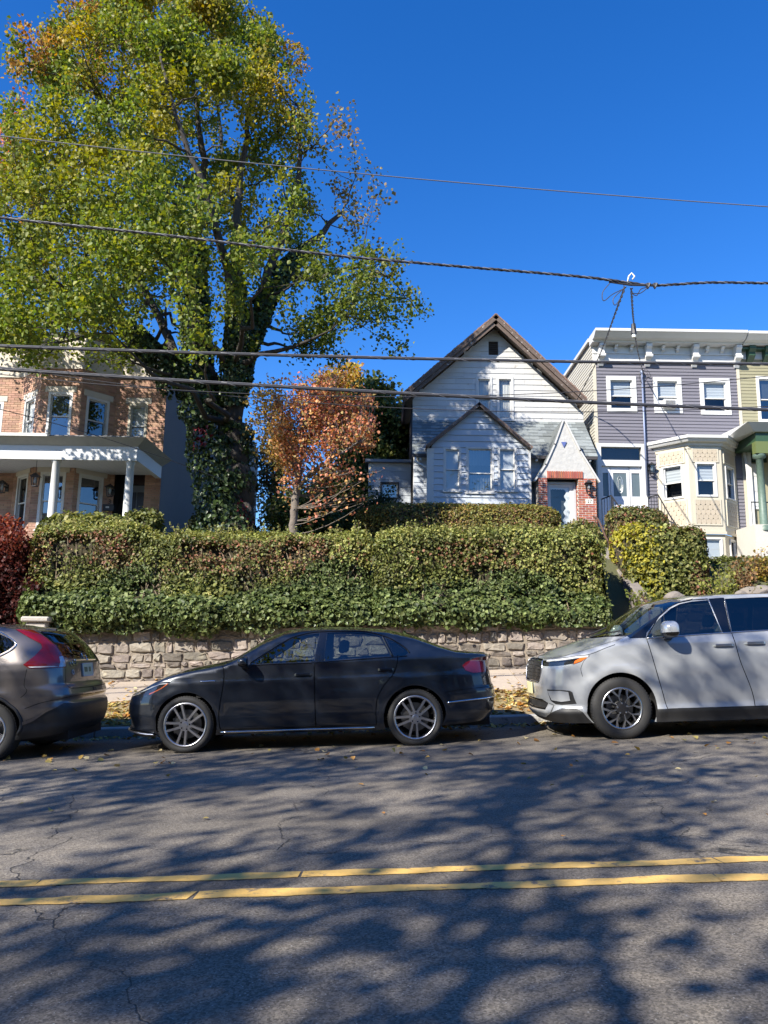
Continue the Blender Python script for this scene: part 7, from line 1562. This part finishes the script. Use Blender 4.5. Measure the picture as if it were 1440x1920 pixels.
def spoke_split(sp, rim, f):
    for k in range(8):
        a = 2 * math.pi * k / 8
        def q(rr, an, y): return (rr * math.cos(a + an), y, rr * math.sin(a + an))
        sp.mi = 0
        for sgn in (-1, 1):
            o = [q(.06, .08 * sgn, .012), q(rim * .55, .05 * sgn, .010), q(rim - .012, .31 * sgn, .002), q(rim - .012, .17 * sgn, .002), q(rim * .62, .005 * sgn, .010), q(.06, .0, .012)]
            if sgn < 0: o = o[::-1]
            b_ = [(p[0], p[1] - .035, p[2]) for p in o]; n = 6
            sp.mi = 0; sp.add(o, [(0, 1, 4, 5), (1, 2, 3, 4)]); sp.mi = 1; sp.add(o + b_, [(i, (i + 1) % n, n + (i + 1) % n, n + i) for i in range(n)])
    sp.mi = 1; sp.lathe([(.001, -.022), (.045, -.020), (.075, -.014), (.085, .02)], 24, axis='y'); sp.mi = 0
    for k in range(5): a = 2 * math.pi * k / 5; sp.lathe([(.001, -.026), (.011, -.024), (.012, -.012)], 8, (.062 * math.cos(a), 0, .062 * math.sin(a)), axis='y')
c.wheels(.370, .250, .235, 0, spoke_split, m_alu)
# chrome window line, lamp innards, grille mesh
c.strip('belt_trim', [(1.17, 1.20), (.8, 1.214), (.2, 1.236), (-.5, 1.255), (-1.0, 1.265), (-1.6, 1.29)], .008, m_salu); c.strip('window_trim', [(1.16, 1.21), (.965, 1.445), (.79, 1.57), (.65, 1.63), (.5, 1.658), (.29, 1.668)], .006, m_gloss); c.strip('window_trim', [(.285, 1.66), (.25, 1.45), (.21, 1.24)], .005, m_salu, off=.002)
c.strip('door_edge', [(.085, 1.67), (.095, 1.45), (.105, 1.24)], .008, m_gloss, off=.002)
c.strip('lamp_bar', [(1.95, 1.0), (2.1, .992), (U(2.26), .975), (c.Uyf(.6), .955)], .016, m_white, off=-.010); c.strip('lamp_bar', [(2.12, .905), (U(2.28), .882), (c.Uyf(.6), .875), (c.Uyf(.46), .885)], .014, m_white, off=-.012)
for y in (.56, .68, .76):
    for sgn in (1, -1): MB().lathe([(.001, .035), (.025, .028), (.032, 0), (.032, -.05)], 12, (2.33 - (y - .5) * .55, sgn * y, .925), axis='x').build('projector', m_chr, c.t, smooth=True)
for k in range(6): c.strip('grille_bar', [(c.Uyf(.01), .71 + k * .048), (c.Uyf(.44 + .01 * k), .715 + k * .045)], .006, m_plast, off=-.012, n=4)
for k in range(9): y = .03 + k * .055; c.strip('grille_bar', [(c.Uyf(y), .70), (c.Uyf(min(.47, y + .02)), .96)], .005, m_plast, off=-.013, n=4)
c.strip('grille_surround', [(c.Uyf(.40), .682), (c.Uyf(.46), .72), (c.Uyf(.52), .86), (c.Uyf(.47), .955)], .010, m_salu, off=.0); c.strip('grille_surround', [(c.Uyf(.40), .682), (c.Uyf(.2), .68), (c.Uyf(.01), .68)], .010, m_salu, off=.0)
for k in range(3): c.strip('intake_bar', [(c.Uyf(.01), .36 + k * .04), (c.Uyf(.56), .365 + k * .035)], .007, m_gloss, off=-.018, n=4)
MB().box(2.465, 2.48, -.16, .16, .52, .67).build('number_plate', mat('plate_pale', (.66, .62, .36), .5), c.t, bevel=.004)
c.handle(.235, 1.085, .27, m_salu, 'doorF'); c.handle(-.16, 1.10, .27, m_salu, 'doorR')
c.mirrors(.90, 1.30, .26, .21, .26, mat('mirror_silver', (.55, .57, .58), .2, metal=.3, coat=1), m_gloss, .95)
c.cabin((.25, -.75), m_seat, .45, .68, .62, (.86, .45, 1.08), (.95, 1.5, 1.13))
for sy in (.28, .58): MB().hull8([(-.18, sy, .72), (.05, sy, .72), (.05, sy + .06, .72), (-.18, sy + .06, .72)], [(-.32, sy, 1.28), (-.14, sy, 1.28), (-.14, sy + .06, 1.28), (-.32, sy + .06, 1.28)]).build('seat_bolster', m_tan, c.t, bevel=.03)
MB().hull8([(-.1, .34, 1.22), (.10, .34, 1.22), (.10, .60, 1.22), (-.1, .60, 1.22)], [(-.14, .38, 1.40), (.03, .38, 1.42), (.03, .56, 1.42), (-.14, .56, 1.40)]).build('child_seat', m_tan, c.t, bevel=.05)
for sy in (-.5, .1): 
    p0 = Vector((1.60, sy, 1.25)); MB().tube([(1.64, sy, c.H(1.64, sy) + .02), (1.52, sy + .25, c.H(1.52, sy + .25) + .03), (1.38, sy + .5, c.H(1.38, sy + .5) + .03)], .010, 5).build('wiper', m_plast, c.t)
# ------------------------------------------------------------------ the brown-grey hatchback SUV at the left edge
S = dict(plan=[(2.22, 0), (2.2, .35), (2.12, .6), (1.95, .77), (1.7, .86), (1.3, .90), (.5, .91), (-.8, .91), (-1.5, .905), (-1.85, .88), (-2.06, .81), (-2.17, .68), (-2.215, .5), (-2.24, .25), (-2.245, 0)],
         zt=[(-2.4, 1.53), (-2.2, 1.545), (-2.0, 1.56), (-1.6, 1.585), (-1.0, 1.605), (-.3, 1.605), (.2, 1.57), (.5, 1.46), (.85, 1.24), (1.0, 1.14), (1.3, 1.08), (1.8, 1.01), (2.1, .92), (2.25, .88)],
         side=[(.15, .08), (.25, .055), (.34, .02), (.42, .03), (.55, .012), (.75, .0), (.95, .0), (1.04, .010), (1.15, .035), (1.58, .195), (1.7, .24)],
         nose=[(.15, .12), (.3, 0), (.7, 0), (.9, .08), (1.1, .2)], tail=[(.15, .22), (.26, .10), (.36, .01), (.48, -.02), (.60, -.02), (.66, .02), (.74, .0), (.82, .03), (.86, .085), (1.0, .10), (1.12, .115), (1.20, .16), (1.35, .26), (1.50, .42), (1.56, .50), (1.7, .5)],
         blend=(1.0, 2.2, -1.05, -2.15), wheels=(1.31, -1.31), wz=.345, arch=.40, belt=1.12, flare=[(1.31, .345, .44, .022), (-1.31, .345, .44, .026)], round=.06)
m_brn = paint('taupe_metallic_paint', (.16, .142, .132), .6, .30)
XW = at(-27, 1400, 9.45).x
C2 = Car('suv', 'taupe metallic hatchback SUV with tall red tail lamps at the left edge', (XW - 1.31, 9.45 + .91, road_z(XW - 1.31)), S, m_brn); c = C2; U = c.Ux; R = c.Uyr
qw = [(-1.74, 1.385), (-1.66, 1.44), (-1.45, 1.505), (-1.2, 1.53), (-1.05, 1.535), (-1.05, 1.17), (-1.3, 1.20), (-1.6, 1.30), (-1.72, 1.36)]
rw = [(-.98, 1.54), (-.5, 1.55), (-.12, 1.545), (-.10, 1.15), (-.98, 1.165)]; fw = [(-.02, 1.54), (.25, 1.50), (.8, 1.18), (.8, 1.14), (-.02, 1.145)]
tl = [(-1.78, 1.115), (-1.86, 1.07), (U(-2.12), 1.065), (R(.58), 1.065), (R(.58), 1.21), (R(.61), 1.32), (R(.66), 1.42), (R(.73), 1.535), (U(-2.02), 1.545), (-1.93, 1.545), (U(-2.03), 1.43), (U(-2.09), 1.36), (U(-2.08), 1.31), (-1.97, 1.22)]
tlc = [(U(-2.16), 1.075), (R(.592), 1.075), (R(.592), 1.20), (R(.66), 1.195), (U(-2.17), 1.125)]
tls = [(-1.84, 1.09), (U(-2.12), 1.088), (U(-2.16), 1.075), (-1.88, 1.074)]
rg = [(R(0), 1.165), (R(.45), 1.17), (R(.56), 1.20), (R(.60), 1.34), (R(.68), 1.50), (R(.60), 1.525), (R(0), 1.535)]
lowb = [(R(0), .16), (R(0), .62), (R(.55), .625), (U(-2.15), .64), (-1.98, .56), (-1.85, .475), (-1.72, .42), (-1.66, .42), (-1.66, .16)]
lip = [(-1.72, .40), (-1.70, .44), (-1.85, .495), (-1.99, .585), (U(-2.16), .66), (U(-2.14), .64), (-1.97, .55), (-1.84, .455)]
tg = [(R(.0), .80), (R(.56), .81), (R(.60), .86), (R(.585), 1.05)]
dR = [(-1.0, 1.16), (-1.02, .95), (-.95, .75), (-.88, .5), (-.88, .3)]
regs = [dict(name='tailgate_seam', poly=c.seam(tg, .004), drop=1), dict(name='door_seam', poly=c.seam(dR), drop=1), dict(name='bumper_seam', poly=c.seam([(-1.70, .73), (-1.78, .80), (-1.80, .92), (-1.83, 1.06)], .003), drop=1), dict(name='bumper_edge', poly=c.seam([(-1.74, .60), (-1.95, .66), (U(-2.15), .70), (R(.5), .715), (R(.05), .715)], .003), drop=1),
        dict(name='reverse_light', poly=tlc, mat=m_frost, off=.009), dict(name='lamp_trim', poly=tls, mat=m_white, off=.010), dict(name='tail_light', poly=tl, mat=m_redl, off=.007), dict(name='rear_window', poly=rg, mat=M_PRIV_GL, both=True, off=.002), dict(name='bumper_lip', poly=lip, mat=m_brn, off=.016), dict(name='lower_bumper', poly=lowb, mat=m_plast, both=True, off=.004),
        dict(name='sill_cladding', poly=[(.95, .16), (.95, .36), (-.93, .36), (-.93, .16)], mat=m_plast, off=.006),
        dict(name='quarter_window', poly=qw, mat=M_PRIV_GL, off=-.003), dict(name='rear_door_window', poly=rw, mat=M_PRIV_GL, off=-.003), dict(name='front_door_window', poly=fw, mat=M_CGL, off=-.003)]
c.skin(regs, [(-2.4, .30), (-2.1, .27), (-1.8, .24), (-.9, .22), (.9, .22), (1.8, .22), (2.4, .22)])
c.top([dict(name='windscreen', poly=[(1.0, -.7), (1.06, 0), (1.0, .7), (.3, .66), (.26, 0), (.3, -.66)], mat=M_WS)], [(-2.2, .02), (-1.8, .03), (-1, .045), (0, .045), (.5, .08), (1.0, .06), (2.0, .04), (2.2, 0)])
def spoke_five(sp, rim, f):
    for k in range(5):
        a = 2 * math.pi * k / 5; q = lambda rr, w, y: [(rr * math.cos(a) - e * math.sin(a), y, rr * math.sin(a) + e * math.cos(a)) for e in (-w, w)]
        A, B, A2, B2 = q(.04, .04, .012), q(rim - .012, .03, .002), q(.04, .045, -.04), q(rim - .012, .04, -.02); sp.hull8([A[0], A[1], B[1], B[0]], [A2[0], A2[1], B2[1], B2[0]])
    sp.lathe([(.001, -.020), (.06, -.016), (.07, .02)], 20, axis='y')
c.wheels(.345, .225, .225, 0, spoke_five, m_salu)
c.strip('window_trim', [(-1.05, 1.15), (-1.3, 1.185), (-1.62, 1.285), (-1.755, 1.375), (-1.67, 1.45), (-1.45, 1.52), (-1.05, 1.552)], .010, m_chr, off=.002)
c.strip('arch_trim', [(-1.31 + .415 * math.cos(a), .345 + .415 * math.sin(a)) for a in np.linspace(-.1, math.pi + .1, 14)], .020, m_plast, off=.004)
c.strip('tailgate_chrome', [(R(.02), 1.145), (R(.2), 1.145), (R(.37), 1.143)], .013, m_chr, off=.012)
# emblem, letters, plate on the tailgate (its frame: a runs from the near side towards the far side, d out of the tailgate)
def tail_frame(y, z):
    p, n = c.PN(np.array([R(abs(y))]), np.array([z])); p = p[0]; n = n[0] * ([1, 1, 1] if y >= 0 else [1, -1, 1]); p = p * ([1, 1, 1] if y >= 0 else [1, -1, 1]); n = Vector(n).normalized(); ex = Vector((0, -1, 0)); ex = (ex - n * ex.dot(n)).normalized(); up = n.cross(ex) * -1
    up = up if up.z > 0 else -up; return Vector(p), ex, n, up
def on_tail(name, y, z, build, m, parent=None):
    p, ex, n, up = tail_frame(y, z); mb = MB(); build(mb); mb.v = [tuple(p + ex * v[0] + n * v[1] + up * v[2]) for v in mb.v]; return mb.build(name, m, parent or c.t, bevel=0)
on_tail('tailgate_emblem', 0, 1.195, lambda b: (b.tube([(.052 * math.copysign(abs(math.cos(t)) ** .6, math.cos(t)), .012, .045 * math.copysign(abs(math.sin(t)) ** .6, math.sin(t))) for t in np.linspace(0, 2 * math.pi, 25)], .006, 5), b.hull8([(-.034, .006, -.034), (-.022, .006, -.034), (-.022, .016, -.034), (-.034, .016, -.034)], [(-.038, .006, .036), (-.026, .006, .036), (-.026, .016, .036), (-.038, .016, .036)]), b.hull8([(.022, .006, -.034), (.034, .006, -.034), (.034, .016, -.034), (.022, .016, -.034)], [(.026, .006, .036), (.038, .006, .036), (.038, .016, .036), (.026, .016, .036)]), b.box(-.026, .026, .006, .015, -.007, .007)), m_chr)
pl = on_tail('number_plate', 0, 1.02, lambda b: b.box(-.155, .155, .004, .014, -.075, .075), mat('plate_yellow', (.66, .62, .30), .5, c2=(.72, .70, .55), ns=3, coord='obj'))
on_tail('plate_frame', 0, 1.02, lambda b: (b.box(-.165, -.155, .003, .017, -.085, .085), b.box(.155, .165, .003, .017, -.085, .085), b.box(-.155, .155, .003, .017, .075, .085), b.box(-.155, .155, .003, .017, -.085, -.072)), m_white, pl)
on_tail('plate_characters', 0, 1.02, lambda b: [b.box(x, x + .026, .0145, .016, -.028, .034) for x in (-.115, -.08, -.045, .03, .065)], mat('plate_ink', (.16, .16, .05), .6), pl)
def tail_text(s_, size, y, z, name):
    p, ex, n, up = tail_frame(y, z); o = text(s_, size, None, 0, 0, 0, m_chr, c.t, name, .004)
    for v in o.data.vertices: v.co = p + ex * v.co.x + up * v.co.y + n * (v.co.z + .006)
tail_text('CR-V', .085, .40, 1.10, 'model_badge')
on_tail('round_badge', .43, 1.0, lambda b: b.tube([(.022 * math.cos(t), .006, .028 * math.sin(t)) for t in np.linspace(0, 2 * math.pi, 17)], .005, 5), m_white)
on_tail('tow_cover', -.05, .765, lambda b: b.box(-.05, .05, .0, .006, -.02, .025), m_plast)
on_tail('rear_wiper', -.02, 1.30, lambda b: b.tube([(0, .03, -.11), (-.15, .035, -.08), (-.36, .03, -.05)], .008, 5), m_plast)
c.cabin((.1, -.75), m_seat, .38, .62, .60, (.62, .38, 1.02), (.7, 1.1, 1.08))
# ------------------------------------------------------------------ overhead wires
m_wire = mat('wire_black', (.035, .035, .04), .5); m_wgrey = mat('cable_grey', (.16, .16, .17), .45); m_porc = mat('porcelain', (.75, .78, .74), .25)
def depth(u, y0=10.2, y1=11.6): return y0 + (y1 - y0) * u / 1440
def wire_pts(uv, y0, y1, ext=True, smooth=True):
    if smooth and len(uv) > 3:
        k = np.polyfit([p[0] / 1000 for p in uv], [p[1] for p in uv], 2); uv = [(u, float(np.polyval(k, u / 1000))) for u in np.linspace(uv[0][0], uv[-1][0], 9)]
    P = [at(u, v, depth(u, y0, y1)) for u, v in uv]
    if ext:
        a, b_ = P[0] - P[1], P[-1] - P[-2]; P = [P[0] + a * k for k in (12, 8, 5, 3, 2, 1)] + P + [P[-1] + b_ * k for k in (1, 2, 3, 5, 8, 12)]
    return [Vector(p) for p in spline(P, 10)]
def wire(label, uv, r, m, y0=10.2, y1=11.6, twist=0, lash=False, group='overhead wires along the street', ext=True):
    P = wire_pts(uv, y0, y1, ext, not twist); c = P[len(P) // 2]; t = thing('overhead_wire', label, 'wire', c, group)
    if twist:
        D = [0]; 
        for a, b_ in zip(P[:-1], P[1:]): D.append(D[-1] + (b_ - a).length)
        n = int(D[-1] / (twist / 7)); S_ = np.linspace(0, D[-1], n); A = np.array([tuple(p) for p in P]); Q = np.stack([np.interp(S_, D, A[:, k]) for k in range(3)], 1)
        for k, mm in ((0, m_wire), (1, m_wire), (2, m_wgrey)):
            ph = 2 * math.pi * (S_ / twist + k / 3); V = Q + np.stack([0 * ph, np.cos(ph) * r * 1.1, np.sin(ph) * r * 1.1], 1); MB().tube([Vector(v) for v in V], r * (1 if k < 2 else .75), 5).build('strand', mm, t, smooth=True)
    else:
        MB().tube(P, r, 7).build('cable', m, t, smooth=True)
        if lash:
            D = [0]
            for a, b_ in zip(P[:-1], P[1:]): D.append(D[-1] + (b_ - a).length)
            n = int(D[-1] / .07); S_ = np.linspace(0, D[-1], n); A = np.array([tuple(p) for p in P]); Q = np.stack([np.interp(S_, D, A[:, k]) for k in range(3)], 1); ph = 2 * math.pi * S_ / .42
            MB().tube([Vector(v) for v in Q + np.stack([0 * ph, np.cos(ph) * (r + .002), np.sin(ph) * (r + .002)], 1)], .0035, 4).build('lashing_wire', m_wgrey, t)
            MB().tube([Vector(v) for v in Q[::6] + [0, 0, r + .006]], .006, 5).build('messenger_strand', m_wgrey, t)
    return t
wire('highest thin wire, crossing the tree and open sky', [(0, 254), (340, 294), (720, 329), (1080, 360), (1440, 388)], .0085, m_wgrey)
tw_ = wire('twisted service cable carrying the drop junction', [(0, 408), (60, 415), (300, 440), (620, 478), (820, 496), (1000, 511), (1110, 521), (1180, 530), (1230, 535), (1330, 530), (1440, 531)], .0115, m_wire, 10.2, 10.9, twist=.30)
wire('upper thick lashed cable passing the white gable', [(0, 651), (300, 657), (720, 672), (1080, 681), (1440, 682)], .0175, m_wire, 10.0, 11.2, lash=True)
wire('lower thick lashed cable passing the bay gable', [(0, 694), (420, 716), (760, 740), (1080, 756), (1440, 768)], .020, m_wire, 9.8, 11.0, lash=True)
wire('thin wire just under the lower lashed cable', [(0, 690), (200, 712), (420, 742), (760, 768), (1080, 771), (1440, 762)], .006, m_wire, 9.9, 11.1)
wire('thin wire rising to the right past the purple windows', [(0, 705), (200, 718), (420, 732), (760, 752), (1000, 736), (1200, 725), (1440, 706)], .006, m_wire, 10.1, 11.1)
wire('thin drop wire falling across the brick house porch roof', [(0, 768), (100, 792), (200, 823), (330, 868), (420, 900)], .006, m_wire, 10.2, 24, ext=False)
# junction of the service drops
jp = at(1182, 530, depth(1182, 10.2, 10.9))
js = lambda du, dv, dy=0: at(1182 + du, 530 + dv, depth(1182, 10.2, 10.9) + dy)
MB().tube([js(-6, 2), js(-3, -12), js(2, -18), js(8, -12), js(4, -6)], .012, 7).build('insulator', m_porc, tw_, smooth=True)
MB().tube([js(-40, -2), js(0, 4), js(45, 5)], .018, 6).build('splice_sleeve', m_wire, tw_)
for d in (33, 46): MB().tube([js(d - 3, 2), js(d, 9), js(d + 3, 2)], .030, 6).build('clamp', m_wire, tw_)
for q in ([(-38, 0), (-52, 18), (-50, 34), (-34, 22), (-14, 12)], [(-12, 4), (-14, 20), (-28, 42), (-32, 30), (-14, 12), (-10, 8)], [(34, 8), (20, 12), (12, 24), (4, 20), (18, 20), (32, 10)]):
    MB().tube([Vector(p) for p in spline([js(*p) for p in q], 5)], .007, 5).build('jumper_loop', m_wire, tw_)
def drop(label, pts):
    P = [Vector(p) for p in spline(pts, 8)]; t = thing('service_drop', label, 'wire', P[0], 'service drops to the houses'); D = np.linspace(0, 1, len(P) * 8); A = np.array([tuple(p) for p in P]); Q = np.stack([np.interp(D, np.linspace(0, 1, len(P)), A[:, k]) for k in range(3)], 1)
    for k in (0, 1): ph = D * 90 + k * math.pi; MB().tube([Vector(v) for v in Q + np.stack([np.cos(ph) * .012, 0 * ph, np.sin(ph) * .012], 1)], .010, 5).build('strand', m_wire, t, smooth=True)
    return t
drop('drop wire running from the junction to the eave of the white house', [js(-10, 8), at(1150, 598, 14), at(1131, 650, 19), at(1112, 692, 23.5), at(1078, 757, 25.5)])
d2 = drop('drop wire running from the junction to the purple house mast', [js(2, 10), at(1187, 590, 14), at(1190, 615, 16.5), at(1195, 655, 21), at(1207, 702, 25.4)])
p = at(1188, 617, 16.6); MB().tube([p + Vector((0, 0, .12)), p - Vector((0, 0, .12))], [.05, .07], 8).build('drop_clamp', m_wire, d2); MB().tube([p - Vector((0, 0, .12)), p - Vector((0, 0, .2))], .045, 8).build('drop_insulator', m_porc, d2)
